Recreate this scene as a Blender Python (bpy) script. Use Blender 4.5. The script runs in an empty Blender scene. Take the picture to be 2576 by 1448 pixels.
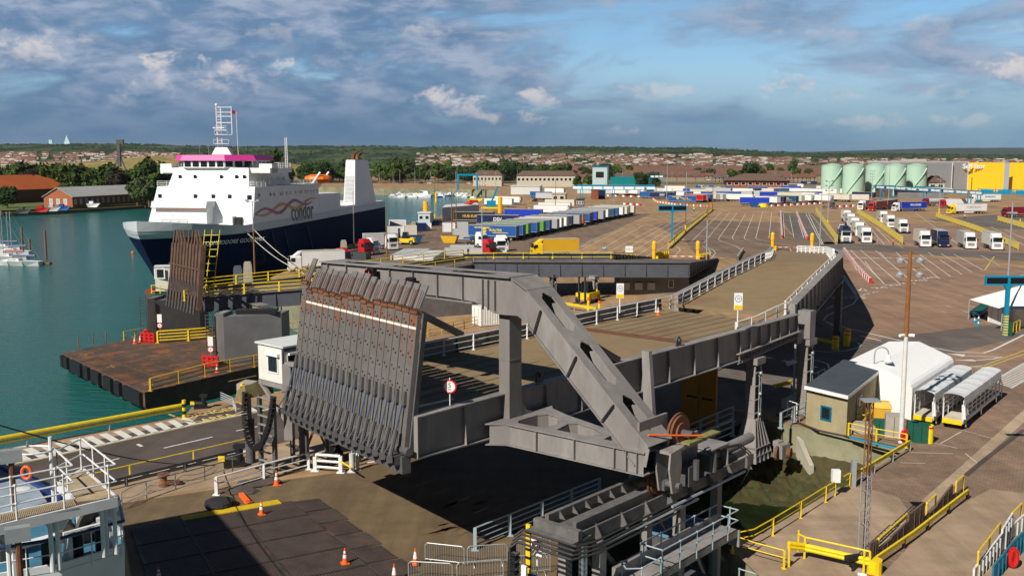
import bpy,bmesh,math,random
from mathutils import Vector,Matrix,geometry
R=math.radians
random.seed(7)
scene=bpy.context.scene
COL=scene.collection
F=2500.0;H=21.0;PT=math.atan(319/F)
CP,SP=math.cos(PT),math.sin(PT)
cam_d=bpy.data.cameras.new('camera');cam=bpy.data.objects.new('camera',cam_d);COL.objects.link(cam)
cam_d.sensor_width=36;cam_d.lens=36*F/2576;cam_d.clip_start=.5;cam_d.clip_end=80000
cam.location=(0,0,H);cam.rotation_euler=(math.pi/2-PT,0,0)
scene.camera=cam
SUN_EL=R(39.5);SUN_DIR=Vector((.61,.792,0)).normalized()
sd=bpy.data.lights.new('sun','SUN');so=bpy.data.objects.new('sun',sd);COL.objects.link(so)
sd.energy=5.0;sd.angle=R(.5);sd.color=(1,.93,.82)
v=Vector((SUN_DIR.x*math.cos(SUN_EL),SUN_DIR.y*math.cos(SUN_EL),-math.sin(SUN_EL)))
so.rotation_euler=v.to_track_quat('-Z','Y').to_euler()
scene.view_settings.view_transform='Standard';scene.view_settings.look='None'
scene.view_settings.exposure=.22;scene.view_settings.gamma=1
scene.cycles.use_denoising=True
scene.cycles.max_bounces=5;scene.cycles.volume_bounces=0
scene.cycles.transparent_max_bounces=6
W=bpy.data.worlds.new('World');scene.world=W;W.use_nodes=True
def world():
 nt=W.node_tree;nt.nodes.clear();N=nt.nodes.new;L=nt.links.new
 out=N('ShaderNodeOutputWorld');bg=N('ShaderNodeBackground');L(bg.outputs[0],out.inputs[0])
 sky=N('ShaderNodeTexSky');sky.sky_type='NISHITA';sky.sun_disc=False
 sky.sun_elevation=SUN_EL;sky.sun_rotation=math.atan2(-SUN_DIR.x,-SUN_DIR.y)
 sky.altitude=0;sky.air_density=1.3;sky.dust_density=.4;sky.ozone_density=3
 tc=N('ShaderNodeTexCoord');sep=N('ShaderNodeSeparateXYZ');L(tc.outputs['Generated'],sep.inputs[0])
 def mth(op,a,b=None,c=None,clamp=False):
  n=N('ShaderNodeMath');n.operation=op;n.use_clamp=clamp
  for i,x in enumerate((a,b,c)):
   if x is None:continue
   if isinstance(x,(int,float)):n.inputs[i].default_value=x
   else:L(x,n.inputs[i])
  return n.outputs[0]
 def ramp(x,a,b):
  n=N('ShaderNodeMapRange');n.interpolation_type='SMOOTHSTEP';L(x,n.inputs[0])
  n.inputs[1].default_value=a;n.inputs[2].default_value=b;return n.outputs[0]
 def mix(f,a,b):
  n=N('ShaderNodeMix');n.data_type='RGBA'
  if isinstance(f,(int,float)):n.inputs[0].default_value=f
  else:L(f,n.inputs[0])
  for i,x in((6,a),(7,b)):
   if isinstance(x,tuple):n.inputs[i].default_value=x+(1,)
   else:L(x,n.inputs[i])
  return n.outputs[2]
 def noise(vec,sc,det=7,rough=.55,dist=0):
  n=N('ShaderNodeTexNoise');n.inputs['Scale'].default_value=sc;n.inputs['Detail'].default_value=det
  n.inputs['Roughness'].default_value=rough;n.inputs['Distortion'].default_value=dist
  L(vec,n.inputs['Vector']);return n.outputs['Fac']
 x,y,z=sep.outputs
 az=mth('ARCTAN2',x,y)
 el=mth('ARCSINE',z)
 def vec(sx,sy,ox=0.):
  c=N('ShaderNodeCombineXYZ');L(mth('MULTIPLY_ADD',az,sx,ox),c.inputs[0]);L(mth('MULTIPLY',el,sy),c.inputs[1]);return c.outputs[0]
 n1=noise(vec(5.5,17),1.0,9,.58,.4);n2=noise(vec(17,46,4.),1.0,7,.6,.3);n3=noise(vec(2.6,8,9.),1.,5,.5)
 left=ramp(mth('MULTIPLY',az,-1),-.12,.16)
 skyc=mix(ramp(el,.01,.15),(.13,.27,.42),(.052,.215,.44));skyc=mix(.04,skyc,sky.outputs[0])
 veil=ramp(mth('ADD',n1,mth('MULTIPLY',n3,.5)),.60,.86)
 base=mix(mth('MULTIPLY',veil,.75),skyc,(.24,.35,.49))
 cover=mth('MULTIPLY_ADD',left,.19,mth('MULTIPLY_ADD',n2,.30,n1));deck=ramp(cover,.60,.80)
 lit=ramp(mth('MULTIPLY_ADD',n2,.75,mth('MULTIPLY',n1,.55)),.56,.80)
 dcol=mix(lit,(.10,.185,.325),(.33,.385,.50));base=mix(mth('MULTIPLY',deck,.9),base,dcol)
 right=ramp(az,-.05,.42);rain=ramp(el,.095,.012)
 rainc=mix(right,(.060,.150,.275),(.12,.265,.40))
 base=mix(mth('MULTIPLY',rain,mth('MULTIPLY_ADD',n3,.5,.6,True)),base,rainc)
 cn=noise(vec(22,34,3.),1.0,10,.6,.5);cn2=noise(vec(70,95,6.),1.0,6,.6,.2)
 def heap(u,v,w,h,k):
  a0=math.atan((u-1288)/F);e0=(405-v)/F
  dx=mth('DIVIDE',mth('SUBTRACT',az,a0),w/F);dy=mth('DIVIDE',mth('SUBTRACT',el,e0),h/F)
  r2=mth('ADD',mth('MULTIPLY',dx,dx),mth('MULTIPLY',dy,dy));m=mth('SUBTRACT',mth('MULTIPLY_ADD',cn,4.2,mth('MULTIPLY',cn2,1.2)),mth('MULTIPLY_ADD',r2,.75,2.3))
  return mth('MULTIPLY',mth('MULTIPLY',ramp(m,-.1,.6),ramp(dy,-1.3,.5)),k)
 tot=None
 for h in((70,160,190,50,.9),(570,200,190,60,.85),(345,240,90,50,.55),(700,105,110,34,.35),(1130,265,130,50,.85),(1290,295,100,32,.65),(1360,255,70,34,.75),(2080,232,210,42,.9),(2300,240,150,34,.5),(2530,208,100,46,.95),(1620,240,130,30,.45),(2260,322,210,24,.3),(1520,332,110,18,.3),(220,140,60,24,.45),(2240,110,340,30,.25),(1050,95,110,20,.45)):
  m=heap(*h);tot=m if tot is None else mth('MAXIMUM',tot,m)
 hc=mix(ramp(mth('MULTIPLY_ADD',cn2,.5,mth('MULTIPLY',cn,.6)),.42,.66),(.27,.33,.45),(.62,.59,.59));base=mix(tot,base,hc)
 base=mix(ramp(el,.17,.42),base,(.016,.035,.075))  # unseen sky overhead darkened to weaken the fill light
 base=mix(ramp(y,.1,-.4),base,(.03,.05,.09))  # sky behind the camera, also unseen, darkened to deepen shadows
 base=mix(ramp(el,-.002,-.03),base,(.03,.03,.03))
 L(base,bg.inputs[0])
 bg.inputs[1].default_value=1.0
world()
def ray(u,v):
 a=(u-1288)/F;b=(724-v)/F
 return Vector((a,b*SP+CP,b*CP-SP))
def P(u,v,z=0.):
 d=ray(u,v);t=(z-H)/d.z
 return Vector((d.x*t,d.y*t,z))
def PY(u,v,Y):
 d=ray(u,v);t=Y/d.y
 return Vector((d.x*t,Y,H+d.z*t))
MATS={}
def M(key,rgb=None,rough=.7,var=.18,scale=1.2,metal=0.,bump=0.,rust=0.,rustc=(.16,.055,.02),stain=0.,emit=0.,spec=.4,streak=1.,coat=0.):
 if key in MATS:return MATS[key]
 m=bpy.data.materials.new(key);m.use_nodes=True;MATS[key]=m
 nt=m.node_tree;N=nt.nodes.new;L=nt.links.new;b=nt.nodes['Principled BSDF']
 b.inputs['Roughness'].default_value=rough;b.inputs['Metallic'].default_value=metal
 b.inputs['Specular IOR Level'].default_value=spec
 if coat:b.inputs['Coat Weight'].default_value=coat;b.inputs['Coat Roughness'].default_value=.1
 ge=N('ShaderNodeNewGeometry');mp=N('ShaderNodeMapping');L(ge.outputs['Position'],mp.inputs[0])
 mp.inputs['Scale'].default_value=(1,1,streak)
 n1=N('ShaderNodeTexNoise');n1.inputs['Scale'].default_value=scale;n1.inputs['Detail'].default_value=6;n1.inputs['Roughness'].default_value=.65
 L(mp.outputs[0],n1.inputs['Vector'])
 def mixn(f,a,bb):
  n=N('ShaderNodeMix');n.data_type='RGBA';L(f,n.inputs[0])
  for i,x in((6,a),(7,bb)):
   if isinstance(x,tuple):n.inputs[i].default_value=tuple(x)+(1,)
   else:L(x,n.inputs[i])
  return n.outputs[2]
 mr=N('ShaderNodeMapRange');L(n1.outputs['Fac'],mr.inputs[0]);mr.inputs[1].default_value=.3;mr.inputs[2].default_value=.7
 c=mixn(mr.outputs[0],tuple(x*(1-var)for x in rgb),tuple(min(1,x*(1+var))for x in rgb))
 if stain:
  n2=N('ShaderNodeTexNoise');n2.inputs['Scale'].default_value=scale*.17;n2.inputs['Detail'].default_value=5;L(mp.outputs[0],n2.inputs['Vector'])
  m2=N('ShaderNodeMapRange');L(n2.outputs['Fac'],m2.inputs[0]);m2.inputs[1].default_value=.45;m2.inputs[2].default_value=.7;m2.inputs[4].default_value=stain
  c=mixn(m2.outputs[0],c,tuple(x*.55 for x in rgb))
 if rust:
  n3=N('ShaderNodeTexNoise');n3.inputs['Scale'].default_value=scale*1.3;n3.inputs['Detail'].default_value=8;n3.inputs['Roughness'].default_value=.7
  L(mp.outputs[0],n3.inputs['Vector'])
  m3=N('ShaderNodeMapRange');L(n3.outputs['Fac'],m3.inputs[0]);m3.inputs[1].default_value=.72-rust*.35;m3.inputs[2].default_value=.82-rust*.35
  c=mixn(m3.outputs[0],c,rustc)
 L(c,b.inputs['Base Color'])
 if bump:
  bp=N('ShaderNodeBump');bp.inputs['Strength'].default_value=bump;bp.inputs['Distance'].default_value=.05
  L(n1.outputs['Fac'],bp.inputs['Height']);L(bp.outputs[0],b.inputs['Normal'])
 if emit:
  b.inputs['Emission Color'].default_value=tuple(rgb)+(1,);b.inputs['Emission Strength'].default_value=emit
 return m
def MO(key,cols,rough=.6,var=.12):
 """one colour picked per object"""
 if key in MATS:return MATS[key]
 m=M(key,cols[0],rough,var);nt=m.node_tree;N=nt.nodes.new;L=nt.links.new
 oi=N('ShaderNodeObjectInfo');cr=N('ShaderNodeValToRGB');cr.color_ramp.interpolation='CONSTANT'
 L(oi.outputs['Random'],cr.inputs[0]);e=cr.color_ramp.elements
 e[0].color=cols[0]+(1,);e[1].position=1/len(cols);e[1].color=cols[1]+(1,)
 for i in range(2,len(cols)):k=e.new(i/len(cols));k.color=cols[i]+(1,)
 L(cr.outputs[0],nt.nodes['Principled BSDF'].inputs['Base Color'])
 return m
ORG={}
def tag(o,label=None,cat=None,group=None,kind=None):
 if label:o['label']=label
 if cat:o['category']=cat
 if group:o['group']=group
 if kind:o['kind']=kind
 return o
def thing(name,label,cat,loc=(0,0,0),group=None,rz=0):
 o=bpy.data.objects.new(name,None);COL.objects.link(o);o.location=loc;o.rotation_euler=(0,0,rz)
 o.empty_display_size=.3
 ORG[o.name]=Vector(loc)if rz==0 else Vector((0,0,0))
 return tag(o,label,cat,group)
def copy_tree(o,parent=None,label=None,loc=None,rz=None,group=None):
 c=o.copy();COL.objects.link(c)
 if parent:c.parent=parent
 for ch in KIDS.get(o.name,[]):copy_tree(ch,c)
 if label:c['label']=label
 if group:c['group']=group
 if loc is not None:c.location=loc
 if rz is not None:c.rotation_euler=(0,0,rz)
 return c
KIDS={}
def adopt(o,parent):
 o.parent=parent;KIDS.setdefault(parent.name,[]).append(o);ORG[o.name]=ORG.get(parent.name,Vector((0,0,0)))
def mats_of(m):
 return[MATS[x]if isinstance(x,str)else x for x in(m if isinstance(m,(list,tuple))else[m])]
def rotz(v,a):c,s=math.cos(a),math.sin(a);return Vector((v[0]*c-v[1]*s,v[0]*s+v[1]*c,v[2]))
class MB:
 def __init__(s):s.v=[];s.f=[];s.m=[];s.mi=0;s.smooth=False
 def mat(s,i):s.mi=i;return s
 def add(s,vs,fs):
  k=len(s.v);s.v+=[Vector(x)for x in vs];s.f+=[tuple(i+k for i in f)for f in fs];s.m+=[s.mi]*len(fs);return s
 def box(s,c,d,rz=0.,rot=None,taper=1.):
  """c centre, d full sizes"""
  vs=[]
  for z in(-1,1):
   k=taper if z>0 else 1
   for x,y in((-1,-1),(1,-1),(1,1),(-1,1)):
    q=Vector((x*d[0]/2*k,y*d[1]/2*k,z*d[2]/2))
    q=rot@q if rot else rotz(q,rz)
    vs.append(q+Vector(c))
  return s.add(vs,[(3,2,1,0),(4,5,6,7),(0,1,5,4),(1,2,6,5),(2,3,7,6),(3,0,4,7)])
 def hull8(s,a,b):
  """two quads (lists of 4) joined to a solid"""
  return s.add(list(a)+list(b),[(3,2,1,0),(4,5,6,7),(0,1,5,4),(1,2,6,5),(2,3,7,6),(3,0,4,7)])
 def beam(s,p,q,w,h,up=(0,0,1)):
  """box bar from p to q: w sideways, h along up, centred"""
  p,q=Vector(p),Vector(q);d=(q-p).normalized();side=d.cross(Vector(up))
  if side.length<1e-4:side=d.cross(Vector((0,1,0)))
  side.normalize();u=side.cross(d).normalized();a=side*w/2;b=u*h/2
  return s.hull8([p-a-b,p+a-b,p+a+b,p-a+b],[q-a-b,q+a-b,q+a+b,q-a+b])
 def tube(s,p,q,r,n=6,r2=None,cap=True):
  p,q=Vector(p),Vector(q);d=q-p
  if d.length<1e-6:return s
  d.normalize();e=d.cross(Vector((0,0,1)))
  if e.length<.01:e=Vector((1,0,0))
  e.normalize();f=d.cross(e);r2=r if r2 is None else r2;vs=[]
  for pt,rr in((p,r),(q,r2)):
   for i in range(n):
    a=2*math.pi*i/n;vs.append(pt+e*(math.cos(a)*rr)+f*(math.sin(a)*rr))
  fs=[(i,(i+1)%n,n+(i+1)%n,n+i)for i in range(n)]
  if cap:fs+=[tuple(range(n))[::-1],tuple(range(n,2*n))]
  return s.add(vs,fs)
 def path(s,pts,r,n=6):
  for a,b in zip(pts,pts[1:]):s.tube(a,b,r,n)
  return s
 def lathe(s,c,prof,n=16,rot=None):
  """prof: (r, z) from bottom to top"""
  c=Vector(c);vs=[]
  for r,z in prof:
   for i in range(n):
    a=2*math.pi*i/n;q=Vector((math.cos(a)*r,math.sin(a)*r,z));vs.append((rot@q if rot else q)+c)
  fs=[]
  for j in range(len(prof)-1):
   for i in range(n):fs.append((j*n+i,j*n+(i+1)%n,(j+1)*n+(i+1)%n,(j+1)*n+i))
  fs+=[tuple(range(n))[::-1],tuple(range((len(prof)-1)*n,len(prof)*n))]
  return s.add(vs,fs)
 def prism(s,pts,off,holes=None):
  """planar outline pts extruded by vector off; concave and holed outlines allowed"""
  pts=[Vector(x)for x in pts];off=Vector(off);loops=[pts]+[[Vector(x)for x in h]for h in(holes or[])]
  tri=geometry.tessellate_polygon(loops);allp=[x for l in loops for x in l];n=len(allp)
  nrm=Vector((0,0,0))
  for a,b in zip(pts,pts[1:]+pts[:1]):nrm+=a.cross(b)
  flip=nrm.dot(off)>0
  fs=[]
  for t in tri:
   tn=(allp[t[1]]-allp[t[0]]).cross(allp[t[2]]-allp[t[0]])
   if tn.length<1e-9:continue
   t2=t if tn.dot(off)<0 else t[::-1]
   fs.append(tuple(t2));fs.append(tuple(i+n for i in t2[::-1]))
  k=0
  for li,l in enumerate(loops):
   m=len(l);ln=Vector((0,0,0))
   for a,b in zip(l,l[1:]+l[:1]):ln+=a.cross(b)
   fl=(ln.dot(off)>0)!=(li>0)
   for i in range(m):
    a,b=k+i,k+(i+1)%m
    fs.append((a,b,b+n,a+n)if fl else(b,a,a+n,b+n))
   k+=m
  return s.add(allp+[x+off for x in allp],fs)
 def sheet(s,pts,up=True):
  pts=[Vector(x)for x in pts]
  if len(pts)==4:
   n=(pts[1]-pts[0]).cross(pts[2]-pts[0]);return s.add(pts,[(0,1,2,3)if(n.z>=0)==up else(3,2,1,0)])
  fs=[]
  for t in geometry.tessellate_polygon([pts]):
   n=(pts[t[1]]-pts[t[0]]).cross(pts[t[2]]-pts[t[0]]);fs.append(tuple(t)if(n.z>=0)==up else tuple(t[::-1]))
  return s.add(pts,fs)
 def ball(s,c,r,n=10,m=6,sz=1.):
  prof=[(max(.001,math.cos(-math.pi/2+math.pi*j/m))*r,math.sin(-math.pi/2+math.pi*j/m)*r*sz)for j in range(m+1)]
  return s.lathe(c,prof,n)
 def wheel(s,c,r,w,axis=(0,1,0),n=14):
  a=Vector(axis).normalized()*w/2;return s.tube(Vector(c)-a,Vector(c)+a,r,n)
 def build(s,name,mats,parent=None,smooth=False,label=None):
  me=bpy.data.meshes.new(name);o0=ORG.get(parent.name,Vector((0,0,0)))if parent else Vector((0,0,0))
  me.from_pydata([tuple(x-o0)for x in s.v],[],s.f)
  for m in mats_of(mats):me.materials.append(m)
  me.polygons.foreach_set('material_index',s.m)
  if smooth:me.polygons.foreach_set('use_smooth',[True]*len(me.polygons))
  me.update()
  o=bpy.data.objects.new(name,me);COL.objects.link(o)
  if parent:adopt(o,parent)
  if label:o['label']=label
  return o
def solo(mb,name,mats,label,cat,group=None,smooth=False):
 return tag(mb.build(name,mats,None,smooth),label,cat,group)
def struct(mb,name,mats,smooth=False):
 return tag(mb.build(name,mats,None,smooth),kind='structure')
TXC={}
def text_mesh(txt,size,ext=.01,shear=0,bold=0.,sp=1.):
 k=(txt,size,ext,shear,bold,sp)
 if k in TXC:return TXC[k]
 cu=bpy.data.curves.new('lettering','FONT');cu.body=txt;cu.size=size;cu.extrude=ext;cu.align_x='CENTER';cu.align_y='CENTER'
 cu.shear=shear;cu.offset=bold;cu.resolution_u=3;cu.space_character=sp
 to=bpy.data.objects.new('lettering',cu);COL.objects.link(to)
 dg=bpy.context.evaluated_depsgraph_get();dg.update()
 me=bpy.data.meshes.new_from_object(to.evaluated_get(dg));COL.objects.unlink(to);bpy.data.objects.remove(to)
 TXC[k]=me;return me
def text(txt,size,c,right,up,mat,parent,name='lettering',ext=.012,shear=0,bold=0.,sp=1.,sx=1.):
 """writing centred at c, reading along `right`; c in the parent's (world-built) frame"""
 me=text_mesh(txt,size,ext,shear,bold,sp).copy();r=Vector(right).normalized();u=Vector(up);u=(u-r*u.dot(r)).normalized();n=r.cross(u)
 o0=ORG.get(parent.name,Vector((0,0,0)))if parent else Vector((0,0,0))
 me.transform(Matrix(((r.x*sx,u.x,n.x,c[0]-o0.x),(r.y*sx,u.y,n.y,c[1]-o0.y),(r.z*sx,u.z,n.z,c[2]-o0.z),(0,0,0,1))))
 me.materials.clear();me.materials.append(mats_of(mat)[0])
 o=bpy.data.objects.new(name,me);COL.objects.link(o)
 if parent:adopt(o,parent)
 return o
def lerp(a,b,t):return Vector(a)*(1-t)+Vector(b)*t
def along(pts,step):
 """points every ~step along a polyline, with both ends"""
 pts=[Vector(p)for p in pts];L=[0]
 for a,b in zip(pts,pts[1:]):L.append(L[-1]+(b-a).length)
 n=max(1,round(L[-1]/step));out=[]
 for i in range(n+1):
  d=L[-1]*i/n;j=0
  while j<len(pts)-2 and L[j+1]<d:j+=1
  t=(d-L[j])/max(1e-6,L[j+1]-L[j]);out.append(pts[j].lerp(pts[j+1],min(1,max(0,t))))
 return out
def railing(name,label,cat,pts,h=1.1,n=3,step=2.5,mat='white_paint',pr=.06,rr=.035,group=None,postmat=None,box=True,lo=.3,thin=0):
 """posts and rails along a polyline of base points"""
 pts=[Vector(p)for p in pts];root=thing(name,label,cat,pts[0],group);up=Vector((0,0,1))
 for i in range(n):
  z=h-i*(h-lo)/max(1,n-1)if n>1 else h
  m=MB();m.path([p+up*z for p in pts],rr if i==0 else rr*.85,6);m.build('rail',mat,root)
 proto=None
 for p in along(pts,step):
  if proto is None:
   m=MB();m.box(p+up*(h/2),(pr*2,pr*2,h))if box else m.tube(p,p+up*h,pr,6)
   if box:m.box(p+up*.02,(pr*4.5,pr*4.5,.04))
   proto=m.build('post',postmat or mat,root);p0=p
  else:
   c=proto.copy();COL.objects.link(c);c.parent=root;KIDS[root.name].append(c);c.location=p-p0
 return root
M('white_paint',(.78,.79,.78),.5,.08,3,stain=.2)
M('white_dirty',(.62,.63,.62),.6,.12,2,stain=.4,rust=.1)
M('black',(.012,.012,.014),.5,.2)
M('rubber',(.02,.02,.022),.85,.2)
M('glass',(.015,.02,.025),.08,.1,spec=.8)
M('yellow_paint',(.72,.55,.02),.5,.12,2,rust=.12)
M('yellow_bright',(.76,.54,.005),.55,.14,2.5,rust=.08)
M('orange_post',(.9,.45,.01),.5,.06,2)
M('orange',(.85,.14,.02),.5,.08)
M('red',(.55,.012,.012),.35,.1,coat=.4)
M('red_dark',(.3,.012,.02),.4,.1)
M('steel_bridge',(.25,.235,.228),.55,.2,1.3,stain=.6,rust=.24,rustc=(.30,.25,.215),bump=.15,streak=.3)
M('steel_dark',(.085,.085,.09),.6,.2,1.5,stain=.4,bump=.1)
M('steel_finger',(.15,.14,.14),.55,.18,1.4,stain=.4,rust=.08)
M('galv',(.36,.38,.40),.45,.12,3,metal=.3)
M('galv_blue',(.33,.41,.46),.5,.1,3)
M('concrete',(.36,.33,.27),.85,.14,.8,stain=.5,bump=.2)
M('concrete_lt',(.48,.44,.37),.85,.14,.8,stain=.4,bump=.2)
M('rusty',(.15,.06,.03),.85,.45,1.6,bump=.3)
M('blue_gantry',(.0,.22,.38),.4,.08,2)
M('navy',(.006,.014,.05),.4,.3,.3)
M('blue_paint',(.01,.10,.34),.4,.12)
M('green_box',(.01,.09,.06),.5,.1)
M('screen_black',(.006,.006,.012),.2,.1)
M('wood_brown',(.17,.10,.06),.8,.2)
M('line_white',(.62,.61,.58),.8,.12,3)
M('line_yellow',(.5,.38,.10),.8,.15,3)
# SETTING
def water_mat():
 m=bpy.data.materials.new('sea_water');m.use_nodes=True;MATS['sea_water']=m;nt=m.node_tree;N=nt.nodes.new;L=nt.links.new
 b=nt.nodes['Principled BSDF'];b.inputs['Roughness'].default_value=.13;b.inputs['Specular IOR Level'].default_value=.26
 ge=N('ShaderNodeNewGeometry');n1=N('ShaderNodeTexNoise');L(ge.outputs['Position'],n1.inputs['Vector']);n1.inputs['Scale'].default_value=.03;n1.inputs['Detail'].default_value=4
 mx=N('ShaderNodeMix');mx.data_type='RGBA';L(n1.outputs['Fac'],mx.inputs[0]);mx.inputs[6].default_value=(.011,.100,.090,1);mx.inputs[7].default_value=(.018,.135,.132,1)
 L(mx.outputs[2],b.inputs['Base Color'])
 mp=N('ShaderNodeMapping');L(ge.outputs['Position'],mp.inputs[0]);mp.inputs['Scale'].default_value=(.45,1.1,1);mp.inputs['Rotation'].default_value=(0,0,.3)
 n2=N('ShaderNodeTexNoise');L(mp.outputs[0],n2.inputs['Vector']);n2.inputs['Scale'].default_value=.75;n2.inputs['Detail'].default_value=7;n2.inputs['Roughness'].default_value=.62
 bp=N('ShaderNodeBump');bp.inputs['Strength'].default_value=.85;bp.inputs['Distance'].default_value=.55;L(n2.outputs['Fac'],bp.inputs['Height']);L(bp.outputs[0],b.inputs['Normal'])
water_mat()
m=MB();m.sheet([(-9000,-300,-5),(9000,-300,-5),(9000,3000,-5),(-9000,3000,-5)]);struct(m,'water','sea_water')
def far(a,b,k):return a+(a-b).normalized()*k
L0=P(465,1045);Lm=P(0,1130)
A2=Vector((.66,.751,0))
OUT=[far(Lm,L0,90),L0,P(482,1024),P(632,990),P(700,984),P(900,900),P(900,800),P(735,750),Vector((-44,180,0)),Vector((-39.5,300,0)),P(1112,542),P(1180,515),P(1250,490),P(1245,478),P(1130,474),P(965,474),Vector((-400,1000,0)),Vector((-4000,1100,0)),Vector((-9000,9000,0)),Vector((9000,9000,0)),Vector((4000,-300,0)),Vector((60,-200,0)),Vector((21,38,0)),P(1965,1448),P(1850,1385),P(2290,1125),P(1955,1062),P(1900,1045),P(1830,1030),Vector((-4,52,0)),Vector((-8,30,0)),Vector((-18,30,0)),P(330,1465),P(300,1262),P(-400,1370)]
m=MB();m.prism([p+Vector((0,0,-8))for p in OUT],(0,0,7.98))
M('quay_wall',(.26,.25,.16),.9,.25,.6,stain=.8,bump=.3);struct(m,'quay','quay_wall')
M('apron',(.345,.22,.115),.9,.10,.35,stain=.22);M('asphalt_dark',(.19,.13,.09),.9,.10,.4,stain=.25);M('asphalt_red',(.285,.18,.12),.9,.10,.35,stain=.22)
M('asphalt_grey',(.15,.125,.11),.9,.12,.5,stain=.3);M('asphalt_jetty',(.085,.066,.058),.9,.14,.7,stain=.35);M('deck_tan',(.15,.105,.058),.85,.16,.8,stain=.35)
M('paving_tan',(.37,.27,.185),.9,.14,.7,stain=.35);M('paving_lt',(.42,.32,.22),.9,.12,.8,stain=.3)
def brick_ground():
 m=M('block_paving',(.30,.205,.145),.9,.14,.7,stain=.4);nt=m.node_tree;b=nt.nodes['Principled BSDF'];N=nt.nodes.new;L=nt.links.new
 src=b.inputs['Base Color'].links[0].from_socket
 ge=N('ShaderNodeNewGeometry');mp=N('ShaderNodeMapping');mp.inputs['Rotation'].default_value=(0,0,.5);L(ge.outputs['Position'],mp.inputs[0])
 br=N('ShaderNodeTexBrick');br.inputs['Scale'].default_value=1;br.inputs['Brick Width'].default_value=.42;br.inputs['Row Height'].default_value=.2;br.inputs['Mortar Size'].default_value=.018
 br.inputs['Color1'].default_value=(1,1,1,1);br.inputs['Color2'].default_value=(.78,.76,.74,1);br.inputs['Mortar'].default_value=(.55,.52,.5,1);L(mp.outputs[0],br.inputs['Vector'])
 mx=N('ShaderNodeMix');mx.data_type='RGBA';mx.blend_type='MULTIPLY';mx.inputs[0].default_value=1;L(src,mx.inputs[6]);L(br.outputs['Color'],mx.inputs[7]);L(mx.outputs[2],b.inputs['Base Color'])
brick_ground()
m=MB();m.sheet(OUT);struct(m,'ground','apron')
m=MB();m.prism([P(1906,1047,-1.0),P(1858,1068,-1.0),P(1416,1299,-1.0),P(1399,1459,-1.0),Vector((2,30,-1)),Vector((-10,30,-1)),Vector((-6,52,-1)),P(1830,1030,-1.0)],(0,0,.99));struct(m,'lower_deck_slab','steel_dark')
def weather(key,k=1.,ps=9.):
 m=MATS[key];nt=m.node_tree;b=nt.nodes['Principled BSDF'];N=nt.nodes.new;L=nt.links.new;src=b.inputs['Base Color'].links[0].from_socket;ge=N('ShaderNodeNewGeometry')
 def nz(sc,scl,rot,lo,hi,a,bb):
  mp=N('ShaderNodeMapping');mp.inputs['Scale'].default_value=scl;mp.inputs['Rotation'].default_value=(0,0,rot);L(ge.outputs['Position'],mp.inputs[0]);n=N('ShaderNodeTexNoise');n.inputs['Scale'].default_value=sc;n.inputs['Detail'].default_value=7;n.inputs['Roughness'].default_value=.65;L(mp.outputs[0],n.inputs['Vector'])
  r=N('ShaderNodeMapRange');L(n.outputs['Fac'],r.inputs[0]);r.inputs[1].default_value=lo;r.inputs[2].default_value=hi;r.inputs[3].default_value=a;r.inputs[4].default_value=bb;return r.outputs[0]
 def mul(a,bb):n=N('ShaderNodeMath');n.operation='MULTIPLY';L(a,n.inputs[0]);L(bb,n.inputs[1]);return n.outputs[0]
 f=mul(nz(.5,(1,.06,1),-.45,.42,.62,1.06,1-.22*k),nz(.09,(1,1,1),.3,.4,.62,1.08,1-.2*k));f=mul(f,nz(2.2,(1,1,1),0,.62,.72,1,1-.3*k));f=mul(f,nz(.35,(.05,1,1),.2,.55,.66,1,1-.16*k))
 v=N('ShaderNodeTexVoronoi');v.inputs['Scale'].default_value=1/ps;v.distance='CHEBYCHEV';L(ge.outputs['Position'],v.inputs['Vector']);sp=N('ShaderNodeSeparateXYZ');L(v.outputs['Color'],sp.inputs[0]);r=N('ShaderNodeMapRange');L(sp.outputs[0],r.inputs[0]);r.inputs[3].default_value=1-.1*k;r.inputs[4].default_value=1.05;f=mul(f,r.outputs[0])
 x=N('ShaderNodeMix');x.data_type='RGBA';x.blend_type='MULTIPLY';x.inputs[0].default_value=1;L(src,x.inputs[6]);L(f,x.inputs[7]);L(x.outputs[2],b.inputs['Base Color'])
for k_,a_ in(('apron',.9),('asphalt_dark',.8),('asphalt_red',.8),('asphalt_grey',.9),('deck_tan',.9),('paving_tan',.9),('block_paving',.8),('asphalt_jetty',.6),('paving_lt',.8)):weather(k_,a_)
def patch(name,pts,mat,z=.006):
 m=MB();m.sheet([P(u,v,0)+Vector((0,0,z))if not isinstance(u,float)else Vector((u,v,z))for u,v in pts]);return struct(m,name,mat)
patch('yard_paving',[(1010,668),(930,640),(940,600),(1000,570),(1120,548),(1250,530),(1570,537),(1640,537),(1575,565),(1447,625),(1400,650),(1300,655)],'asphalt_dark')
patch('quayside_paving',[(735,755),(800,700),(930,640),(1010,668),(1300,655),(1300,720),(1000,720)],'asphalt_grey',.004)
patch('turning_area',[(1640,565),(1760,553),(1960,560),(2000,600),(2080,612),(2120,650),(1900,655),(1750,640),(1720,600)],'asphalt_dark')
patch('lorry_lanes',[(2105,615),(2700,690),(2700,1010),(2500,960),(2300,1000),(2000,1060),(1900,1030),(1960,850),(2120,720)],'asphalt_red')
patch('cross_road',[(2020,625),(2080,608),(2700,645),(2700,665),(2140,628)],'asphalt_grey',.010)
patch('lorry_lane_strip',[(1955,536),(2045,536),(2140,612),(2070,614),(2000,600)],'asphalt_grey',.010)
patch('lorry_stand',[(2070,560),(2110,555),(2600,575),(2600,644),(2105,609)],'asphalt_red',.006)
patch('gate_tarmac',[(2330,553),(2500,540),(2600,545),(2600,580),(2510,575),(2440,566)],'asphalt_grey',.012)
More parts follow.
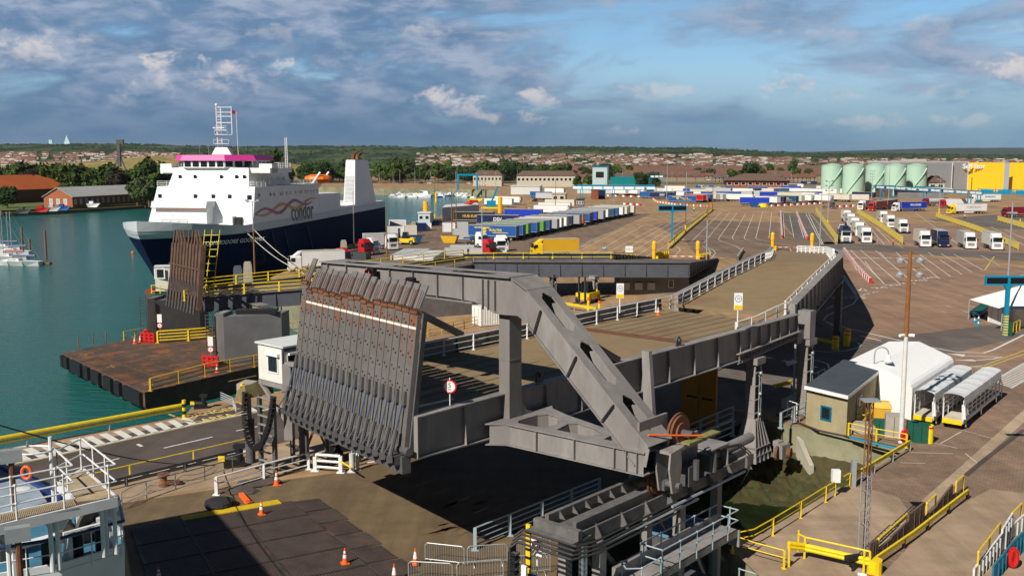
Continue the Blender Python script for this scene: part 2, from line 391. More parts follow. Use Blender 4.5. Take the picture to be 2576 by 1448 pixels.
patch('under_ramp_road',[(1900,1030),(2170,1000),(2330,905),(2576,845),(2700,810),(2700,790),(2150,860),(2000,780),(1700,900),(1250,900),(1100,990)],'asphalt_grey',.010)
patch('quay_paving',[(2000,1040),(2110,905),(2500,905),(2700,905),(2900,1500),(1850,1384),(2290,1126)],'block_paving',.014)
patch('crane_track',[(2130,1430),(2260,1310),(2420,1170),(2576,1030),(2700,960),(2700,985),(2576,1062),(2440,1185),(2290,1325),(2170,1448)],'paving_lt',.022)
patch('concrete_apron',[(1845,1384),(2110,1225),(2170,1225),(2260,1250),(2290,1290),(2190,1400),(2100,1560),(1960,1500)],'paving_tan',.018)
patch('ramp_apron',[(2215,1448),(2360,1300),(2490,1230),(2580,1240),(2700,1290),(2700,1600),(2200,1500)],'paving_tan',.018)
g0=P(0,1138);g1=P(465,1053)
def jet(u,k):
 return None
patch('jetty_road',[(-300,1195),(60,1142),(465,1062),(640,1024),(760,1020),(760,1100),(570,1150),(255,1222),(-300,1330)],'asphalt_jetty',.006)
patch('jetty_kerb',[(-300,1180),(0,1136),(462,1050),(620,1012),(660,1008),(700,1016),(640,1024),(465,1062),(60,1142),(-300,1195)],'paving_tan',.010)
patch('danger_area',[(505,1040),(560,1025),(600,1013),(640,1024),(478,1066)],'asphalt_jetty',.014)
patch('jetty_edge',[(255,1232),(570,1156),(760,1110),(860,1140),(560,1220),(300,1262),(-300,1360),(-300,1335)],'paving_tan',.010)
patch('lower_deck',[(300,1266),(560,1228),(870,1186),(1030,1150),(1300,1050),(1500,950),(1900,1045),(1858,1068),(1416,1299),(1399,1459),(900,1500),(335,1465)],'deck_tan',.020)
def stripe_pts(pts,w,z):
 pts=[Vector(p)for p in pts];l=[];r=[]
 for i,p in enumerate(pts):
  d=(pts[min(i+1,len(pts)-1)]-pts[max(i-1,0)]);d.z=0;d.normalize();n=Vector((-d.y,d.x,0))*w/2
  l.append(p+n);r.append(p-n)
 return l,r
MK=MB();MY=MB()
def stripe(mb,pix,w=.15,z=.026,dash=0,gap=0):
 pts=[P(u,v,z)for u,v in pix]
 if dash:
  q=along(pts,.5);acc=[]
  for i in range(0,len(q)-1):
   if(i*.5)%(dash+gap)<dash:acc.append((q[i],q[i+1]))
  for a,b in acc:
   l,r=stripe_pts([a,b],w,z);mb.sheet([l[0],r[0],r[1],l[1]])
  return
 l,r=stripe_pts(pts,w,z)
 for i in range(len(pts)-1):mb.sheet([l[i],r[i],r[i+1],l[i+1]])
def c3(l):return[(880+x*.2502,352+y*.2502)for x,y in l]
def c4(l):return[(1447+x*.2502,352+y*.2502)for x,y in l]
def c5(l):return[(1932+x*.2502,352+y*.2502)for x,y in l]
def c7r(l):return[(1887+x*.3474,692+y*.3474)for x,y in l]
for l in([(460,1190),(1240,720)],[(575,1190),(1310,718)],[(680,1190),(1000,1010),(1170,900)],[(340,1190),(975,830),(1160,745)],[(230,1180),(870,850)],[(120,1180),(680,860)],[(30,1120),(500,880)],[(1165,1025),(1470,722)],[(1295,1030),(1555,722)],[(1885,722),(1815,985),(1835,1000),(2150,1060),(2400,1085)],[(1975,730),(1948,985)],[(1795,740),(1698,985),(1712,1000),(1960,1060)],[(1715,735),(1578,980),(1590,998),(1880,1055)],[(1625,733),(1438,995),(1460,1015),(1620,1070),(1680,1110),(1680,1130)],[(0,1070),(310,945),(700,855)],[(0,1100),(160,1015)],[(1280,1065),(1340,1100),(1365,1135),(1340,1180)],[(1330,1080),(1390,1105),(1410,1135),(1370,1190)],[(1010,1065),(1050,1090),(1055,1110),(1010,1155)],[(2160,1088),(2175,1130),(2200,1137)],[(2315,1090),(2335,1125)],[(2090,740),(2105,975)],[(2155,760),(2198,975)],[(2240,800),(2298,985)]):
 stripe(MK,c4(l),.14)
stripe(MK,c4([(600,1145),(1090,1145)][:2]),.14,dash=1,gap=3)
stripe(MK,c4([(1360,890),(2060,890)]),.25,dash=1.5,gap=5.5);stripe(MK,c4([(700,858),(1170,858)]),.25,dash=1.5,gap=5)
stripe(MK,c4([(0,1140),(700,1140)]),.25,dash=1.5,gap=4.5);stripe(MK,c4([(2105,980),(2300,985)]),.2,dash=.5,gap=.6)
stripe(MY,c4([(2060,720),(2072,995)]),.2);stripe(MY,c4([(2240,745),(2330,950)]),.2)
stripe(MK,c4([(2320,740),(2480,1050)]),.18);stripe(MK,c4([(2345,740),(2495,1050)]),.18)
for l in([(610,840),(690,1050)],[(900,740),(1170,1050)],[(1090,890),(1230,1030)],[(1480,730),(1900,1040)],[(1590,790),(1690,835)],[(1120,1130),(1170,1170)],[(830,1105),(1170,1448)],[(975,1218),(1060,1330)],[(1060,1330),(1175,1448)],[(930,1105),(1330,1448)],[(1080,1110),(1480,1448)],[(1290,1130),(1590,1415)],[(1520,1145),(1835,1370)],[(1440,1280),(1600,1418)],[(1535,1240),(1725,1395)],[(1725,1200),(1950,1350)],[(1740,1140),(2050,1328)],[(1870,1148),(2165,1308)],[(1610,1130),(1670,1168)],[(2140,1160),(2330,1260)],[(2310,1430),(2576,1350)],[(2240,870),(2576,1060)],[(2380,900),(2576,990)]):
 stripe(MK,c5(l),.15)
stripe(MK,c5([(860,1188),(1500,1188)]),.3,dash=1.6,gap=3.2)
stripe(MY,c5([(2275,1170),(2180,1308)]),.3)
stripe(MY,c5([(420,735),(690,1055)]),.2);stripe(MY,c5([(900,745),(1360,1085)]),.2)
for l in([(665,0),(775,160)],[(680,0),(775,140)]):stripe(MK,c7r(l),.28)
stripe(MK,c7r([(775,150),(925,118)]),.35,dash=1,gap=.7)
stripe(MK,c7r([(775,165),(750,205),(560,290),(530,325),(600,355),(880,425),(1300,520),(1500,555),(1690,562),(1760,540),(1984,430)]),.3)
stripe(MK,c7r([(460,545),(560,555),(700,545),(780,525),(800,505),(780,487)]),.25);stripe(MK,c7r([(785,436),(950,474)]),.25)
stripe(MK,c7r([(1430,565),(1560,585),(1800,590)]),.25);stripe(MK,c7r([(1490,615),(1640,615),(1760,605),(1825,590)]),.25);stripe(MK,c7r([(1475,665),(1685,660)]),.25)
stripe(MK,c7r([(80,585),(600,690)]),.7,dash=1.5,gap=1.5);stripe(MK,c7r([(450,605),(560,640),(585,700),(570,740)]),.22)
stripe(MK,c7r([(530,325),(640,390)]),.2)
for tri in([(1430,565),(1560,572),(1545,590)],[(1490,615),(1610,608),(1640,622)],[(785,436),(830,437),(835,450)],[(575,222),(603,217),(597,232)]):
 q=c7r(tri);MK.sheet([P(u,v,.027)for u,v in q])
stripe(MK,c7r([(550,248),(585,228)]),.3);stripe(MK,c7r([(787,112),(812,92),(843,112),(787,112)]),.35)
stripe(MY,c7r([(1984,545),(1700,650),(1600,660)]),.22);stripe(MY,c7r([(1984,570),(1690,672)]),.22)
a0,a1,b0,b1=[P(u,v,.026)for u,v in c7r([(1755,770),(1984,640),(1890,812),(2120,680)])]
n=17
for i in range(n):
 t0=i/n;t1=(i+.5)/n;MK.sheet([lerp(a0,a1,t0),lerp(b0,b1,t0),lerp(b0,b1,t1),lerp(a0,a1,t1)])
stripe(MK,c7r([(1745,772),(1984,636)]),.2);stripe(MK,c7r([(1890,816),(2130,676)]),.2)
for l in([(1380,1215),(1530,1130)],[(1530,1120),(1640,1145)],[(1325,1210),(1500,1250)],[(1160,1280),(1470,1290)],[(1090,1355),(1270,1360)],[(1560,1290),(1650,1360)],[(1640,1150),(1760,1180)],[(1340,700),(1400,680)]):stripe(MK,c7r(l),.07)
def lot(l):return[(1887+x*.3474,692+y*.3474)for x,y in l]
for i in range(12):
 x=1380+i*40;y=260-(i%4)*40
 stripe(MK,lot([(x,y),(x+38,y+8)]),.14)
U0,U1,V0,V1=P(57,1129,.026),P(453,1052,.026),P(99,1151,.026),P(478,1068,.026)
for i in range(-5,12):
 t0=i/11;t1=(i+.56)/11;MK.sheet([lerp(U0,U1,t0),lerp(V0,V1,t0),lerp(V0,V1,t1),lerp(U0,U1,t1)])
MK.sheet([P(612,1021,.026),P(624,1018,.026),P(648,1032,.026),P(633,1037,.026)])
stripe(MK,[(-200,1210),(99,1152),(478,1068),(650,1033),(720,1020)],.3)
stripe(MY,[(-200,1214),(99,1155),(478,1071),(650,1036),(720,1023)],.12,.03)
stripe(MK,[(412,1126),(535,1098)],.18);stripe(MK,[(594,1083),(664,1068)],.18);stripe(MK,[(346,1116),(357,1122)],.25)
stripe(MK,[(165,1184),(300,1152)][:2],.18)
stripe(MK,[(230,1226),(566,1146),(650,1126)],.55,dash=1.5,gap=.5);stripe(MK,[(230,1223),(566,1143),(650,1123)],.12)
el=[(430+180*0,0)]
q=[(63+x*.3257,629+y*.3257)for x,y in((1110,1265),(1165,1285),(1200,1310),(1300,1325),(1450,1310),(1600,1275),(1690,1240),(1697,1205),(1655,1175),(1600,1160))]
stripe(MY,q,.22)
struct(MK,'road_markings','line_white');struct(MY,'yellow_road_markings','line_yellow')
M('line_danger',(.62,.46,.14),.8,.05,3)
def ground_text(txt,u,v,size,right,mat='line_yellow',sx=1.0,z=.03,bold=.02):
 p=P(u,v,z);r=Vector(right+(0,))if len(right)==2 else Vector(right);up=Vector((-r.y,r.x,0))
 o=text(txt,size,p,r,up,mat,None,'painted_lettering',.002,0,bold,1.,sx);o['kind']='structure';return o
jd=(L0-Lm).normalized()
ground_text('DANGER',531,1037,1.5,(jd.x,jd.y),'line_danger',sx=.8,bold=.03);ground_text('AREA',548,1049.5,1.5,(jd.x,jd.y),'line_danger',sx=.8,bold=.03)
ground_text('SERVICE\nROAD',2130,748,1.6,(.9,.1),'line_white',1.2)
for t,(x,y)in zip(('24','23','22','21','20'),((940,90),(1040,72),(1130,55),(1220,38),(1305,18))):
 q=c7r([(x,y)])[0];ground_text(t,q[0],q[1],1.9,(.8,.35),'line_white',1.6)
for t,x in zip(('24','23','22','21','20'),(890,1015,1140,1265,1395)):
 q=c5([(x,1188)])[0];ground_text(t,q[0],q[1],2.2,(1,0),'line_white',1.6)
M('weed_mud',(.05,.042,.013),.8,.45,.8,bump=.5,stain=.4);M('algae',(.035,.05,.010),.85,.4,.7,bump=.4)
m=MB();random.seed(3)
g={};nu,nv=34,16
e=[P(1860,1150,-5),P(2290,1165,-5)]
for i in range(nu+1):
 for j in range(nv+1):
  a=lerp(P(1890,1047),P(2292,1128),i/nu);b=lerp(P(1790,1280,-5.2),P(2190,1300,-5.2),i/nu)
  p=lerp(a,b,(j/nv));p.z=-2.0-3.1*(j/nv)**.55+random.uniform(-.09,.09);g[i,j]=len(m.v);m.v.append(p)
for i in range(nu):
 for j in range(nv):m.f.append((g[i,j],g[i,j+1],g[i+1,j+1],g[i+1,j]));m.m.append(1 if random.random()<.18 and j>2 else 0)
struct(m,'foreshore',['weed_mud','algae'])
M('murky_water',(.012,.018,.007),.18,.5,.25,bump=.15,spec=.4)
m=MB();m.sheet([P(1960,1120,-4.9),P(2330,1180,-4.9),P(2330,1300,-4.9),P(1900,1560,-4.9),P(1450,1560,-4.9),P(1500,1330,-4.9),P(1860,1180,-4.9)]);struct(m,'berth_water','murky_water')
# UPPER LINKSPAN BRIDGE
AX=Vector((.66,.751,0));NX=Vector((.751,-.66,0));ZZ=Vector((0,0,1))
def B(t,w,z):return Vector((-4.9+AX.x*t+NX.x*w,48.3+AX.y*t+NX.y*w,z))
def igirder(mb,a,b,h0,h1,fw=.55,step=2.6,side=None,both=True,ft=.07):
 """plate girder, a and b on the top flange centre; h0,h1 depth; stiffener plates"""
 a,b=Vector(a),Vector(b);d=(b-a);L=d.length;d.normalize();n=Vector((d.y,-d.x,0)).normalized()
 dn=Vector((0,0,-1))
 mb.hull8([a-n*.02,a+n*.02,a+n*.02+dn*h0,a-n*.02+dn*h0],[b-n*.02,b+n*.02,b+n*.02+dn*h1,b-n*.02+dn*h1])
 for k0,k1 in((0,ft),(None,None)):
  if k0 is None:
   pa,pb=a+dn*(h0-ft),b+dn*(h1-ft)
  else:pa,pb=a-dn*.01,b-dn*.01
  mb.hull8([pa-n*fw/2,pa+n*fw/2,pa+n*fw/2+dn*ft,pa-n*fw/2+dn*ft],[pb-n*fw/2,pb+n*fw/2,pb+n*fw/2+dn*ft,pb-n*fw/2+dn*ft])
 k=max(1,round(L/step))
 for i in range(k+1):
  t=min(1-.02/L,max(.02/L,i/k));p=a.lerp(b,t);h=h0+(h1-h0)*t
  for s in(1,-1):
   q0=p+n*s*.02;top=q0+dn*ft;bot=q0+dn*(h-ft)
   e=d*.02;w0=fw*.22;w1=fw*.46
   mb.hull8([top-e,top+e,bot+e,bot-e],[top-e+n*s*w0,top+e+n*s*w0,bot+e+n*s*w1,bot-e+n*s*w1])
br=thing('linkspan_bridge','grey steel road bridge with portal frame and slanting leg, tan deck between deep girders','bridge',B(0,0,6))
m=MB();igirder(m,B(0,0,8.4),B(7,0,8.42),2.15,2.35,.62,3.2);igirder(m,B(7,0,8.43),B(33,0,8.5),2.4,2.3,.62,3.1);igirder(m,B(33,0,8.5),B(42.6,0,8.62),2.3,1.75,.62,1.6)
m.box(B(0,0,7.33),(.62,.06,2.12),math.atan2(NX.y,NX.x));m.build('girder','steel_bridge',br)
m=MB()
igirder(m,B(4.6,-13.7,8.5),B(7,-13.7,8.5),2.2,2.3,.62,3.2);igirder(m,B(7,-13.7,8.5),B(43.5,-13.7,8.6),2.3,2.0,.62,3.2)
m.build('girder','steel_bridge',br)
def deck_mat():
 m=M('deck_surface',(.23,.165,.09),.88,.10,.6,stain=.25);nt=m.node_tree;b=nt.nodes['Principled BSDF'];N=nt.nodes.new;L=nt.links.new
 src=b.inputs['Base Color'].links[0].from_socket;ge=N('ShaderNodeNewGeometry')
 n=N('ShaderNodeTexNoise');n.inputs['Scale'].default_value=.11;n.inputs['Detail'].default_value=5;L(ge.outputs['Position'],n.inputs['Vector'])
 mr=N('ShaderNodeMapRange');L(n.outputs['Fac'],mr.inputs[0]);mr.inputs[1].default_value=.55;mr.inputs[2].default_value=.68;mr.inputs[4].default_value=.5
 mx=N('ShaderNodeMix');mx.data_type='RGBA';L(mr.outputs[0],mx.inputs[0]);L(src,mx.inputs[6]);mx.inputs[7].default_value=(.17,.085,.045,1);L(mx.outputs[2],b.inputs['Base Color'])
deck_mat()
m=MB();m.hull8([B(3.4,-13.3,7.3),B(.6,-.4,7.3),B(.6,-.4,7.5),B(3.4,-13.3,7.5)],[B(43.2,-13.3,7.4),B(43.2,-.4,7.4),B(43.2,-.4,7.6),B(43.2,-13.3,7.6)])
for t in range(4,43,3):m.beam(B(t,-13.4,6.95),B(t,-.3,6.95),.25,.7)
m.mat(1)
for i in range(9):
 w=-12.4+i*1.4;m.beam(B(1,w,7.512),B(17+(i%3),w,7.545),.05,.03)
for i in range(10):
 w=-11.8+i*1.2;m.beam(B(31.0,w,7.575),B(43.0,w+.3,7.61),.07,.03)
dk=m.build('deck',['deck_surface','steel_dark'],br)
m=MB();m.sheet([B(29.6,-13.2,7.578),B(30.8,-13.2,7.580),B(31.2,-.5,7.582),B(29.8,-.5,7.580)]);m.build('expansion_plate','rusty',dk)
for w in(.25,-14.0):
 m=MB();a=[B(6.5,w-.38,6.9),B(6.5,w+.38,6.9),B(7.5,w+.38,6.9),B(7.5,w-.38,6.9)];b=[p+ZZ*6.5 for p in a];m.hull8(a,b)
 if w>0:
  m.prism([B(7.52,w+.36,9.2),B(7.52,w+.36,7.02),B(8.8,w+.36,7.02),B(7.95,w+.36,7.35),B(7.62,w+.36,7.9)],NX*-.08)
 m.box(B(7,w,13.2),(1.15,.9,.08),math.atan2(AX.y,AX.x));m.box(B(7,w,10.3),(1.03,.79,.04),math.atan2(AX.y,AX.x))
 m.build('portal_post','steel_bridge',br)
prof=[(-14.9,13.4),(-3.5,13.42),(-1.6,13.35),(-.6,13.1),(-.2,12.85),(.65,12.85),(1.5,12.9),(2.3,12.55),(9.15,6.4),(9.75,6.35),(9.95,7.35),(2.3,14.25),(1.75,14.65),(1.1,14.82),(-14.9,14.6)]
m=MB()
for t in(6.12,7.82):m.prism([B(t,w,z)for w,z in prof],AX*.06)
m.box(B(7,-14.9,13.95),(.05,1.9,1.3),math.atan2(NX.y,NX.x))
for i,w in enumerate([-14.2,-12.4,-10.4,-8.4,-6.4,-4.4,-2.4,-.9,-.5,0]):
 zb=13.34 if w<-2 else 13.0
 m.box(B(6.04,w,(zb+14.66)/2),(.04,.16,14.66-zb-.02),math.atan2(NX.y,NX.x))
pb=m.build('portal_beam','steel_bridge',br)
def plate_holes(mb,c0,c1,across,half,t,holes,th):
 """rectangular plate from c0 to c1, half width along across, octagonal holes [(s0,s1)] in metres from c0"""
 d=(c1-c0);L=d.length;d.normalize();nn=d.cross(across).normalized();q=lambda s,k:c0+d*s+across*k
 hs=[]
 for s0,s1,hw in holes:c=min(.35,(s1-s0)*.25);hs.append([q(s0,hw-c),q(s0+c,hw),q(s1-c,hw),q(s1,hw-c),q(s1,-hw+c),q(s1-c,-hw),q(s0+c,-hw),q(s0,-hw+c)])
 mb.prism([q(0,half),q(L,half),q(L,-half),q(0,-half)],nn*th,hs)
m=MB()
plate_holes(m,B(7,-14.95,14.64),B(7,1.1,14.86),AX,1.08,0,[(1.6,4.6,.55),(6.0,9.2,.55),(11.0,14.2,.55)],.06)
plate_holes(m,B(7,1.2,14.85),B(7,2.3,14.3),AX,1.06,0,[],.06)
plate_holes(m,B(7,2.3,14.29),B(7,9.95,7.4),AX,1.06,0,[(.3,3.0,.42),(3.7,6.6,.42),(7.3,9.5,.42)],.06)
for s in(.0,.31,.62):m.beam(lerp(B(6.05,2.3,14.2),B(6.05,9.8,7.4),s+.12),lerp(B(6.05,1.9,12.9),B(6.05,9.0,6.6),s+.12),.05,.35,AX)
m.build('flange_plate','steel_bridge',br)
m=MB()
for w in(.3,):pass
a,b=B(7,-14.9,13.3),B(7,-1.7,13.3);m.hull8([a-AX*1,a+AX*1,a+AX*1-ZZ*.05,a-AX*1-ZZ*.05],[b-AX*1,b+AX*1,b+AX*1-ZZ*.05,b-AX*1-ZZ*.05])
a,b=B(7,2.3,12.5),B(7,9.15,6.37);m.hull8([a-AX,a+AX,a+AX-ZZ*.06,a-AX-ZZ*.06],[b-AX,b+AX,b+AX-ZZ*.06,b-AX-ZZ*.06])
m.build('flange_plate','steel_bridge',br)
m=MB();z=7.02
O=[(4.9,.1),(5.9,2.0),(6.0,9.7),(8.2,9.7),(8.6,7.5),(9.4,3.5),(10.0,.75),(10.4,.1)]
O=[(4.9,.28),(5.6,1.2),(6.0,9.7),(8.1,9.7),(8.3,6.2),(9.3,2.4),(9.9,.9),(10.6,.28)]
def oct_hole(pts):return[B(t,w,z)for t,w in pts]
H1=oct_hole([(6.2,1.5),(6.35,3.1),(7.6,3.3),(8.7,2.2),(8.8,1.5),(8.2,1.2),(6.6,1.2)]);H2=oct_hole([(6.5,3.9),(6.6,5.9),(7.5,6.2),(8.1,5.2),(8.35,3.9),(7.9,3.6)]);H3=oct_hole([(6.7,6.8),(6.75,8.4),(7.5,8.6),(7.75,7.0),(7.5,6.7)])
m.prism([B(t,w,z)for t,w in O],(0,0,.06),[[p for p in h]for h in(H1,H2,H3)])
m.prism([B(t,w,5.9)for t,w in O],(0,0,.06),[[Vector((p.x,p.y,5.9))for p in h]for h in(H1,H2,H3)])
for(a,b)in(((5.15,.4),(5.75,1.35)),((5.75,1.35),(6.15,9.6)),((8.0,9.6),(8.2,6.2)),((8.2,6.2),(9.2,2.4)),((9.2,2.4),(10.2,.5))):m.beam(B(*a,6.49),B(*b,6.49),.05,1.04)
for h in(H1,H2,H3):
 for a,b in zip(h,h[1:]+h[:1]):m.beam(Vector((a.x,a.y,6.49)),Vector((b.x,b.y,6.49)),.03,1.0)
for w in(3.2,5.6,8.0,8.7,9.3):t=5.75+(w-1.35)/8.25*.4;m.box(B(t-.1,w,6.49),(.04,.2,1.04),math.atan2(NX.y,NX.x))
m.build('outrigger','steel_bridge',br)
for w,(t0,z0),(t1,z1)in((-.1,(7.4,13.6),(17.6,8.55)),(-13.8,(7.4,13.6),(17.6,8.6))):
 m=MB();m.beam(B(t0,w,z0),B(t1,w,z1),.45,.42);m.build('back_stay','steel_dark',br)
for t in(9.8,24.6):
 m=MB();m.prism([B(t-.3,-.05,8.5),B(t-.3,-.05,8.9),B(t-.12,-.05,9.15),B(t+.12,-.05,9.15),B(t+.3,-.05,8.9),B(t+.3,-.05,8.5)],NX*.1);m.tube(B(t,-.2,8.9),B(t,.2,8.9),.12,10);m.build('lifting_eye','steel_dark',br)
m=MB()
for i in range(22):m.beam(B(32.6+i*.46,.34,6.75+i*.02),B(32.6+i*.46,.34,6.1+i*.033),.06,.06)
m.beam(B(32.4,.34,6.8),B(42.7,.34,7.22),.3,.06);m.beam(B(32.4,.34,6.08),B(42.7,.34,6.8),.12,.06);m.build('ribbed_ledge','steel_bridge',br)
m=MB();m.box(B(44.3,.15,7.6),(1.0,1.1,2.3),math.atan2(AX.y,AX.x));m.box(B(43.3,-.6,6.7),(1.4,1.6,1.1),math.atan2(AX.y,AX.x));m.build('end_block','steel_bridge',br)
def lattice_column(name,label,base,z0,z1,w=.75,flare=0,mat='steel_bridge'):
 r=thing(name,label,'column',base)
 m=MB();b=Vector((base[0],base[1],0));a=math.atan2(AX.y,AX.x)
 for s in(-1,1):m.box(b+AX*s*w*.5+ZZ*(z0+z1)/2,(.14,w,z1-z0),a)
 m.box(b+ZZ*(z0+z1)/2,(w,.1,z1-z0),a);m.build('shaft',mat,r)
 m=MB();z=z0+.5
 while z<z1:m.box(b+ZZ*z,(w*1.25,w*1.25,.06),a);z+=1.05
 m.build('stiffener',mat,r)
 m=MB();m.box(b+ZZ*(z1-.25),(w*1.7,w*1.6,.5),a);m.build('capital',mat,r)
 if flare:
  m=MB();m.hull8([b+AX*x*flare+NX*y*flare*.8+ZZ*z0 for x,y in((-1,-1),(1,-1),(1,1),(-1,1))],[b+AX*x*w*.6+NX*y*w*.55+ZZ*(z0+3.2)for x,y in((-1,-1),(1,-1),(1,1),(-1,1))])
  for k in range(5):m.beam(b+AX*(-flare+k*flare/2)+NX*flare*.82+ZZ*z0,b+AX*(-w*.6+k*w*.3)+NX*w*.6+ZZ*(z0+3.2),.07,.16)
  for zz in(.5,1.1):m.box(b+ZZ*(z0+zz),(flare*2*(1-zz*.13),flare*1.7*(1-zz*.1),.07),a)
  m.build('flared_base',mat,r)
 m=MB();m.path([b+NX*(w*.7)+AX*.2+ZZ*z0,b+NX*(w*.7)+AX*.2+ZZ*(z1-1)],.05);m.path([b+NX*(w*.7)-AX*.1+ZZ*(z0+1),b+NX*(w*.7)-AX*.1+ZZ*(z1-1.4),b-AX*.3+ZZ*(z1-1.2)],.035)
 for k in range(3):m.ball(b+NX*w*.75+ZZ*(z1-1.2-k*1.6),.14,8,5)
 m.build('pipework','galv',r)
 return r
lattice_column('bridge_column','grey steel column with a flared ribbed base standing in the berth under the bridge girder',B(35.4,.1,0),-1.8,6.15,.8,1.35)
lattice_column('bridge_column','grey steel column with pipes up its side under the joint of bridge and ramp',B(44.4,.1,0),0,6.4,.85)
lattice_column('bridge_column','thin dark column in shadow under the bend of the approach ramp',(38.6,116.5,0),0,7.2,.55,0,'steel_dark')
r=thing('drive_unit','rusty grey motor drive hanging at the foot of the flared column','machine',B(36.9,1.9,-1.2))
m=MB();c=B(36.9,1.9,-1.2);m.box(c,(1.0,.8,1.1),.7);m.box(c+Vector((-.2,.3,.5)),(.7,.5,.4),.7);m.build('housing','steel_bridge',r)
m=MB();m.wheel(c+Vector((.5,-.35,-.1)),.42,.3,(1,-.6,0));m.wheel(c+Vector((-.45,-.4,-.1)),.55,.2,(1,-.6,0));m.build('flywheel','rusty',r)
rp=thing('approach_ramp','tan surfaced road ramp between grey steel side walls, bending down to the lorry park','ramp',(20,90,0))
RR=[Vector((24.6,86.2,7.55)),Vector((31.8,101.5,8.35)),Vector((38.9,116.9,8.95)),Vector((42.5,128,8.3)),Vector((50,152,6.3)),Vector((62,191,3.1)),Vector((73.6,228,.05))]
RL=[Vector((15.6,93.4,7.55)),Vector((22.8,107,8.35)),Vector((30.2,120.6,8.9)),Vector((33.5,131,8.1)),Vector((40,155,6.1)),Vector((50.5,194,3.0)),Vector((61.2,234,.05))]
m=MB()
for i in range(6):m.hull8([RL[i],RR[i],RR[i]-ZZ*.3,RL[i]-ZZ*.3],[RL[i+1],RR[i+1],RR[i+1]-ZZ*.3,RL[i+1]-ZZ*.3])
m.build('deck','deck_surface',rp)
for E_,nm in((RR,1),(RL,-1)):
 m=MB()
 for i in range(6):
  h0=min(2.9,E_[i].z+1.0);h1=min(2.9,E_[i+1].z+1.0);hh=1.1 if nm>0 else.95
  igirder(m,E_[i]+ZZ*hh,E_[i+1]+ZZ*hh,h0+.1,h1+.1,.75 if nm>0 else.6,2.4)
 m.build('side_wall','steel_bridge',rp)
railing('white_railing','white three-bar railing along the far edge of the bridge deck','railing',[B(9,-12.9,7.55),B(42.6,-12.9,7.6),RL[0]+Vector((.55,-.45,0))],1.15,3,3.0)
off=Vector((.55,-.45,0))
railing('white_railing','white three-bar railing along the left side of the ramp, curving down at the crest','railing',[p+off for p in RL[:6]],1.15,3,2.6)
railing('white_railing','white bent railing at the near right corner where bridge meets ramp','railing',[B(33.5,-.5,7.62),B(37,-.6,7.7),B(40.5,-.8,8.0),B(43.4,-1.2,8.05)],1.35,3,2.4,rr=.05)
railing('white_railing','white railing leaning along the inside of the ramp right wall','railing',[p+Vector((-.6,.25,0))for p in RR[:3]],1.25,3,3.0,rr=.05)
railing('white_barrier','curved white plastic barrier rails along the right side beyond the ramp crest','barrier',[p+Vector((-.9,.2,0))for p in RR[3:6]]+[Vector((66,207,1.8)),Vector((64,222,.8))],1.3,4,2.2,pr=.14,rr=.16)
r=thing('strip_light','row of small pale strip lights under the flange of the far bridge girder','light',B(14,-13.4,8.2))
for t in(13,19,25,31,37):
 m=MB();m.box(B(t,-13.42,8.12),(1.1,.08,.14),math.atan2(AX.y,AX.x));m.build('light_panel','white_dirty',r)
FB0,FB1=P(1022,1134,6.7),P(736,1010,6.7)
fl=thing('finger_flap','raised flap of grey steel fingers with white line at the bridge end','loading flap',FB0)
def finger_mat(key,rz0,amt):
 m=M(key,(.135,.125,.12),.5,.16,1.6,stain=.3);nt=m.node_tree;b=nt.nodes['Principled BSDF'];N=nt.nodes.new;L=nt.links.new
 src=b.inputs['Base Color'].links[0].from_socket;ge=N('ShaderNodeNewGeometry');sp=N('ShaderNodeSeparateXYZ');L(ge.outputs['Position'],sp.inputs[0])
 mp=N('ShaderNodeMapping');mp.inputs['Scale'].default_value=(2.2,2.2,.35);L(ge.outputs['Position'],mp.inputs[0])
 n=N('ShaderNodeTexNoise');n.inputs['Scale'].default_value=1.6;n.inputs['Detail'].default_value=7;n.inputs['Roughness'].default_value=.7;L(mp.outputs[0],n.inputs['Vector'])
 zr=N('ShaderNodeMapRange');L(sp.outputs[2],zr.inputs[0]);zr.inputs[1].default_value=10.2;zr.inputs[2].default_value=12.6;zr.inputs[4].default_value=.17*amt
 ad=N('ShaderNodeMath');L(n.outputs['Fac'],ad.inputs[0]);L(zr.outputs[0],ad.inputs[1])
 mr=N('ShaderNodeMapRange');L(ad.outputs[0],mr.inputs[0]);mr.inputs[1].default_value=.64;mr.inputs[2].default_value=.76
 mx=N('ShaderNodeMix');mx.data_type='RGBA';L(mr.outputs[0],mx.inputs[0]);L(src,mx.inputs[6]);mx.inputs[7].default_value=(.20,.075,.03,1);L(mx.outputs[2],b.inputs['Base Color'])
finger_mat('finger_steel',0,1.0);M('line_peel',(.75,.70,.62),.6,.1,2,rust=.12,rustc=(.5,.2,.06));M('chrome',(.45,.5,.58),.18,.05,2,metal=.9)
nf=18;fd=(FB1-FB0)/nf;fdir=fd.normalized();lean=Vector((.66,.751,0))*.155;fup=(ZZ+lean).normalized();fn=fdir.cross(fup).normalized()
if fn.y>0:fn=-fn
FW=fd.length
random.seed(5)
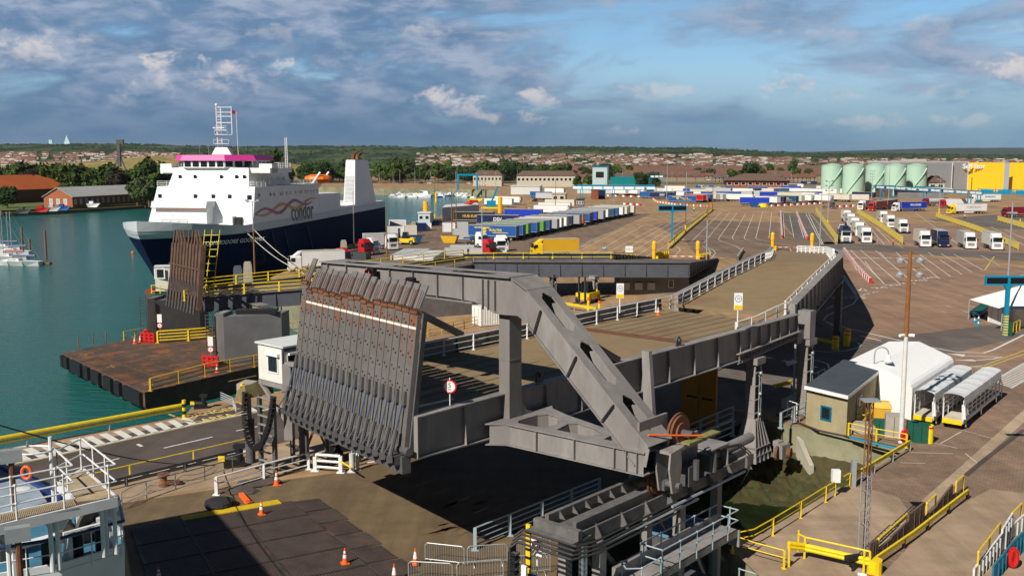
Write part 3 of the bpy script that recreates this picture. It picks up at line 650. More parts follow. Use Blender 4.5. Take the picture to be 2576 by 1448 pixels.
for i in range(nf):
 gap=.35 if i in(7,)else.0
 c=FB0+fd*(i+.5);ln=7.0 if i!=nf-1 else 7.4;tl=1.25
 e=c+fup*ln;wv=fdir*FW*(.45 if i%3 else.475)
 if i==nf-1:tl=1.35
 m=MB();th=fn*.12
 j=random.uniform(-.12,.12);ln+=j;e=c+fup*ln
 m.hull8([c-wv-th,c+wv-th,c+wv+th,c-wv+th],[e-wv-th,e+wv-th,e+wv+th,e-wv+th])
 m.mat(1)
 for k in range(6):
  for s in((-.25,0),(.45,.55)):
   p=c+fup*(2.2+k*.82+s[1]*.3)+wv*s[0]+fn*.13;m.tube(p,p+fn*.03,.045,6)
 f=m.build('finger',['finger_steel','black'],fl)
 tip=(fup*1+fn*-.35+ZZ*.1).normalized();q=e+fup*.06
 m=MB();m.hull8([q-wv*.9-th*.5,q+wv*.9-th*.5,q+wv*.9+th*.5,q-wv*.9+th*.5],[q+tip*tl-wv*.95-th*.35,q+tip*tl+wv*.7-th*.35,q+tip*tl+wv*.7+th*.35,q+tip*tl-wv*.95+th*.35])
 m.build('finger_tip','steel_finger',f)
 m=MB();m.hull8([e-wv-fn*.14-fup*.22,e+wv-fn*.14-fup*.22,e+wv+fn*.2-fup*.22,e-wv+fn*.2-fup*.22],[e-wv+fn*.26,e+wv+fn*.26,e+wv+fn*.18,e-wv+fn*.18])
 for s in(-.6,.75):m.tube(e+wv*s+fn*.2,e+wv*s-fn*.1+fup*1.0,.025,5)
 m.build('tip_hinge','rusty',f)
 if i<nf-1:
  zz=6.05-0*i;a=c+fup*zz-wv*.98+fn*.135;b2=c+fup*zz+wv*.98+fn*.135
  m=MB();m.hull8([a,b2,b2+fup*.12,a+fup*.12],[a+fn*.012,b2+fn*.012,b2+fup*.12+fn*.012,a+fup*.12+fn*.012]);m.build('white_line','line_peel',f)
 m=MB();lo=c+fn*.75-ZZ*.35;hi=c+fup*2.3+fn*.3;mid=lo.lerp(hi,.5)
 m.tube(lo,mid,.13,8);m.box(lo-ZZ*.1,(.3,.3,.35));m.path([mid-ZZ*.1,mid+fn*.22-ZZ*.5,lo+fn*.3+ZZ*.2,lo+fn*.1-ZZ*.3],.035,5)
 m.mat(1).tube(mid,hi,.055,6);m.mat(0)
 m.hull8([hi-wv*.45-fup*.1,hi+wv*.45-fup*.1,hi+wv*.45-fn*.25,hi-wv*.45-fn*.25],[hi-wv*.2+fup*.65-fn*.05,hi+wv*.2+fup*.65-fn*.05,hi+wv*.2+fup*.6-fn*.2,hi-wv*.2+fup*.6-fn*.2])
 rm=m.build('hydraulic_ram',['steel_dark','chrome'],fl)
m=MB();m.tube(FB0-fdir*.3,FB1+fdir*.3,.22,10);m.beam(FB0-ZZ*.7,FB1-ZZ*.7,.5,.9);
for i in range(nf):c=FB0+fd*(i+.5);m.box(c+fn*.35-ZZ*.5,(.35,.5,.5),math.atan2(fdir.y,fdir.x))
m.build('hinge_beam','steel_dark',fl)
m=MB()
for k in(2.2,4.4,6.2):m.beam(FB0+fup*k-fn*.35,FB1+fup*k-fn*.35,.12,.3)
for i in range(0,nf+1,3):m.beam(FB0+fd*i-fn*.3,FB0+fd*i-fn*.3+fup*6.9,.1,.3)
m.build('back_frame','steel_dark',fl)
M('lamp_red',(1,.04,.03),.4,0,emit=3.);M('lamp_green',(.0,.8,.6),.4,0,emit=1.5)
def traffic_light(t,w,z,label):
 r=thing('traffic_light',label,'traffic light',B(t,w,z),'traffic lights hung on the portal beam')
 m=MB();m.box(B(t,w,z),(.55,.3,1.35),math.atan2(NX.y,NX.x))
 for k in(-1,0,1):m.tube(B(t-.15,w,z+k*.42),B(t-.42,w,z+k*.42+.02),.2,10,cap=False)
 m.box(B(t+.3,w,z+.3),(.12,.5,.12),math.atan2(NX.y,NX.x));m.build('housing','black',r)
 m=MB();c=B(t-.17,w,z+.42);m.tube(c,c-AX*.02,.12,10);m.tube(B(t-.17,w,z),B(t-.19,w,z),.1,10);m.build('red_lamp','lamp_red',r)
 m=MB();c=B(t-.17,w,z-.42);m.tube(c,c-AX*.02,.1,10);m.build('green_lamp','lamp_green',r)
traffic_light(5.7,-9.6,14.0,'black traffic light with a red lamp, left one of two on the portal beam')
traffic_light(5.7,-6.2,13.7,'black traffic light with red and green lamps, right one of two on the portal beam')
M('sign_white',(.8,.8,.78),.4,.04);M('sign_red',(.6,.01,.02),.4,.04);M('sign_text',(.02,.02,.025),.5,0);M('sign_blue',(.02,.12,.5),.4,.04)
r=thing('speed_sign','round white sign with red rim reading 5 on a white post','road sign',P(1133,1015,8.2))
c=PY(1131,972,50.2);cd=Vector((-.1,-1,0)).normalized();m=MB();m.tube(c,c-cd*.05,.36,24);m.build('rim','sign_red',r)
m=MB();m.tube(c+cd*.006,c-cd*.01,.285,24);fc=m.build('face','sign_white',r)
rt=Vector((0,0,1)).cross(cd);rt=Vector((1,-.1,0)).normalized()
text('5',.36,c+cd*.012+ZZ*.06,rt,ZZ,'sign_text',fc,ext=.003);text('km',.14,c+cd*.012-ZZ*.14,rt,ZZ,'sign_text',fc,ext=.003)
m=MB();m.tube(c-cd*.07-ZZ*1.0,c-cd*.07+ZZ*.45,.03,8);m.build('post','white_paint',r)
m=MB();m.tube(B(1.4,-1.6,8.3),B(4.0,-1.2,8.35),.06,8);m.build('bracket','white_paint',r)
M('sign_yellow',(.85,.55,.0),.5,.05)
def twenty(u,v,Y,label):
 b=PY(u,v,Y);r=thing('speed_sign',label,'road sign',b,'white 20 speed plates on the bridge')
 m=MB();m.tube(b,b+ZZ*2.1,.05,8);m.build('post','white_paint',r);c=b+ZZ*1.9+Vector((0,-.06,0))
 m=MB();m.box(c,(.62,.04,1.25));pl=m.build('plate','sign_white',r);m=MB();m.box(c-ZZ*.44-Vector((0,.024,0)),(.56,.01,.3));m.build('yellow_panel','sign_yellow',pl)
 m=MB();cc=c+ZZ*.2-Vector((0,.022,0));q=[cc+Vector((math.cos(a)*.23,0,math.sin(a)*.23))for a in[i*math.pi/8 for i in range(17)]];m.path(q,.02,4);m.build('ring','sign_blue',pl)
 text('20',.24,cc-Vector((0,.004,0)),(1,0,0),ZZ,'sign_blue',pl,ext=.002)
twenty(1559,787,83.0,'white plate reading 20 on a post by the far bridge railing')
twenty(1855,822,72.0,'white plate reading 20 on a post by the near bridge girder')
def cone(label,u=None,v=None,z=0.,h=.78,loc=None,bands=2,dark=False,lean=None,group='traffic cones on the lower deck'):
 p=Vector(loc)if loc else P(u,v,z)
 r=thing('traffic_cone',label,'traffic cone',p,group)
 m=MB();m.box(p+ZZ*.02,(h*.5,h*.5,.05),.4);m.build('base','black' if dark else 'orange',r)
 R0=h*.17;prof=lambda z:R0*(1-z/h)+.02
 m=MB();m.lathe(p,[(prof(.04),.04),(prof(h*.98),h)],14);body=m.build('body','orange',r)
 for k in range(bands):
  z0,z1=((.38,.58),(.68,.82))[k]if bands==2 else((.42,.8),)[k]
  m=MB();m.lathe(p,[(prof(z0*h)+.006,z0*h),(prof(z1*h)+.006,z1*h)],14);m.build('reflective_band','sign_white',body)
 return r
cone('small orange cone on the bridge deck near the ramp joint',loc=B(40,-11.6,7.6),h=.8)
# TRACK TOWER ON THE RIGHT
AN=math.atan2(AX.y,AX.x);NN=math.atan2(NX.y,NX.x)
def bbox_(m,t0,t1,w0,w1,z0,z1):return m.hull8([B(t0,w0,z0),B(t1,w0,z0),B(t1,w1,z0),B(t0,w1,z0)],[B(t0,w0,z1),B(t1,w0,z1),B(t1,w1,z1),B(t0,w1,z1)])
tw=thing('lifting_tower','grey steel tower carrying a long rail track and cable chains beside the outrigger foot','tower',B(6,9,-5))
m=MB();bbox_(m,.9,17,8.1,9.2,4.35,4.45);bbox_(m,0.9,17,7.4,7.5,4.1,4.75);bbox_(m,.9,17,9.7,9.8,4.0,4.6)
for w in(7.5,9.1):bbox_(m,1.2,17,w,w+.22,4.45,4.85)
bbox_(m,.6,.9,7.3,9.9,4.0,4.75);bbox_(m,.2,1.6,7.2,9.9,4.2,4.32)
for i in range(16):
 t=2+i;m.prism([B(t,7.72,4.45),B(t,7.72,4.8),B(t,8.05,4.45)],AX*.05)
 if i%2==0:m.prism([B(t,9.8,4.0),B(t,9.8,4.75),B(t,10.25,4.0)],AX*.06)
m.build('track_beam',M('steel_mid',(.135,.128,.128),.6,.3,2,stain=.5,rust=.15,rustc=(.1,.07,.05)),tw)
for t,w in((2.6,7.6),(2.6,9.6),(9.5,7.6),(9.5,9.6),(15,8.6)):
 m=MB();m.box(B(t,w,-.7),(.5,.45,8.6),AN);m.build('leg','steel_bridge',tw)
m=MB()
for w in(7.6,9.6):m.beam(B(2.6,w,3.4),B(9.5,w,-3.5),.2,.2);m.beam(B(9.5,w,3.4),B(15,8.6,-3.5),.2,.2)
bbox_(m,2,12,7.4,9.8,-1.2,-.9);m.build('bracing','steel_dark',tw)
m=MB();m.tube(B(1.9,9.2,-4),B(1.9,9.2,1.0),.36,14);m.mat(1).tube(B(1.9,9.2,1.0),B(1.9,9.2,3.6),.2,12);m.build('lift_cylinder',['steel_dark','chrome'],tw)
M('cable',(.03,.028,.028),.6,.2)
m=MB()
for k in range(4):
 z=4.3-k*.16;o=.12*k;m.path([B(-.1-o,6.8,z-2.4),B(-.1-o,6.8,z-.3),B(.1-o,7.1,z),B(.1-o,10.2,z),B(1.2,10.45+o*.5,z),B(8,10.35+o*.5,z)],.06,5)
m.build('hose','cable',tw)
m=MB();m.path([B(1.6,10.5,4.0),B(9.8,10.5,4.0)],.07,6);m.path([B(7.2,10.6,4.3),B(14.5,10.6,4.35)],.07,6);m.build('conduit','galv',tw)
def chain_u(pts,r,nm,parent,n=26):
 m=MB();q=along(pts,.17)
 for a,b in zip(q,q[1:]):
  m.beam(a,a.lerp(b,.72),r*2,r*1.6,AX)
 m.mat(1)
 for a,b in zip(q[::2],q[1::2]):m.beam(a,a.lerp(b,.5),r*2.15,r*1.2,AX)
 return m.build(nm,['black','steel_finger'],parent)
chain_u([B(-.3,6.9,3.3),B(-.35,6.9,1.6),B(-.45,7.0,.2),B(-.5,7.4,-1.0),B(-.4,8.1,-1.5),B(-.2,8.6,-1.2)],.22,'cable_chain',tw)
cg=thing('drive_carriage','grey bracket carriage with big rusty gear wheels at the tip of the outrigger','machine',B(8,9.2,5))
m=MB()
for w in(9.75,10.5):m.prism([B(7.2,w,4.95),B(6.9,w,6.2),B(7.0,w,7.0),B(7.9,w,7.1),B(8.0,w,6.2),B(7.8,w,4.9)],NX*.1)
bbox_(m,7.0,10.6,9.7,10.5,6.9,7.05);bbox_(m,8.6,11.5,9.3,9.42,5.3,7.0);bbox_(m,6.1,8.6,9.2,9.35,7.3,8.5)
m.build('bracket','steel_bridge',cg)
m=MB();bbox_(m,8.2,11.2,10.4,10.9,7.2,7.3);m.build('moss_tray',M('moss',(.2,.19,.06),.9,.3,4),cg)
def gear(c,r,w,name,parent,axis=NX):
 m=MB();m.wheel(c,r*.92,w,axis,26);m.wheel(c,r*.55,w*1.6,axis,18);m.wheel(c,r*.2,w*2.4,axis,10)
 u=Vector((0,0,1));v2=axis.cross(u)
 for i in range(26):
  a=2*math.pi*i/26;d=u*math.cos(a)+v2*math.sin(a);m.beam(c+d*r*.88,c+d*r*1.04,w*.9,r*.09,axis)
 return m.build(name,'rusty',parent)
gear(B(9.0,9.75,7.5),.95,.32,'gear_wheel',cg);gear(B(7.6,9.4,5.25),.72,.3,'gear_wheel',cg)
m=MB();m.tube(B(9,9.2,7.5),B(9,10.6,7.5),.2,10);m.build('axle','steel_dark',cg);m=MB();m.tube(B(7.6,9.0,5.25),B(7.6,10.8,5.25),.18,10);bbox_(m,7.4,9.0,9.6,10.0,4.9,5.4);bbox_(m,9.4,12.5,9.0,9.95,5.0,5.6);bbox_(m,8.7,9.5,9.9,10.6,4.9,5.9);bbox_(m,10.6,11.3,9.9,10.7,4.9,6.1)
for t in(9.2,10.9):m.tube(B(t,10.7,5.2),B(t,10.7,6.2),.16,8)
m.build('axle_block','steel_dark',cg)
m=MB();m.tube(B(6.5,9.6,7.85),B(9.4,10.9,7.45),.05,6);m.build('orange_bar','orange',cg)
r=thing('hydraulic_cylinder','long grey hydraulic cylinder lying in its cradle between gear carriage and column','cylinder',B(14,9,4.6))
m=MB();m.tube(B(13.6,9.0,5.1),B(18.6,8.7,5.0),.3,14);m.tube(B(9.8,9.2,5.3),B(13.6,9.0,5.1),.2,12);m.build('barrel','steel_bridge',r)
m=MB()
for t in(12.6,14.2):bbox_(m,t,t+.12,8.4,9.7,4.5,5.7);m.beam(B(t,8.4,5.7),B(t,8.0,4.6),.12,.12)
bbox_(m,12.5,14.4,8.4,9.7,5.7,5.78);m.build('cradle','steel_bridge',r)
m=MB();q=[B(13.2,9.8,5.7),B(14.2,10.3,5.8),B(14.9,10.6,5.2),B(14.8,10.6,4.3),B(14.0,10.5,3.6)];m.path(q,.05,6);m.path([p+Vector((.1,0,.08))for p in q],.04,6);m.build('hose','cable',r)
r=tag(MB().hull8([B(9.9,7.1,7.0),B(10.2,7.1,7.0),B(10.2,7.7,7.0),B(9.9,7.7,7.0)],[B(10.6,6.4,11.0),B(10.9,6.4,11.0),B(10.9,6.85,11.0),B(10.6,6.85,11.0)]).build('steel_strut','steel_bridge'),'lone slanting pale grey steel strut rising behind the diagonal leg','strut')
wk=thing('service_walkway','grey steel walkway platform with pale round railings along the tower side','walkway',B(7,9.5,1.9))
m=MB();bbox_(m,3.6,12.2,10.2,11.5,1.55,1.9);bbox_(m,12.2,12.3,10.0,11.6,1.0,1.9);bbox_(m,3.2,12.6,9.9,10.1,1.7,2.3);m.build('platform','steel_bridge',wk)
for t in(4.5,7.5,11.3):MB().box(B(t,10.8,-1.5),(.3,.3,6.1),AN).build('support','steel_bridge',wk)
for i in range(5):pass
def tube_rail(parent,pts,h=1.1,mat='galv_blue',n=2,step=1.6,r=.035):
 for i in range(n):MB().path([p+ZZ*(h*(1-i*.5))for p in pts],r).build('rail',mat,parent)
 for p in along(pts,step):
  m=MB();m.tube(p-ZZ*.25,p+ZZ*h,r*1.1,6);m.ball(p+ZZ*h,r*1.9,6,4);m.ball(p+ZZ*h*.5,r*1.9,6,4);m.build('post',mat,parent)
tube_rail(wk,[B(5.0,11.5,1.9),B(12.2,11.5,1.9),B(12.2,10.25,1.9),B(5.0,10.25,1.9),B(5.0,11.5,1.9)])
tube_rail(wk,[B(5.0,11.4,.6),B(3.4,11.4,.6),B(2.9,10.9,.6),B(3.4,10.3,.6),B(5.0,10.3,.6)],2.0)
r=thing('lower_walkway','lower grey steel landing with pale blue railings below the tower walkway','walkway',B(8,13,-1.4))
m=MB();bbox_(m,5,12.5,12.2,13.6,-1.6,-1.4);m.build('platform','steel_dark',r);tube_rail(r,[B(5,13.6,-1.4),B(12.5,13.6,-1.4),B(12.5,11.5,-1.4)],1.1)
r=thing('plant_room','dark steel machine room with a pale blue ribbed roof behind the tower','cabin',B(12,8,-4))
m=MB();bbox_(m,12.6,16.2,5.4,7.6,-4.5,.2);m.build('wall','steel_dark',r);M('roof_blue',(.12,.24,.36),.5,.08)
m=MB();bbox_(m,12.5,16.3,5.3,7.7,.2,.3)
for i in range(12):t=12.6+i*.3;bbox_(m,t,t+.08,5.3,7.7,.3,.35)
m.build('roof','roof_blue',r)
m=MB();bbox_(m,13,14.3,7.605,7.63,-1.6,-.4);m.build('notice_board','sign_white',r)
r=thing('warning_post','tall yellow and white striped post on the lower deck beside the tower','post',B(1.0,6.3,0))
m=MB();m.box(B(1.8,6.0,2.2),(.25,.12,3.2),NN);m.build('yellow_part','yellow_bright',r)
for k in range(7):MB().box(B(1.78,6.0,.9+k*.42),(.27,.15,.12),NN).build('black_band','black',r)
m=MB();m.box(B(1.2,6.25,.5),(.3,.12,3.0),NN);m.build('white_part','white_paint',r)
for k,(t,w,h)in enumerate(((-.2,6.7,1.3),(-1.0,6.9,1.2),(-1.7,7.1,1.1))):
 p=B(t,w,0);m=MB();m.tube(p,p+ZZ*h,.15,12);m.box(p+ZZ*.03,(.45,.45,.06),AN)
 solo(m,'white_bollard','white_paint','white steel tube bollard beside the tower, %s of three in a row'%('farthest','middle','nearest')[k],'bollard','white bollards beside the tower')
r=thing('safety_sign','small white sign with red ring above a blue panel beside the striped post','sign',B(1.2,6.9,2))
m=MB();m.box(B(1.2,7.0,3.1),(.65,.04,.8),NN);pl=m.build('plate','sign_white',r);MB().box(B(1.17,7.0,1.5),(.6,.04,.5),NN).build('blue_panel','sign_blue',r)
m=MB();q=[B(1.15,7.0,3.2)+(NX*math.cos(a)+ZZ*math.sin(a))*.22 for a in[i*math.pi/8 for i in range(17)]];m.path(q,.03,4);m.build('red_ring','sign_red',pl)
MB().tube(B(1.25,7.0,0),B(1.25,7.0,3.5),.04).build('post','white_paint',r)
railing('blue_grey_railing','pale blue-grey railing in shade along the near part of the lower deck edge','railing',[B(4.6,-.2,0),B(12,-.2,0),B(16,-.2,0)],1.25,4,2.6,'galv_blue',pr=.09,rr=.05)
railing('blue_grey_railing','pale blue-grey railing in shade, outer one below the yellow door','railing',[B(19.5,-.3,.2),B(30,-.5,.2),B(33.5,-.5,.2)],1.25,3,2.6,'galv_blue',pr=.09,rr=.05)
railing('blue_grey_railing','pale blue-grey railing in shade, inner one below the yellow door','railing',[B(21.5,-2.2,.2),B(30,-2.3,.2),B(37,-2.4,.3)],1.25,3,2.6,'galv_blue',pr=.09,rr=.05)
railing('blue_grey_railing','short pale blue railing between the two bridge columns','railing',[B(38,1.2,.2),B(43,1.0,.2)],1.25,3,2.4,'galv_blue',pr=.08,rr=.04)
r=thing('yellow_door','tall ochre yellow double panel door standing in the shade under the bridge','door',B(34.7,-5.6,0))
M('ochre',(.42,.20,.008),.6,.15,1.5,stain=.4)
m=MB();bbox_(m,34.8,35.0,-5.9,-4.3,0,5.2);m.build('panel','ochre',r);m=MB();bbox_(m,34.8,35.0,-4.25,-2.75,0,5.2);m.build('panel','ochre',r)
for w in(-4.9,-3.5):m=MB();bbox_(m,34.68,34.79,w-.45,w+.45,2.3,2.45);m.build('bar','black',r)
# LEFT TOWER, CABIN AND CLUTTER UNDER THE FLAP
cb=thing('control_cabin','small white site cabin with a pale grey roof on a bracket left of the flap','cabin',B(5.7,-20,6.2))
M('cabin_white',(.66,.67,.62),.55,.06,2,stain=.15);M('cabin_trim',(.06,.075,.09),.5,.1);M('roof_white',(.62,.64,.64),.5,.08,2)
m=MB();bbox_(m,5.5,9.8,-21.3,-18.4,6.3,8.75);m.build('wall','cabin_white',cb)
m=MB();bbox_(m,5.35,9.95,-21.45,-18.25,8.76,8.88);m.build('roof','roof_white',cb)
m=MB();bbox_(m,5.42,5.52,-18.52,-18.38,6.25,8.75);bbox_(m,5.45,9.8,-18.39,-18.33,8.5,8.75);bbox_(m,5.45,9.8,-18.39,-18.33,6.25,6.45);m.build('trim','cabin_trim',cb)
def window(parent,quad,mat='glass',frame='white_paint',fw=.07,n=None,depth=.05,name='window'):
 """quad: 4 corner points (bl, br, tr, tl), outward normal n"""
 bl,br_,tr,tl=[Vector(q)for q in quad];n=Vector(n)if n is not None else(br_-bl).cross(tl-bl).normalized()
 f=MB();r_=(br_-bl).normalized()*fw;u_=(tl-bl).normalized()*fw
 f.prism([bl-r_-u_,br_+r_-u_,tr+r_+u_,tl-r_+u_],n*depth,[[bl,br_,tr,tl]]);fo=f.build(name,frame,parent)
 MB().add([bl+n*.012,br_+n*.012,tr+n*.012,tl+n*.012],[(0,1,2,3)]).build('pane',mat,fo);return fo
window(cb,[B(5.49,-20.1,7.0),B(5.49,-19.1,7.0),B(5.49,-19.1,8.05),B(5.49,-20.1,8.05)],n=-AX)
window(cb,[B(5.8,-18.37,6.9),B(8.3,-18.37,6.9),B(8.3,-18.37,8.2),B(5.8,-18.37,8.2)],n=NX)
m=MB();bbox_(m,5.3,5.5,-20.35,-18.85,8.1,8.3);m.build('awning','white_paint',cb);m=MB();bbox_(m,5.8,8.4,-18.4,-18.15,8.25,8.4);m.build('awning','white_paint',cb)
m=MB();m.beam(B(5.6,-21.3,6.1),B(5.6,-18.2,6.1),.3,.3);m.beam(B(5.6,-21.2,6.0),B(5.6,-18.2,3.6),.22,.22);m.beam(B(5.6,-18.2,7.7),B(5.6,-18.2,2.6),.55,.5);m.beam(B(5.6,-18.3,7.7),B(5.8,-16.2,7.9),.3,.3);m.beam(B(9.6,-21.3,6.1),B(9.6,-18.4,6.1),.25,.25);m.build('bracket','steel_bridge',cb)
lt=thing('ram_tower','dark steel ram tower with cable chain loop and rungs left of the flap','tower',B(7,-21,0))
m=MB()
for t,w in((5.0,-20.6),(5.0,-19.0),(7.6,-20.6),(7.6,-19.0)):m.box(B(t,w,2.6),(.22,.3,5.6),AN)
m.build('frame','steel_dark',lt)
m=MB()
for k in range(9):m.beam(B(4.9,-20.6,.3+k*.62),B(4.9,-19.0,.3+k*.62),.2,.06)
m.build('rung','steel_bridge',lt)
m=MB();m.tube(B(4.7,-21.4,.6),B(4.7,-21.4,3.6),.33,14);m.mat(1).tube(B(4.7,-21.4,3.6),B(4.7,-21.4,5.4),.17,10);m.build('ram',['steel_dark','steel_bridge'],lt)
chain_u([B(4.3,-21.2,5.6),B(4.2,-21.2,4.4),B(4.1,-21.0,3.2),B(4.0,-20.5,2.3),B(4.0,-19.8,2.0),B(4.1,-19.1,2.5),B(4.2,-18.5,3.6),B(4.3,-18.2,4.8),B(4.4,-18.1,5.8)],.17,'cable_chain',lt)
m=MB();M('khaki',(.22,.18,.08),.7,.15)
m.hull8([B(4.4,-22.6,4.9),B(6.6,-22.6,4.9),B(6.6,-21.2,5.1),B(4.4,-21.2,5.1)],[B(4.4,-22.3,5.5),B(6.6,-22.3,5.5),B(6.6,-21.4,6.0),B(4.4,-21.4,6.0)]);m.build('hood','khaki',lt)
m=MB()
for k in range(4):m.path([B(4.5,-24.5,5.0-k*.15),B(4.4,-22.9,4.9-k*.15),B(4.3,-22.3,4.3-k*.1)],.04)
m.build('pipework','galv',lt)
us=thing('support_frame','dark cross-braced steel frame with pipes in the shade under the raised flap','frame',P(880,1165))
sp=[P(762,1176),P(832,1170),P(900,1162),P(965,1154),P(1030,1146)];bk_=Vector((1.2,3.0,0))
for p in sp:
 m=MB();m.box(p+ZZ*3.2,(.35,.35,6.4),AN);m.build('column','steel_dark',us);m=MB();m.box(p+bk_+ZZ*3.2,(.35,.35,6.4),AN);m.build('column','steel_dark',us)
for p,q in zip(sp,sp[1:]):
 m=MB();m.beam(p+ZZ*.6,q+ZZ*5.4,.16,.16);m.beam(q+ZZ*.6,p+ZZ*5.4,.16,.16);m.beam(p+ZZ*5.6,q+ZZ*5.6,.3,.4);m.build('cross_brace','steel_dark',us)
m=MB();m.hull8([sp[0]+bk_*1.15,sp[4]+bk_*1.15,sp[4]+bk_*1.2,sp[0]+bk_*1.2],[x+ZZ*6.3 for x in(sp[0]+bk_*1.15,sp[4]+bk_*1.15,sp[4]+bk_*1.2,sp[0]+bk_*1.2)]);m.build('shade_panel','black',us)  # black sheet added as painted shade behind the frame, under the bridge
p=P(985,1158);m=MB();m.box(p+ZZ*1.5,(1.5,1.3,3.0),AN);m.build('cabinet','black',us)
p=P(862,1140);m=MB();m.box(p+ZZ*2,(1.0,.4,1.4),AN);m.build('brown_box','wood_brown',us)
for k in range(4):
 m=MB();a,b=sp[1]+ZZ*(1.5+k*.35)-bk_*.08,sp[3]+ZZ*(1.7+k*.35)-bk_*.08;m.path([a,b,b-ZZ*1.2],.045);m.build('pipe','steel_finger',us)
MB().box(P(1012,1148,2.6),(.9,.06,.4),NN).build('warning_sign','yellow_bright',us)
# LOWER DECK FURNITURE
railing('white_deck_railing','white three-bar railing on round feet along the left of the lower deck','railing',[P(545,1244),P(655,1212),P(776,1179)],1.15,3,3.2,pr=.1,rr=.06)
railing('white_deck_barrier','short heavy white barrier with three thick bars on the lower deck','railing',[P(793,1183),P(857,1188)],1.15,3,2.3,pr=.12,rr=.1)
railing('white_deck_railing','white railing running under the right corner of the flap','railing',[P(900,1180),P(930,1173),P(1008,1159)],1.15,3,2.4,pr=.1,rr=.06)
m=MB();p=P(886,1186);m.tube(p,p+ZZ*1.3,.19,14);m.box(p+ZZ*.03,(.6,.6,.06));m.tube(p+ZZ*1.3,p+ZZ*1.6,.03);solo(m,'white_bollard','white_dirty','single dirty white tube bollard between the two white railings','bollard')
r=thing('yellow_gate','low yellow steel gate behind the single white bollard','gate',P(870,1172))
for k in(0,1):MB().tube(P(858,1160,.5+k*.5),P(884,1176,.5+k*.5),.06).build('bar','yellow_paint',r)
r=railing('chain_railing','thin grey post railing with drooping chains along the quay strip','railing',[P(307,1283),P(330,1268),P(420,1236),P(545,1198),P(652,1166)],1.1,2,2.2,'galv',pr=.035,rr=.025,box=False)
m=MB();q=along([P(307,1283),P(330,1268),P(420,1236),P(545,1198)],2.2)
for a,b in zip(q,q[1:]):
 for h in(.8,.45):m.path([a.lerp(b,k/6)+ZZ*(h-.25*(1-(k/3-1)**2))for k in range(7)],.02,4)
m.build('chain','galv',r)
cone('red and white banded cone by the white deck railing',696,1219,0,1.0)
cone('red and white banded cone on the ship ramp by its yellow edge',658,1293,.12,.85)
cone('red and white banded cone on the ship ramp near the striped end plates',868,1416,.12,.85)
cone('orange cone with one wide white band and black base beside the barriers',1045,1421,0,.95,bands=1,dark=True)
cone('orange and white cone at the bottom edge left of the barriers',992,1462,0,.95,bands=1,dark=True)
cone('orange cone in shade near the moored ship',400,1462,.1,.8)
m=MB();m.beam(P(606,1242,.15),P(624,1262,.15),.28,.22);m.box(P(625,1262,.1),(.4,.4,.1),.8);solo(m,'fallen_post','orange','fallen orange marker post lying on the lower deck','post')
r=thing('tyre_fender','dark worn tyre lying at the edge of the yellow painted strip','tyre',P(552,1275,.2))
m=MB();m.lathe(P(552,1275,.02),[(.55,0),(.85,.08),(.9,.25),(.85,.42),(.55,.5)],18);m.build('tread','rubber',r)
for k,(u,v)in enumerate(((470,1258),(505,1252),(450,1275))):
 m=MB();random.seed(k);m.lathe(P(u+160,v-40,.0),[(1.0,0),(.95,.12),(.5,.2)],9)
 for i in range(len(m.v)):m.v[i].x+=random.uniform(-.25,.25);m.v[i].y+=random.uniform(-.15,.15)
 solo(m,'rubber_mat','asphalt_jetty','heap of old brown rubber matting by the white deck railing, %s'%('under the left end','under its middle','nearest the deck edge')[k],'mat')
def barrier(label,a,b):
 r=thing('crowd_barrier',label,'barrier',a,'steel crowd barriers on the lower deck')
 d=(b-a).normalized();nn=Vector((-d.y,d.x,0));up=ZZ;c=.12
 m=MB();m.path([a+up*.12,a+up*.95,a+up*1.08+d*c,b+up*1.08-d*c,b+up*.95,b+up*.12],.028,6);m.tube(a+up*.2,b+up*.2,.022,6);m.build('frame','galv',r)
 m=MB();n=17
 for i in range(1,n):q=a.lerp(b,i/n);m.tube(q+up*.2,q+up*1.07,.011,4)
 m.build('bars','galv',r)
 for t in(.15,.85):
  q=a.lerp(b,t);m=MB();m.path([q-nn*.35,q-nn*.28+up*.1,q+up*.14,q+nn*.28+up*.1,q+nn*.35],.022,5);m.build('foot','galv',r)
for lab,(u0,v0,u1,v1)in(('rusty steel crowd barrier beside the dark-based cone, back row',(1070,1413,1168,1424)),('steel crowd barrier in the middle of the back row',(1176,1423,1276,1416)),('steel crowd barrier at the right end of the back row',(1288,1411,1384,1395)),('steel crowd barrier at the left end of the front row',(1028,1462,1138,1468)),('steel crowd barrier in the middle of the front row',(1150,1466,1266,1456)),('steel crowd barrier at the right end of the front row',(1282,1450,1384,1440))):
 barrier(lab,P(u0,v0),P(u1,v1))
sr=thing('ship_ramp','brown ribbed steel ship ramp resting on the lower deck with a yellow painted edge','ramp',P(700,1400))
C00,C10,C11,C01=P(330,1332),P(735,1262),P(985,1475),P(420,1600)
def Q(a,b,z=.1):p=lerp(lerp(C00,C10,a),lerp(C01,C11,a),b);p.z=z;return p
M('ramp_steel',(.075,.055,.05),.6,.35,.8,stain=.5,rust=.42,rustc=(.13,.055,.03));M('ramp_rib',(.045,.034,.03),.6,.35,1.1,rust=.4,rustc=(.10,.045,.025));M('paint_worn',(.55,.38,.01),.7,.25,4,rust=.2,rustc=(.08,.05,.03))
m=MB();m.hull8([Q(0,0,.02),Q(1,0,.02),Q(1,1,.02),Q(0,1,.02)],[Q(0,0,.1),Q(1,0,.1),Q(1,1,.1),Q(0,1,.1)]);m.build('plate','ramp_steel',sr)
for band in range(5):
 m=MB();b0,b1=band/5+.01,(band+1)/5-.01
 for i in range(64):
  a=i/64;m.beam(Q(a,b0,.115),Q(min(1,a+.035),b1,.115),.05,.03)
 m.build('rib_band','ramp_rib',sr)
m=MB()
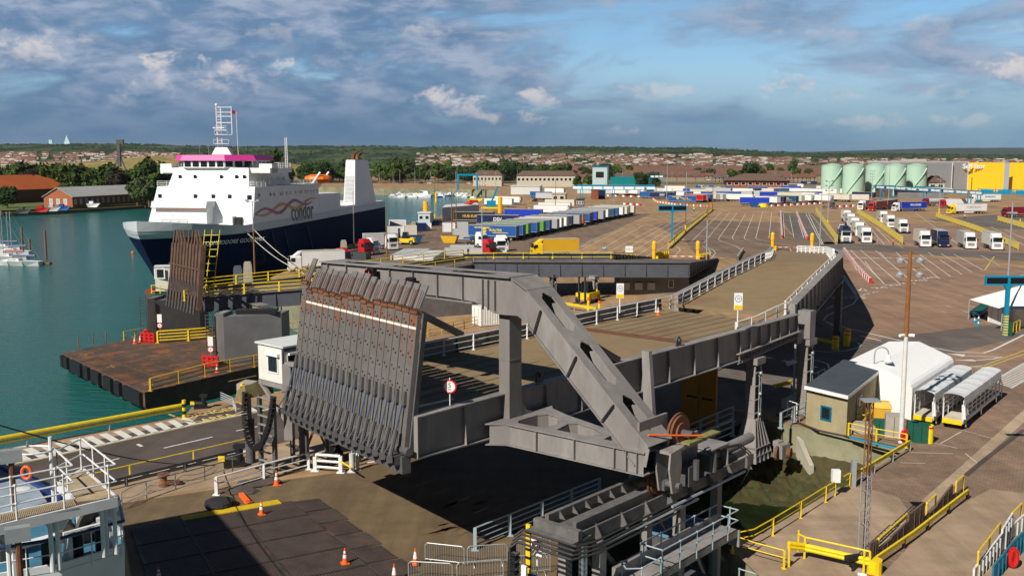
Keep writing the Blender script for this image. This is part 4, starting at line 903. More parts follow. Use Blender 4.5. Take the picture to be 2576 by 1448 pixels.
for b in(.2,.4,.6,.8):m.beam(Q(0,b,.125),Q(1,b,.125),.12,.05)
for a in(.3,.62):m.beam(Q(a,0,.128),Q(a,1,.128),.1,.05)
m.build('seam','ramp_rib',sr)
m=MB();m.hull8([Q(.3,-.035,.03),Q(.92,-.035,.03),Q(.92,.02,.03),Q(.3,.02,.03)],[Q(.3,-.035,.16),Q(.92,-.035,.16),Q(.92,.02,.16),Q(.3,.02,.16)]);m.build('yellow_edge','paint_worn',sr)
for k in range(6):
 b0,b1=.02+k*.155,.02+(k+1)*.155-.012;ex=1.17+.015*(k%2)
 m=MB();m.hull8([Q(1.0,b0,.02),Q(ex,b0,.02),Q(ex,b1,.02),Q(1.0,b1,.02)],[Q(1.0,b0,.13),Q(ex,b0,.05),Q(ex,b1,.05),Q(1.0,b1,.13)]);pl=m.build('end_plate','ramp_steel',sr)
 if k%2==0:
  m=MB()
  for i in range(14):a=1.0+(ex-1.0)*i/14;m.beam(Q(a,b0+.005,.135-.08*i/14),Q(min(ex,a+.02),b1,.13-.08*i/14),.045,.03)
  m.build('rib_band','ramp_rib',pl)
m=MB();M('scrape',(.11,.07,.035),.8,.35,3);random.seed(2)
for i in range(26):
 p=P(random.uniform(1080,1300),random.uniform(1250,1340),.026);a=random.uniform(-.2,.5)+.6;l=random.uniform(.3,1.6);w=random.uniform(.05,.25)
 d=Vector((math.cos(a),math.sin(a),0));n_=Vector((-d.y,d.x,0));m.sheet([p-d*l,p-d*l*.3-n_*w,p+d*l*.6-n_*w*.6,p+d*l,p+d*l*.2+n_*w,p-d*l*.5+n_*w*.7])
struct(m,'deck_scrapes','scrape')
# QUAYSIDE ROAD FURNITURE
r=thing('guard_rail','double yellow tube guard rail along the water side of the quay road','guard rail',P(230,1093))
e0,e1=far(P(0,1134),P(462,1046),60),P(462,1046)
for z,rr in((.95,.16),(.62,.1)):MB().tube(e0+ZZ*z,e1+ZZ*z,rr,8).build('rail','yellow_paint',r)
for p in along([e0,e1],6.2):MB().tube(p,p+ZZ*.9,.09,8).build('post','galv',r)
def bandpost(label,p,h,rad=.16):
 r=thing('striped_bollard',label,'bollard',p);n=5
 for i in range(n):MB().tube(p+ZZ*h*i/n,p+ZZ*h*(i+1)/n,rad,12).build('band','yellow_bright' if i%2==0 else 'black',r)
bandpost('yellow and black banded bollard at the end of the yellow guard rail',P(464,1050),1.5)
bandpost('yellow and black banded bollard by the concrete block',P(610,999),1.3)
r=thing('yellow_handrail','thin yellow handrail on posts along the near side of the quay road','railing',P(400,1180))
a,b,c=far(P(255,1227),P(632,1137),30),P(566,1153),P(632,1137)
MB().path([a+ZZ*1.1,b+ZZ*1.1,c+ZZ*1.1],.04).build('rail','yellow_paint',r)
for p in along([a,b,c],4.5):MB().box(p+ZZ*.55,(.1,.1,1.1),.3).build('post','yellow_paint',r)
r=thing('crash_barrier','dark steel double crash barrier along the near side of the quay road','guard rail',P(400,1186))
a2,b2=far(P(262,1236),P(560,1162),40),P(600,1153)
for z in(.35,.62):MB().beam(a2+ZZ*z,b2+ZZ*z,.12,.2).build('rail','steel_dark',r)
for p in along([a2,b2],4):MB().box(p+ZZ*.3,(.16,.16,.6)).build('post','steel_dark',r)
r=thing('concrete_block','weathered concrete block with rusty top beside the banded bollard','block',P(600,1000));m=MB();m.hull8([P(596,998),P(628,1001),P(650,990),P(618,986)],[P(596,998)+ZZ*1.2,P(628,1001)+ZZ*1.2,P(650,990)+ZZ*1.2,P(618,986)+ZZ*1.2]);m.build('block','concrete',r)
def hook(label,p,s=1.):
 r=thing('mooring_hook',label,'mooring hook',p);m=MB();m.box(p+ZZ*.25*s,(1.6*s,.9*s,.5*s),.3);m.build('base','black',r)
 m=MB();m.tube(p+Vector((.4*s,0,.5*s)),p+Vector((.4*s,0,1.5*s)),.3*s,12);m.tube(p+Vector((-.7*s,0,.6*s)),p+Vector((.3*s,0,.6*s)),.28*s,10);m.box(p+Vector((.4*s,0,1.6*s)),(.8*s,.6*s,.3*s));m.build('drum','black',r)
 m=MB();m.box(p+Vector((-.9*s,-.3*s,.7*s)),(.5*s,.06,.4*s));m.build('yellow_plate','yellow_bright',r)
hook('black mooring hook unit with yellow plate beside the danger area',P(505,1026),.7)
hook('black mooring hook unit near the chain railing and crash barrier',P(590,1172),.9)
m=MB();p=P(412,1222);m.lathe(p,[(.35,0),(.3,.25),(.22,.4),(.22,.6),(.4,.75),(.38,.85)],12);m.box(p+Vector((.5,.1,.25)),(1.0,.35,.2),.3);solo(m,'bollard','rusty','squat rusty mooring bollard on the quay strip','bollard')
m=MB();a,b=PY(-60,1052,34),P(540,1170,.6);m.path([a.lerp(b,t/12)-ZZ*.5*math.sin(math.pi*t/12)for t in range(13)],.03,5);solo(m,'mooring_rope','cable','dark mooring rope stretched across the quay road to the mooring hook','rope')
# NEAR SHIP (bottom left)
def N2(x,y,z):return P(x*.2831,1038+y*.2831,z)
M('ship_white',(.70,.71,.72),.4,.06,1.5,stain=.15,rust=.04);M('ship_blue',(.015,.04,.16),.4,.1);M('deck_blue',(.05,.17,.27),.6,.25,1.5,stain=.3,rust=.22,rustc=(.36,.22,.05));M('deck_pale',(.27,.34,.42),.6,.25,1.,stain=.3)
M('grating',(.10,.055,.035),.85,.25,2);M('drum_grey',(.05,.045,.04),.5,.2)
ns=thing('moored_ship','white ship end with mooring deck, grated walkway and blue rail, cropped at the left','ship',P(120,1400,6))
zd=7.6;zp=9.9
edge=[N2(-400,1560,zd),N2(540,1400,zd),N2(1110,1230,zd),N2(1060,1000,zd),N2(760,800,zd),N2(-400,320,zd)]
m=MB();lo=[]
m.sheet(edge);m.build('mooring_deck','deck_blue',ns)
m=MB();c=sum(edge,Vector())/6
for i in range(5):
 a,b=edge[i],edge[i+1];ins=lambda p,k:Vector((p.x+(c.x-p.x)*k,p.y+(c.y-p.y)*k,p.z))
 m.hull8([a+ZZ*.25,b+ZZ*.25,ins(b,.02)+ZZ*.25,ins(a,.02)+ZZ*.25],[ins(a,.14)-ZZ*11,ins(b,.14)-ZZ*11,ins(b,.17)-ZZ*11,ins(a,.17)-ZZ*11])
m.build('hull','ship_white',ns)
m=MB();m.sheet([N2(-400,560,zd+.8),N2(0,470,zd+.8),N2(200,470,zd+.8),N2(420,790,zd+.8),N2(0,900,zd+.8),N2(-400,980,zd+.8)]);m.build('upper_deck','deck_pale',ns)
blk_=[Vector((-30,43,7)),Vector((-24,33,7)),Vector((-34,20,7)),Vector((-50,30,7))];MB().hull8(blk_,[p+ZZ*9 for p in blk_]).build('superstructure','ship_white',ns)
W1=[N2(-300,975,zp),N2(0,905,zp),N2(660,765,zp),N2(520,620,zp),N2(740,500,zp),N2(1040,755,zp),N2(0,1000,zp),N2(-300,1070,zp)]
m=MB();m.prism([p-ZZ*.06 for p in W1],(0,0,.05));wko=m.build('walkway','grating',ns)
m=MB()
for i in range(7):a,b=W1[i],W1[i+1];m.beam(a-ZZ*.12,b-ZZ*.12,.08,.34)
m.build('walkway_edge','ship_white',ns)
m=MB()
for i in range(60):
 t=i/60;a=lerp(N2(-300,975,zp),N2(660,765,zp),t);b=lerp(N2(-300,1070,zp),N2(700,840,zp),t);m.beam(a+ZZ*.005,b+ZZ*.005,.03,.03)
for i in range(26):
 t=i/26;a=lerp(N2(520,620,zp),N2(740,500,zp),t);b=lerp(N2(700,790,zp),N2(1040,755,zp),t);m.beam(a+ZZ*.005,b+ZZ*.005,.03,.03)
M('grate_bar',(.38,.30,.2),.7,.2);m.build('grate_bars','grate_bar',wko)
def srail(pts,h=1.15,n=2,step=1.1,mat='ship_white',r=.03):
 tube_rail(ns,pts,h,mat,n,step,r)
srail([N2(-300,1070,zp),N2(0,1000,zp),N2(1040,755,zp),N2(740,500,zp),N2(520,620,zp)],1.15,3,1.35)
srail([N2(-300,975,zp),N2(0,905,zp),N2(660,765,zp),N2(520,620,zp)],1.15,2,1.3)
for x,y in((60,1010),(440,930),(500,915),(930,800),(1010,790),(900,815)):
 p=N2(x,y,zp-.2);MB().tube(Vector((p.x,p.y,zd+.3)),p,.075,8).build('stanchion','ship_white',ns)
for x,y in((500,915),(950,800),(70,1010)):
 p=N2(x,y,zp-.25);d=(N2(1040,755,zp)-N2(0,1000,zp)).normalized();m=MB();m.prism([p-d*.5,p+d*.5,p+d*.15-ZZ*.5,p-d*.15-ZZ*.5],(.03,.05,0));m.build('knee_bracket','ship_white',ns)
br_=[N2(-400,1560,zd)+ZZ*1.1,N2(540,1400,zd)+ZZ*1.1,N2(1110,1230,zd)+ZZ*1.1,N2(1060,1000,zd)+ZZ*1.1,N2(760,800,zd)+ZZ*1.1]
MB().path(br_,.06,8).build('blue_rail','ship_blue',ns)
srail([p-ZZ*1.0 for p in br_],1.0,2,1.0,r=.022)
MB().beam(N2(-300,300,8.6),N2(560,760,8.4),.2,.16).build('blue_boom','ship_blue',ns)
def fairlead(x,y):
 p=N2(x,y,zd);d=(edge[2]-edge[1]).normalized();e_=Vector((-d.y,d.x,0));f=MB()
 for s in(-.75,.75):f.hull8([p+d*s-d*.06-e_*.3,p+d*s+d*.06-e_*.3,p+d*s+d*.06+e_*.3,p+d*s-d*.06+e_*.3],[p+d*s*.9-d*.06-e_*.12+ZZ*.95,p+d*s*.9+d*.06-e_*.12+ZZ*.95,p+d*s*.9+d*.06+e_*.12+ZZ*.95,p+d*s*.9-d*.06+e_*.12+ZZ*.95])
 f.beam(p-d*.8+ZZ*.97,p+d*.8+ZZ*.97,.35,.12);fo=f.build('fairlead','ship_white',ns)
 for s in(-.38,.38):MB().tube(p+d*s,p+d*s+ZZ*.88,.17,12).build('roller','black',fo)
fairlead(800,1270);fairlead(320,1395)
for x,y,s in((570,1120,1.),(20,1290,1.),(200,850,.9)):
 p=N2(x,y,zd);m=MB();m.lathe(p,[(.42*s,0),(.4*s,.4*s),(.28*s,.6*s),(.28*s,.8*s)],16);m.mat(1).lathe(p+ZZ*.8*s,[(.36*s,0),(.36*s,.08),(.1,.1)],16);m.build('capstan',['drum_grey','ship_white'],ns)
p=N2(800,1010,zd+.5);m=MB();m.wheel(p,.62,.12,(1,-.4,0),20);m.wheel(p,.2,.5,(1,-.4,0),12);m.build('winch_drum','drum_grey',ns)
m=MB();m.box(N2(740,930,zd+.7),(.5,.9,1.3),.5);m.box(N2(960,1000,zd+.4),(.8,.5,.8),.5);m.build('locker','ship_white',ns)
p=N2(450,330,10.6);m=MB();m.path([p+Vector((math.cos(a)*.75-.7,math.sin(a)*.55,0))for a in[i*math.pi/10+.1 for i in range(-9,11)]],.04,6);m.tube(p-ZZ*3,p+ZZ*.5,.07,8);m.build('hoop_mast','ship_white',ns)
for(x,y,z)in((100,430,10.6),(160,1130,9.6)):
 p=N2(x,y,z);m=MB();m.tube(p-ZZ*1.6,p,.1,8);m.build('lamp_post','rusty',ns);m=MB();m.box(p+ZZ*.2,(.7,.3,.45),.5);m.build('floodlight','galv',ns)
p=N2(235,530,9.3);m=MB();q=[p+Vector((.17*math.cos(a),0,.24*math.sin(a)))for a in[i*math.pi/8 for i in range(17)]];m.path(q,.06,6);solo(m,'lifebuoy','orange','orange lifebuoy hanging on the rail of the moored ship','lifebuoy')
# RIGHT QUAY
def c7(x,y,z=0.):return P(1887+x*.3474,692+y*.3474,z)
def c5r(x,y,z=0.):return P(1761+x*.3164,1069+y*.3164,z)
M('render_tan',(.33,.28,.17),.9,.14,.9,stain=.45,bump=.1);M('roof_felt',(.055,.065,.085),.75,.2,.8,stain=.2)
M('tent_white',(.80,.81,.82),.5,.03,2);M('canvas',(.62,.64,.66),.6,.1,3);M('ribbed_grey',(.36,.33,.29),.6,.1,2);M('window_blue',(.0,.14,.24),.4,.1);M('grit_yellow',(.62,.36,.03),.5,.08)
h0,h1,h2=c7(402,1085),c7(695,1165),c7(935,940);h3=h0+(h2-h1);hh=3.0
ht=thing('quay_hut','small rendered tan hut with dark flat roof, white fascia and blue window','hut',h0)
m=MB();m.hull8([h0,h1,h2,h3],[p+ZZ*hh for p in(h0,h1,h2,h3)]);m.build('wall','render_tan',ht)
cc=(h0+h2)/2;ex=lambda p,k,z:Vector((cc.x+(p.x-cc.x)*k,cc.y+(p.y-cc.y)*k,z))
m=MB();m.hull8([ex(p,1.07,hh+.01)for p in(h0,h1,h2,h3)],[ex(p,1.07,hh+.28)for p in(h0,h1,h2,h3)]);m.build('fascia','white_paint',ht)
m=MB();m.hull8([ex(p,1.05,hh+.28)for p in(h0,h1,h2,h3)],[ex(p,1.05,hh+.33)for p in(h0,h1,h2,h3)]);m.build('roof','roof_felt',ht)
def onwall(a,b,t,z):return a.lerp(b,t)+ZZ*z
n01=(h1-h0).cross(ZZ).normalized();n12=(h2-h1).cross(ZZ).normalized()
window(ht,[onwall(h0,h1,.40,.95)+n01*.01,onwall(h0,h1,.60,.95)+n01*.01,onwall(h0,h1,.60,1.85)+n01*.01,onwall(h0,h1,.40,1.85)+n01*.01],frame='window_blue',fw=.13,n=n01)
q=[onwall(h1,h2,.25,.25),onwall(h1,h2,.40,.25),onwall(h1,h2,.40,2.4),onwall(h1,h2,.25,2.4)]
m=MB();m.prism([p+n12*.01 for p in q],n12*.05);d_=m.build('door','window_blue',ht);window(d_,[p+n12*.07 for p in(onwall(h1,h2,.29,1.4),onwall(h1,h2,.37,1.4),onwall(h1,h2,.37,2.2),onwall(h1,h2,.29,2.2))],n=n12,name='door_window',fw=.04)
m=MB();p=h2+n12*.2-(h2-h1).normalized()*.2;m.tube(p+ZZ*1.7,p+ZZ*2.8,.1);m.build('downpipe','rusty',ht)
r=thing('swan_neck_lamp','white dome camera hanging from a grey swan-neck pole at the hut corner','lamp',c7(886,960))
b=c7(884,950);top=7.2;m=MB();m.tube(b+ZZ*2.5,b+ZZ*4.6,.06,8);q=[b+ZZ*4.6+Vector((.6*(1-math.cos(a)),0,.6*math.sin(a)))for a in[i*math.pi/10 for i in range(11)]];m.path(q,.06,8);m.build('pole','galv',r)
m=MB();m.lathe(q[-1]-ZZ*.55,[(.2,-.15),(.42,-.02),(.36,.05),(.22,.1),(.16,.5)],14);m.build('dome','white_paint',r)
s0,s1,s2,s3=c7(640,870),c7(1165,1050),c7(1468,830),c7(950,720)
s3=s0+(s2-s1)
tn=thing('tent_shed','large white ribbed shed with rounded eaves and low gable behind the hut','shed',s0)
def shed_profile(a,b):
 w=(b-a);L=w.length;d=w.normalized();q=[]
 he=3.1;r_=.8
 q.append(a);q.append(a+ZZ*(he-r_))
 for k in range(1,5):an=math.pi/2*k/4;q.append(a+d*(r_-r_*math.cos(an))+ZZ*(he-r_+r_*math.sin(an)))
 q.append(a+d*L/2+ZZ*(he+.65))
 for k in range(4,0,-1):an=math.pi/2*k/4;q.append(b-d*(r_-r_*math.cos(an))+ZZ*(he-r_+r_*math.sin(an)))
 q.append(b+ZZ*(he-r_));q.append(b);return q
A_=shed_profile(s0,s1);B_=shed_profile(s3,s2)
m=MB();nb=34;rings=[]
for i in range(nb*2+1):
 t=i/(nb*2);k=.012 if i%2 else 0;rings.append([a.lerp(b,t)+(ZZ*.5+(s1-s0).normalized()*(1 if j>6 else-1)*.5)*k*(0 if j in(0,12)else 4 if j not in(1,)else 2)for j,(a,b)in enumerate(zip(A_,B_))])
for r0,r1 in zip(rings,rings[1:]):
 for j in range(len(A_)-1):m.add([r0[j],r1[j],r1[j+1],r0[j+1]],[(0,1,2,3)])
m.build('roof','tent_white',tn,)
m=MB();fr=[p-(s2-s1).normalized()*.02 for p in A_];m.prism(fr,(s2-s1).normalized()*.05)
dd=(s1-s0).normalized();L=(s1-s0).length
for i in range(1,44):
 x=L*i/44;hgt=3.05+.65*(1-abs(x/L-.5)*2)-.1
 if 1<x<L-1:m.beam(s0+dd*x+ZZ*.1-(s2-s1).normalized()*.03,s0+dd*x+ZZ*hgt-(s2-s1).normalized()*.03,.05,.03)
m.build('gable_wall','tent_white',tn)
m=MB();m.prism([p+(s2-s1).normalized()*.0 for p in B_],(s2-s1).normalized()*.05);m.build('gable_wall','tent_white',tn)
def gangway(label,b0,b1,b2,h=2.55,ladder=False):
 """b0,b1 front left/right on the ground, b2 back right"""
 r=thing('covered_gangway',label,'gangway',b0,'covered boarding gangways beside the shed');b3=b0+(b2-b1);D=b2-b1;d=D.normalized();sd_=(b1-b0).normalized();zf=.75
 m=MB();m.hull8([b0+ZZ*zf,b1+ZZ*zf,b2+ZZ*zf,b3+ZZ*zf],[p+ZZ*(zf+.12)for p in(b0,b1,b2,b3)]);n=40
 for i in range(n):a=b0+D*(i/n);m.beam(a+ZZ*(zf+.13),a+(b1-b0)+ZZ*(zf+.13),.06,.03)
 m.build('floor','concrete_lt',r)
 m=MB();m.hull8([b0-d*.25+ZZ*(zf-.28),b1-d*.25+ZZ*(zf-.28),b1+ZZ*(zf-.28),b0+ZZ*(zf-.28)],[b0-d*.25+ZZ*(zf+.02),b1-d*.25+ZZ*(zf+.02),b1+ZZ*(zf+.02),b0+ZZ*(zf+.02)]);m.build('yellow_bumper','yellow_bright',r)
 for a in(b0,b1):
  m=MB()
  for z in(zf+.05,zf+.5,zf+.85,zf+1.2):m.beam(a+ZZ*z,a+D+ZZ*z,.05,.09)
  m.beam(a+ZZ*(zf-.1),a+D+ZZ*(zf-.1),.08,.2);m.build('side_rail','white_paint',r)
  n=9
  for i in range(n+1):
   m=MB();p=a+D*(i/n);m.box(p+ZZ*(zf+.62),(.08,.08,1.3));m.tube(p+ZZ*(zf+1.2),p+ZZ*(h-.1),.03,6);m.build('post','white_paint',r)
 m=MB();nr=36;rings=[]
 for i in range(nr+1):
  t=i/nr;sag=-.07*abs(math.sin(t*math.pi*6));a=b0+D*t;row=[]
  for k in range(9):
   an=math.pi*k/8;w=(b1-b0).length/2+.12;row.append(a+(b1-b0)*.5-sd_*math.cos(an)*w+ZZ*(h+math.sin(an)**.7*.35+sag*math.sin(an)-(.35 if k in(0,8)else 0)-(.25*random.random()if k in(0,8)else 0)))
  rings.append(row)
 for r0,r1 in zip(rings,rings[1:]):
  for k in range(8):m.add([r0[k],r1[k],r1[k+1],r0[k+1]],[(0,1,2,3)])
 m.build('canvas_roof','canvas',r)
 for i in(0,12,24,36):
  MB().path([p-ZZ*.04 for p in rings[i]],.03,5).build('hoop','galv',r)
 m=MB();a=rings[0][8];m.hull8([a,a-sd_*.25,a-sd_*.3+d*.3,a+d*.3],[a-ZZ*1.1+sd_*.1,a-ZZ*1.1-sd_*.2,a-ZZ*1.0-sd_*.2+d*.2,a-ZZ*1.0+sd_*.1+d*.2]);m.build('hanging_canvas','canvas',r)
 for s in(.06,.45,.88):
  for a in(b0,b1):MB().wheel(a+D*s+ZZ*.22,.22,.12,sd_,12).build('wheel','rubber',r);
 for s in(.06,.45,.88):
  for a in(b0,b1):MB().box(a+D*s+ZZ*.42,(.2,.2,.5)).build('leg','galv',r)
 if ladder:
  m=MB()
  for a in(b2,b3):
   p=a+d*.1;m.path([p+ZZ*zf,p+ZZ*(zf+1.3),p+d*.9+ZZ*1.3,p+d*.9+ZZ*.05],.05)
  m.hull8([b2+ZZ*(zf-.3),b3+ZZ*(zf-.3),b3+d*1+ZZ*.25,b2+d*1+ZZ*.25],[b2+ZZ*(zf-.25),b3+ZZ*(zf-.25),b3+d*1+ZZ*.3,b2+d*1+ZZ*.3]);m.build('end_steps','white_paint',r)
gangway('covered gangway with white canvas roof, left one next to the shed',c7(1185,1075),c7(1320,1100),c7(1590,890))
gangway('covered gangway with white canvas roof and end steps, right one of two',c7(1392,1100),c7(1535,1125),c7(1800,905),ladder=True)
r=thing('floodlight_mast','tall rusty brown and white mast with four lamps standing by the green boxes','lamp post',c7(1090,1215))
b=c7(1090,1212);tp=PY(2293,628,b.y+.3);m=MB();m.lathe(b,[(.19,0),(.17,5.5),(.15,(tp.z)*.56)],12);m.build('pole','white_dirty',r)
m=MB();zz0=tp.z*.56;m.lathe(b+ZZ*zz0,[(.19,0),(.13,tp.z-zz0)],10);M('mast_rust',(.22,.10,.03),.8,.3,2);m.build('pole_top','mast_rust',r)
for k,z in enumerate((tp.z-.25,tp.z-1.3,tp.z-2.35)):
 MB().tube(b+Vector((-.75,0,z)),b+Vector((.75,0,z)),.05,6).build('crossarm','mast_rust',r)
for z in(tp.z-.9,tp.z-1.95):
 for s in(-1,1):
  c=b+Vector((s*.72,-.1,z+.1));m=MB();m.lathe(c,[(.05,.28),(.2,.22),(.28,0),(.24,-.02)],12,Matrix.Rotation(R(35),3,'X'));m.build('lamp','galv',r)
m=MB()
for s in(-1,1):m.tube(b+Vector((s*.1,0,8.2)),b+Vector((s*.55,-.2,8.2)),.12,8)
m.build('camera','white_paint',r)
lm=thing('lattice_mast','thin lattice radio mast, brown on top and galvanised below, in front of the pit','mast',c5r(1300,1030))
b0_=c5r(1298,1040);lt_=PY(2192,1005,b0_.y+.3)
def lattice(parent,b,z0,z1,w,mat,name):
 m=MB();q=[Vector((math.cos(a)*w,math.sin(a)*w,0))for a in(0.3,2.4,4.5)]
 for o in q:m.tube(b+o+ZZ*z0,b+o+ZZ*z1,.035,5)
 n=int((z1-z0)/.45)
 for i in range(n):
  za,zb=z0+(z1-z0)*i/n,z0+(z1-z0)*(i+1)/n
  for k in range(3):m.tube(b+q[k]+ZZ*za,b+q[(k+1)%3]+ZZ*zb,.016,4)
  if i%4==0:
   for k in range(3):m.tube(b+q[k]+ZZ*za,b+q[(k+1)%3]+ZZ*za,.022,4)
 return m.build(name,mat,parent)
lattice(lm,b0_,0,4.6,.3,'galv','lower_lattice');lattice(lm,b0_,4.6,lt_.z,.2,'mast_rust','upper_lattice')
MB().path([b0_+ZZ*0,b0_+ZZ*lt_.z],.05,5).build('cable','cable',lm)
MB().box(b0_+ZZ*(lt_.z+.05),(.9,.7,.08)).build('top_plate','galv',lm)
railing('yellow_railing','thin yellow two-bar railing along the quay edge above the pit','railing',[c5r(258,1000),c5r(425,965),c5r(570,880),c5r(705,795),c5r(835,713),c5r(955,635),c5r(1075,563),c5r(1185,497)],1.0,2,3.3,'yellow_bright',pr=.05,rr=.035,lo=.65)
railing('yellow_railing','yellow railing turning down from the pit corner towards the bottom edge','railing',[c5r(258,1015),c5r(430,1075),c5r(665,1140)],1.0,2,2.6,'yellow_bright',pr=.05,rr=.035,lo=.6)
railing('yellow_railing','yellow railing in front of the green and grey cabinets on the pit wall','railing',[c7(710,1165),c7(880,1203),c7(1130,1250)],1.05,2,2.9,'yellow_bright',pr=.055,rr=.04,lo=.65)
railing('yellow_railing','short yellow railing around the steps at the hut door','railing',[c7(755,1085),c7(822,1100),c7(865,1075)],1.0,2,1.4,'yellow_bright',pr=.05,rr=.04,lo=.6)
def beamrail(name,label,pts,h,mat='yellow_paint',step=4.,pmat='galv',sz=(.14,.34)):
 r=thing(name,label,'guard rail',pts[0])
 for a,b in zip(pts,pts[1:]):
  d=(b-a).normalized();n=Vector((d.y,-d.x,0));m=MB()
  for z in(h-sz[1]*.3,h+sz[1]*.3):m.beam(a+ZZ*z,b+ZZ*z,sz[0],sz[1]*.42)
  m.beam(a+ZZ*h-n*.03,b+ZZ*h-n*.03,sz[0]*.4,sz[1]);m.build('beam',mat,r)
 for p in along(pts,step):MB().box(p+ZZ*h*.5,(.14,.14,h)).build('post',pmat,r)
 return r
beamrail('crash_rail','yellow corrugated crash rail along the quay edge beside the pit wall',[c5r(1222,478),c5r(1665,205)],.7,sz=(.12,.26))
beamrail('crash_rail','long dull yellow crash rail beside the brown panels of the boarding road',[c5r(1400,1130),c5r(1700,920),c5r(2125,585)],.5,pmat='black',sz=(.12,.26))
m=MB();a,b=c5r(1215,488),c5r(1220,480);m.box(a+ZZ*.9,(.3,.3,1.8));solo(m,'steel_post','galv','short galvanised steel post where thin railing meets crash rail','post')
m=MB();p=c5r(1073,565);m.box(p+ZZ*1.35,(.5,.35,.8));m.mat(1).tube(p,p+ZZ*1,.05);solo(m,'switch_box',['white_paint','yellow_bright'],'white electrical box on the thin yellow quay railing','box')
yb=thing('yellow_barrier_frame','bright yellow steel beam barrier with handrail at the foot of the lattice mast','barrier',c5r(830,1060))
a,b,c=c5r(705,1100),c5r(830,1060),c5r(1345,1180)
for z in(.55,.75):MB().path([c5r(700,1080)+ZZ*(z+.25),b+ZZ*z,c+ZZ*z],.12,8).build('beam','yellow_bright',yb)
MB().path([c5r(780,1035)+ZZ*1.2,b+ZZ*1.2,c+ZZ*1.2],.05).build('handrail','yellow_bright',yb)
for p in(c5r(706,1125),c5r(780,1000),b,c5r(1300,1175),c):MB().tube(p,p+ZZ*1.2,.06).build('post','yellow_bright',yb)
MB().tube(c5r(1385,1175),c5r(1385,1175)+ZZ*.75,.38,14).build('end_drum','yellow_bright',yb)
bm=thing('boom_barrier','red and white striped barrier boom with its grey drive box, lowered across the road','barrier',c5r(1240,1140))
a,b=c5r(1255,1180,1.0)+ZZ*0,c5r(1900,1300,1.0)
for i in range(9):MB().tube(a.lerp(b,i/9),a.lerp(b,(i+1)/9),.08,8).build('boom_section','sign_white' if i%2==0 else 'red',bm)
m=MB();p=c5r(1215,1160);m.box(p+ZZ*.75,(.9,.3,.25),.3);m.tube(p,p+ZZ*.8,.08);m.build('drive_box','black',bm)
pn=thing('panel_wall','stepped row of dark brown upright panels beside the long crash rail','wall',c5r(1400,1060));M('panel_brown',(.12,.08,.06),.85,.2,1.2,stain=.4)
pa=[c5r(1348,1100),c5r(1412,1068),c5r(1520,985),c5r(1655,888),c5r(1780,810),c5r(1885,715),c5r(2005,630),c5r(2090,560)]
for(i,j,h0_,h1_)in((0,1,1.1,1.1),(1,2,.55,.6),(2,3,.7,.95),(3,4,1.3,1.5),(4,5,.5,.6),(5,6,.7,1.3),(6,7,.5,.5)):
 a,b=pa[i],pa[j];d=(b-a).normalized();n=Vector((-d.y,d.x,0))*.12;m=MB();m.hull8([a,b,b+n,a+n],[a+ZZ*h0_,b+ZZ*h1_,b+n+ZZ*h1_,a+n+ZZ*h0_])
 k=3
 for q in range(1,k):p=a.lerp(b,q/k);m.beam(p-n*.12,p-n*.12+ZZ*(h0_+(h1_-h0_)*q/k-.05),.03,.03)
 m.build('panel','panel_brown',pn)
for i,(x0,y0,x1,y1)in enumerate(((1412,1040,1640,800),(1795,740,1868,640),(2030,560,2090,480))):
 railing('yellow_handrail','short thin yellow handrail on the brown panels, %s of three'%('nearest','middle','farthest')[i],'railing',[c5r(x0,y0+20),c5r(x1,y1+50)],1.1,1,4,'yellow_bright',pr=.05,rr=.05,box=False)
pw=thing('ribbed_parapet','white ribbed parapet wall with blue lower panels at the bottom right corner','wall',c5r(2240,1170));M('parapet_blue',(.01,.16,.26),.5,.12)
for(x0,y0,x1,y1,h0_,h1_,mm)in((2180,1260,2400,1010,.8,1.1,'white_dirty'),(2400,1010,2480,900,1.3,1.5,'white_dirty'),(2480,900,2620,790,.8,.9,'white_dirty'),(2330,1260,2480,1090,.9,1.1,'parapet_blue'),(2480,1090,2640,930,1.1,1.1,'parapet_blue')):
 a,b=c5r(x0,y0),c5r(x1,y1);d=(b-a).normalized();n=Vector((-d.y,d.x,0))*.1;m=MB();m.hull8([a,b,b+n,a+n],[a+ZZ*h0_,b+ZZ*h1_,b+n+ZZ*h1_,a+n+ZZ*h0_])
 k=max(2,int((b-a).length/.6))
 for q in range(1,k):p=a.lerp(b,q/k);m.beam(p+n*1.2,p+n*1.2+ZZ*(h0_+(h1_-h0_)*q/k-.05),.06,.06);m.beam(p-n*.3,p-n*.3+ZZ*(h0_+(h1_-h0_)*q/k-.05),.06,.06)
 m.build('panel',mm,pw)
for i,(x0,y0,x1,y1)in enumerate(((2200,1230,2375,985),(2470,900,2545,820))):
 railing('yellow_handrail','yellow handrail on the white ribbed parapet, %s of two'%('nearer','farther')[i],'railing',[c5r(x0,y0),c5r(x1,y1)],1.5,1,3,'yellow_bright',pr=.05,rr=.05,box=False)
def lifebuoy(label,p,w=.75,h=1.1,name='lifebuoy'):
 m=MB();q=[p+Vector((math.cos(a)*w/2*.6,math.sin(a*0),math.sin(a)*h/2*.75))for a in[i*math.pi/8 for i in range(17)]];m.path(q,.14,8);return solo(m,name,'red',label,'lifebuoy')
lifebuoy('red lifebuoy housing on the blue parapet at the bottom right',c5r(2490,1050,.6),.6,1.2);lifebuoy('red lifebuoy housing standing left of the green boxes',c7(1116,1160,.6),.55,1.15)
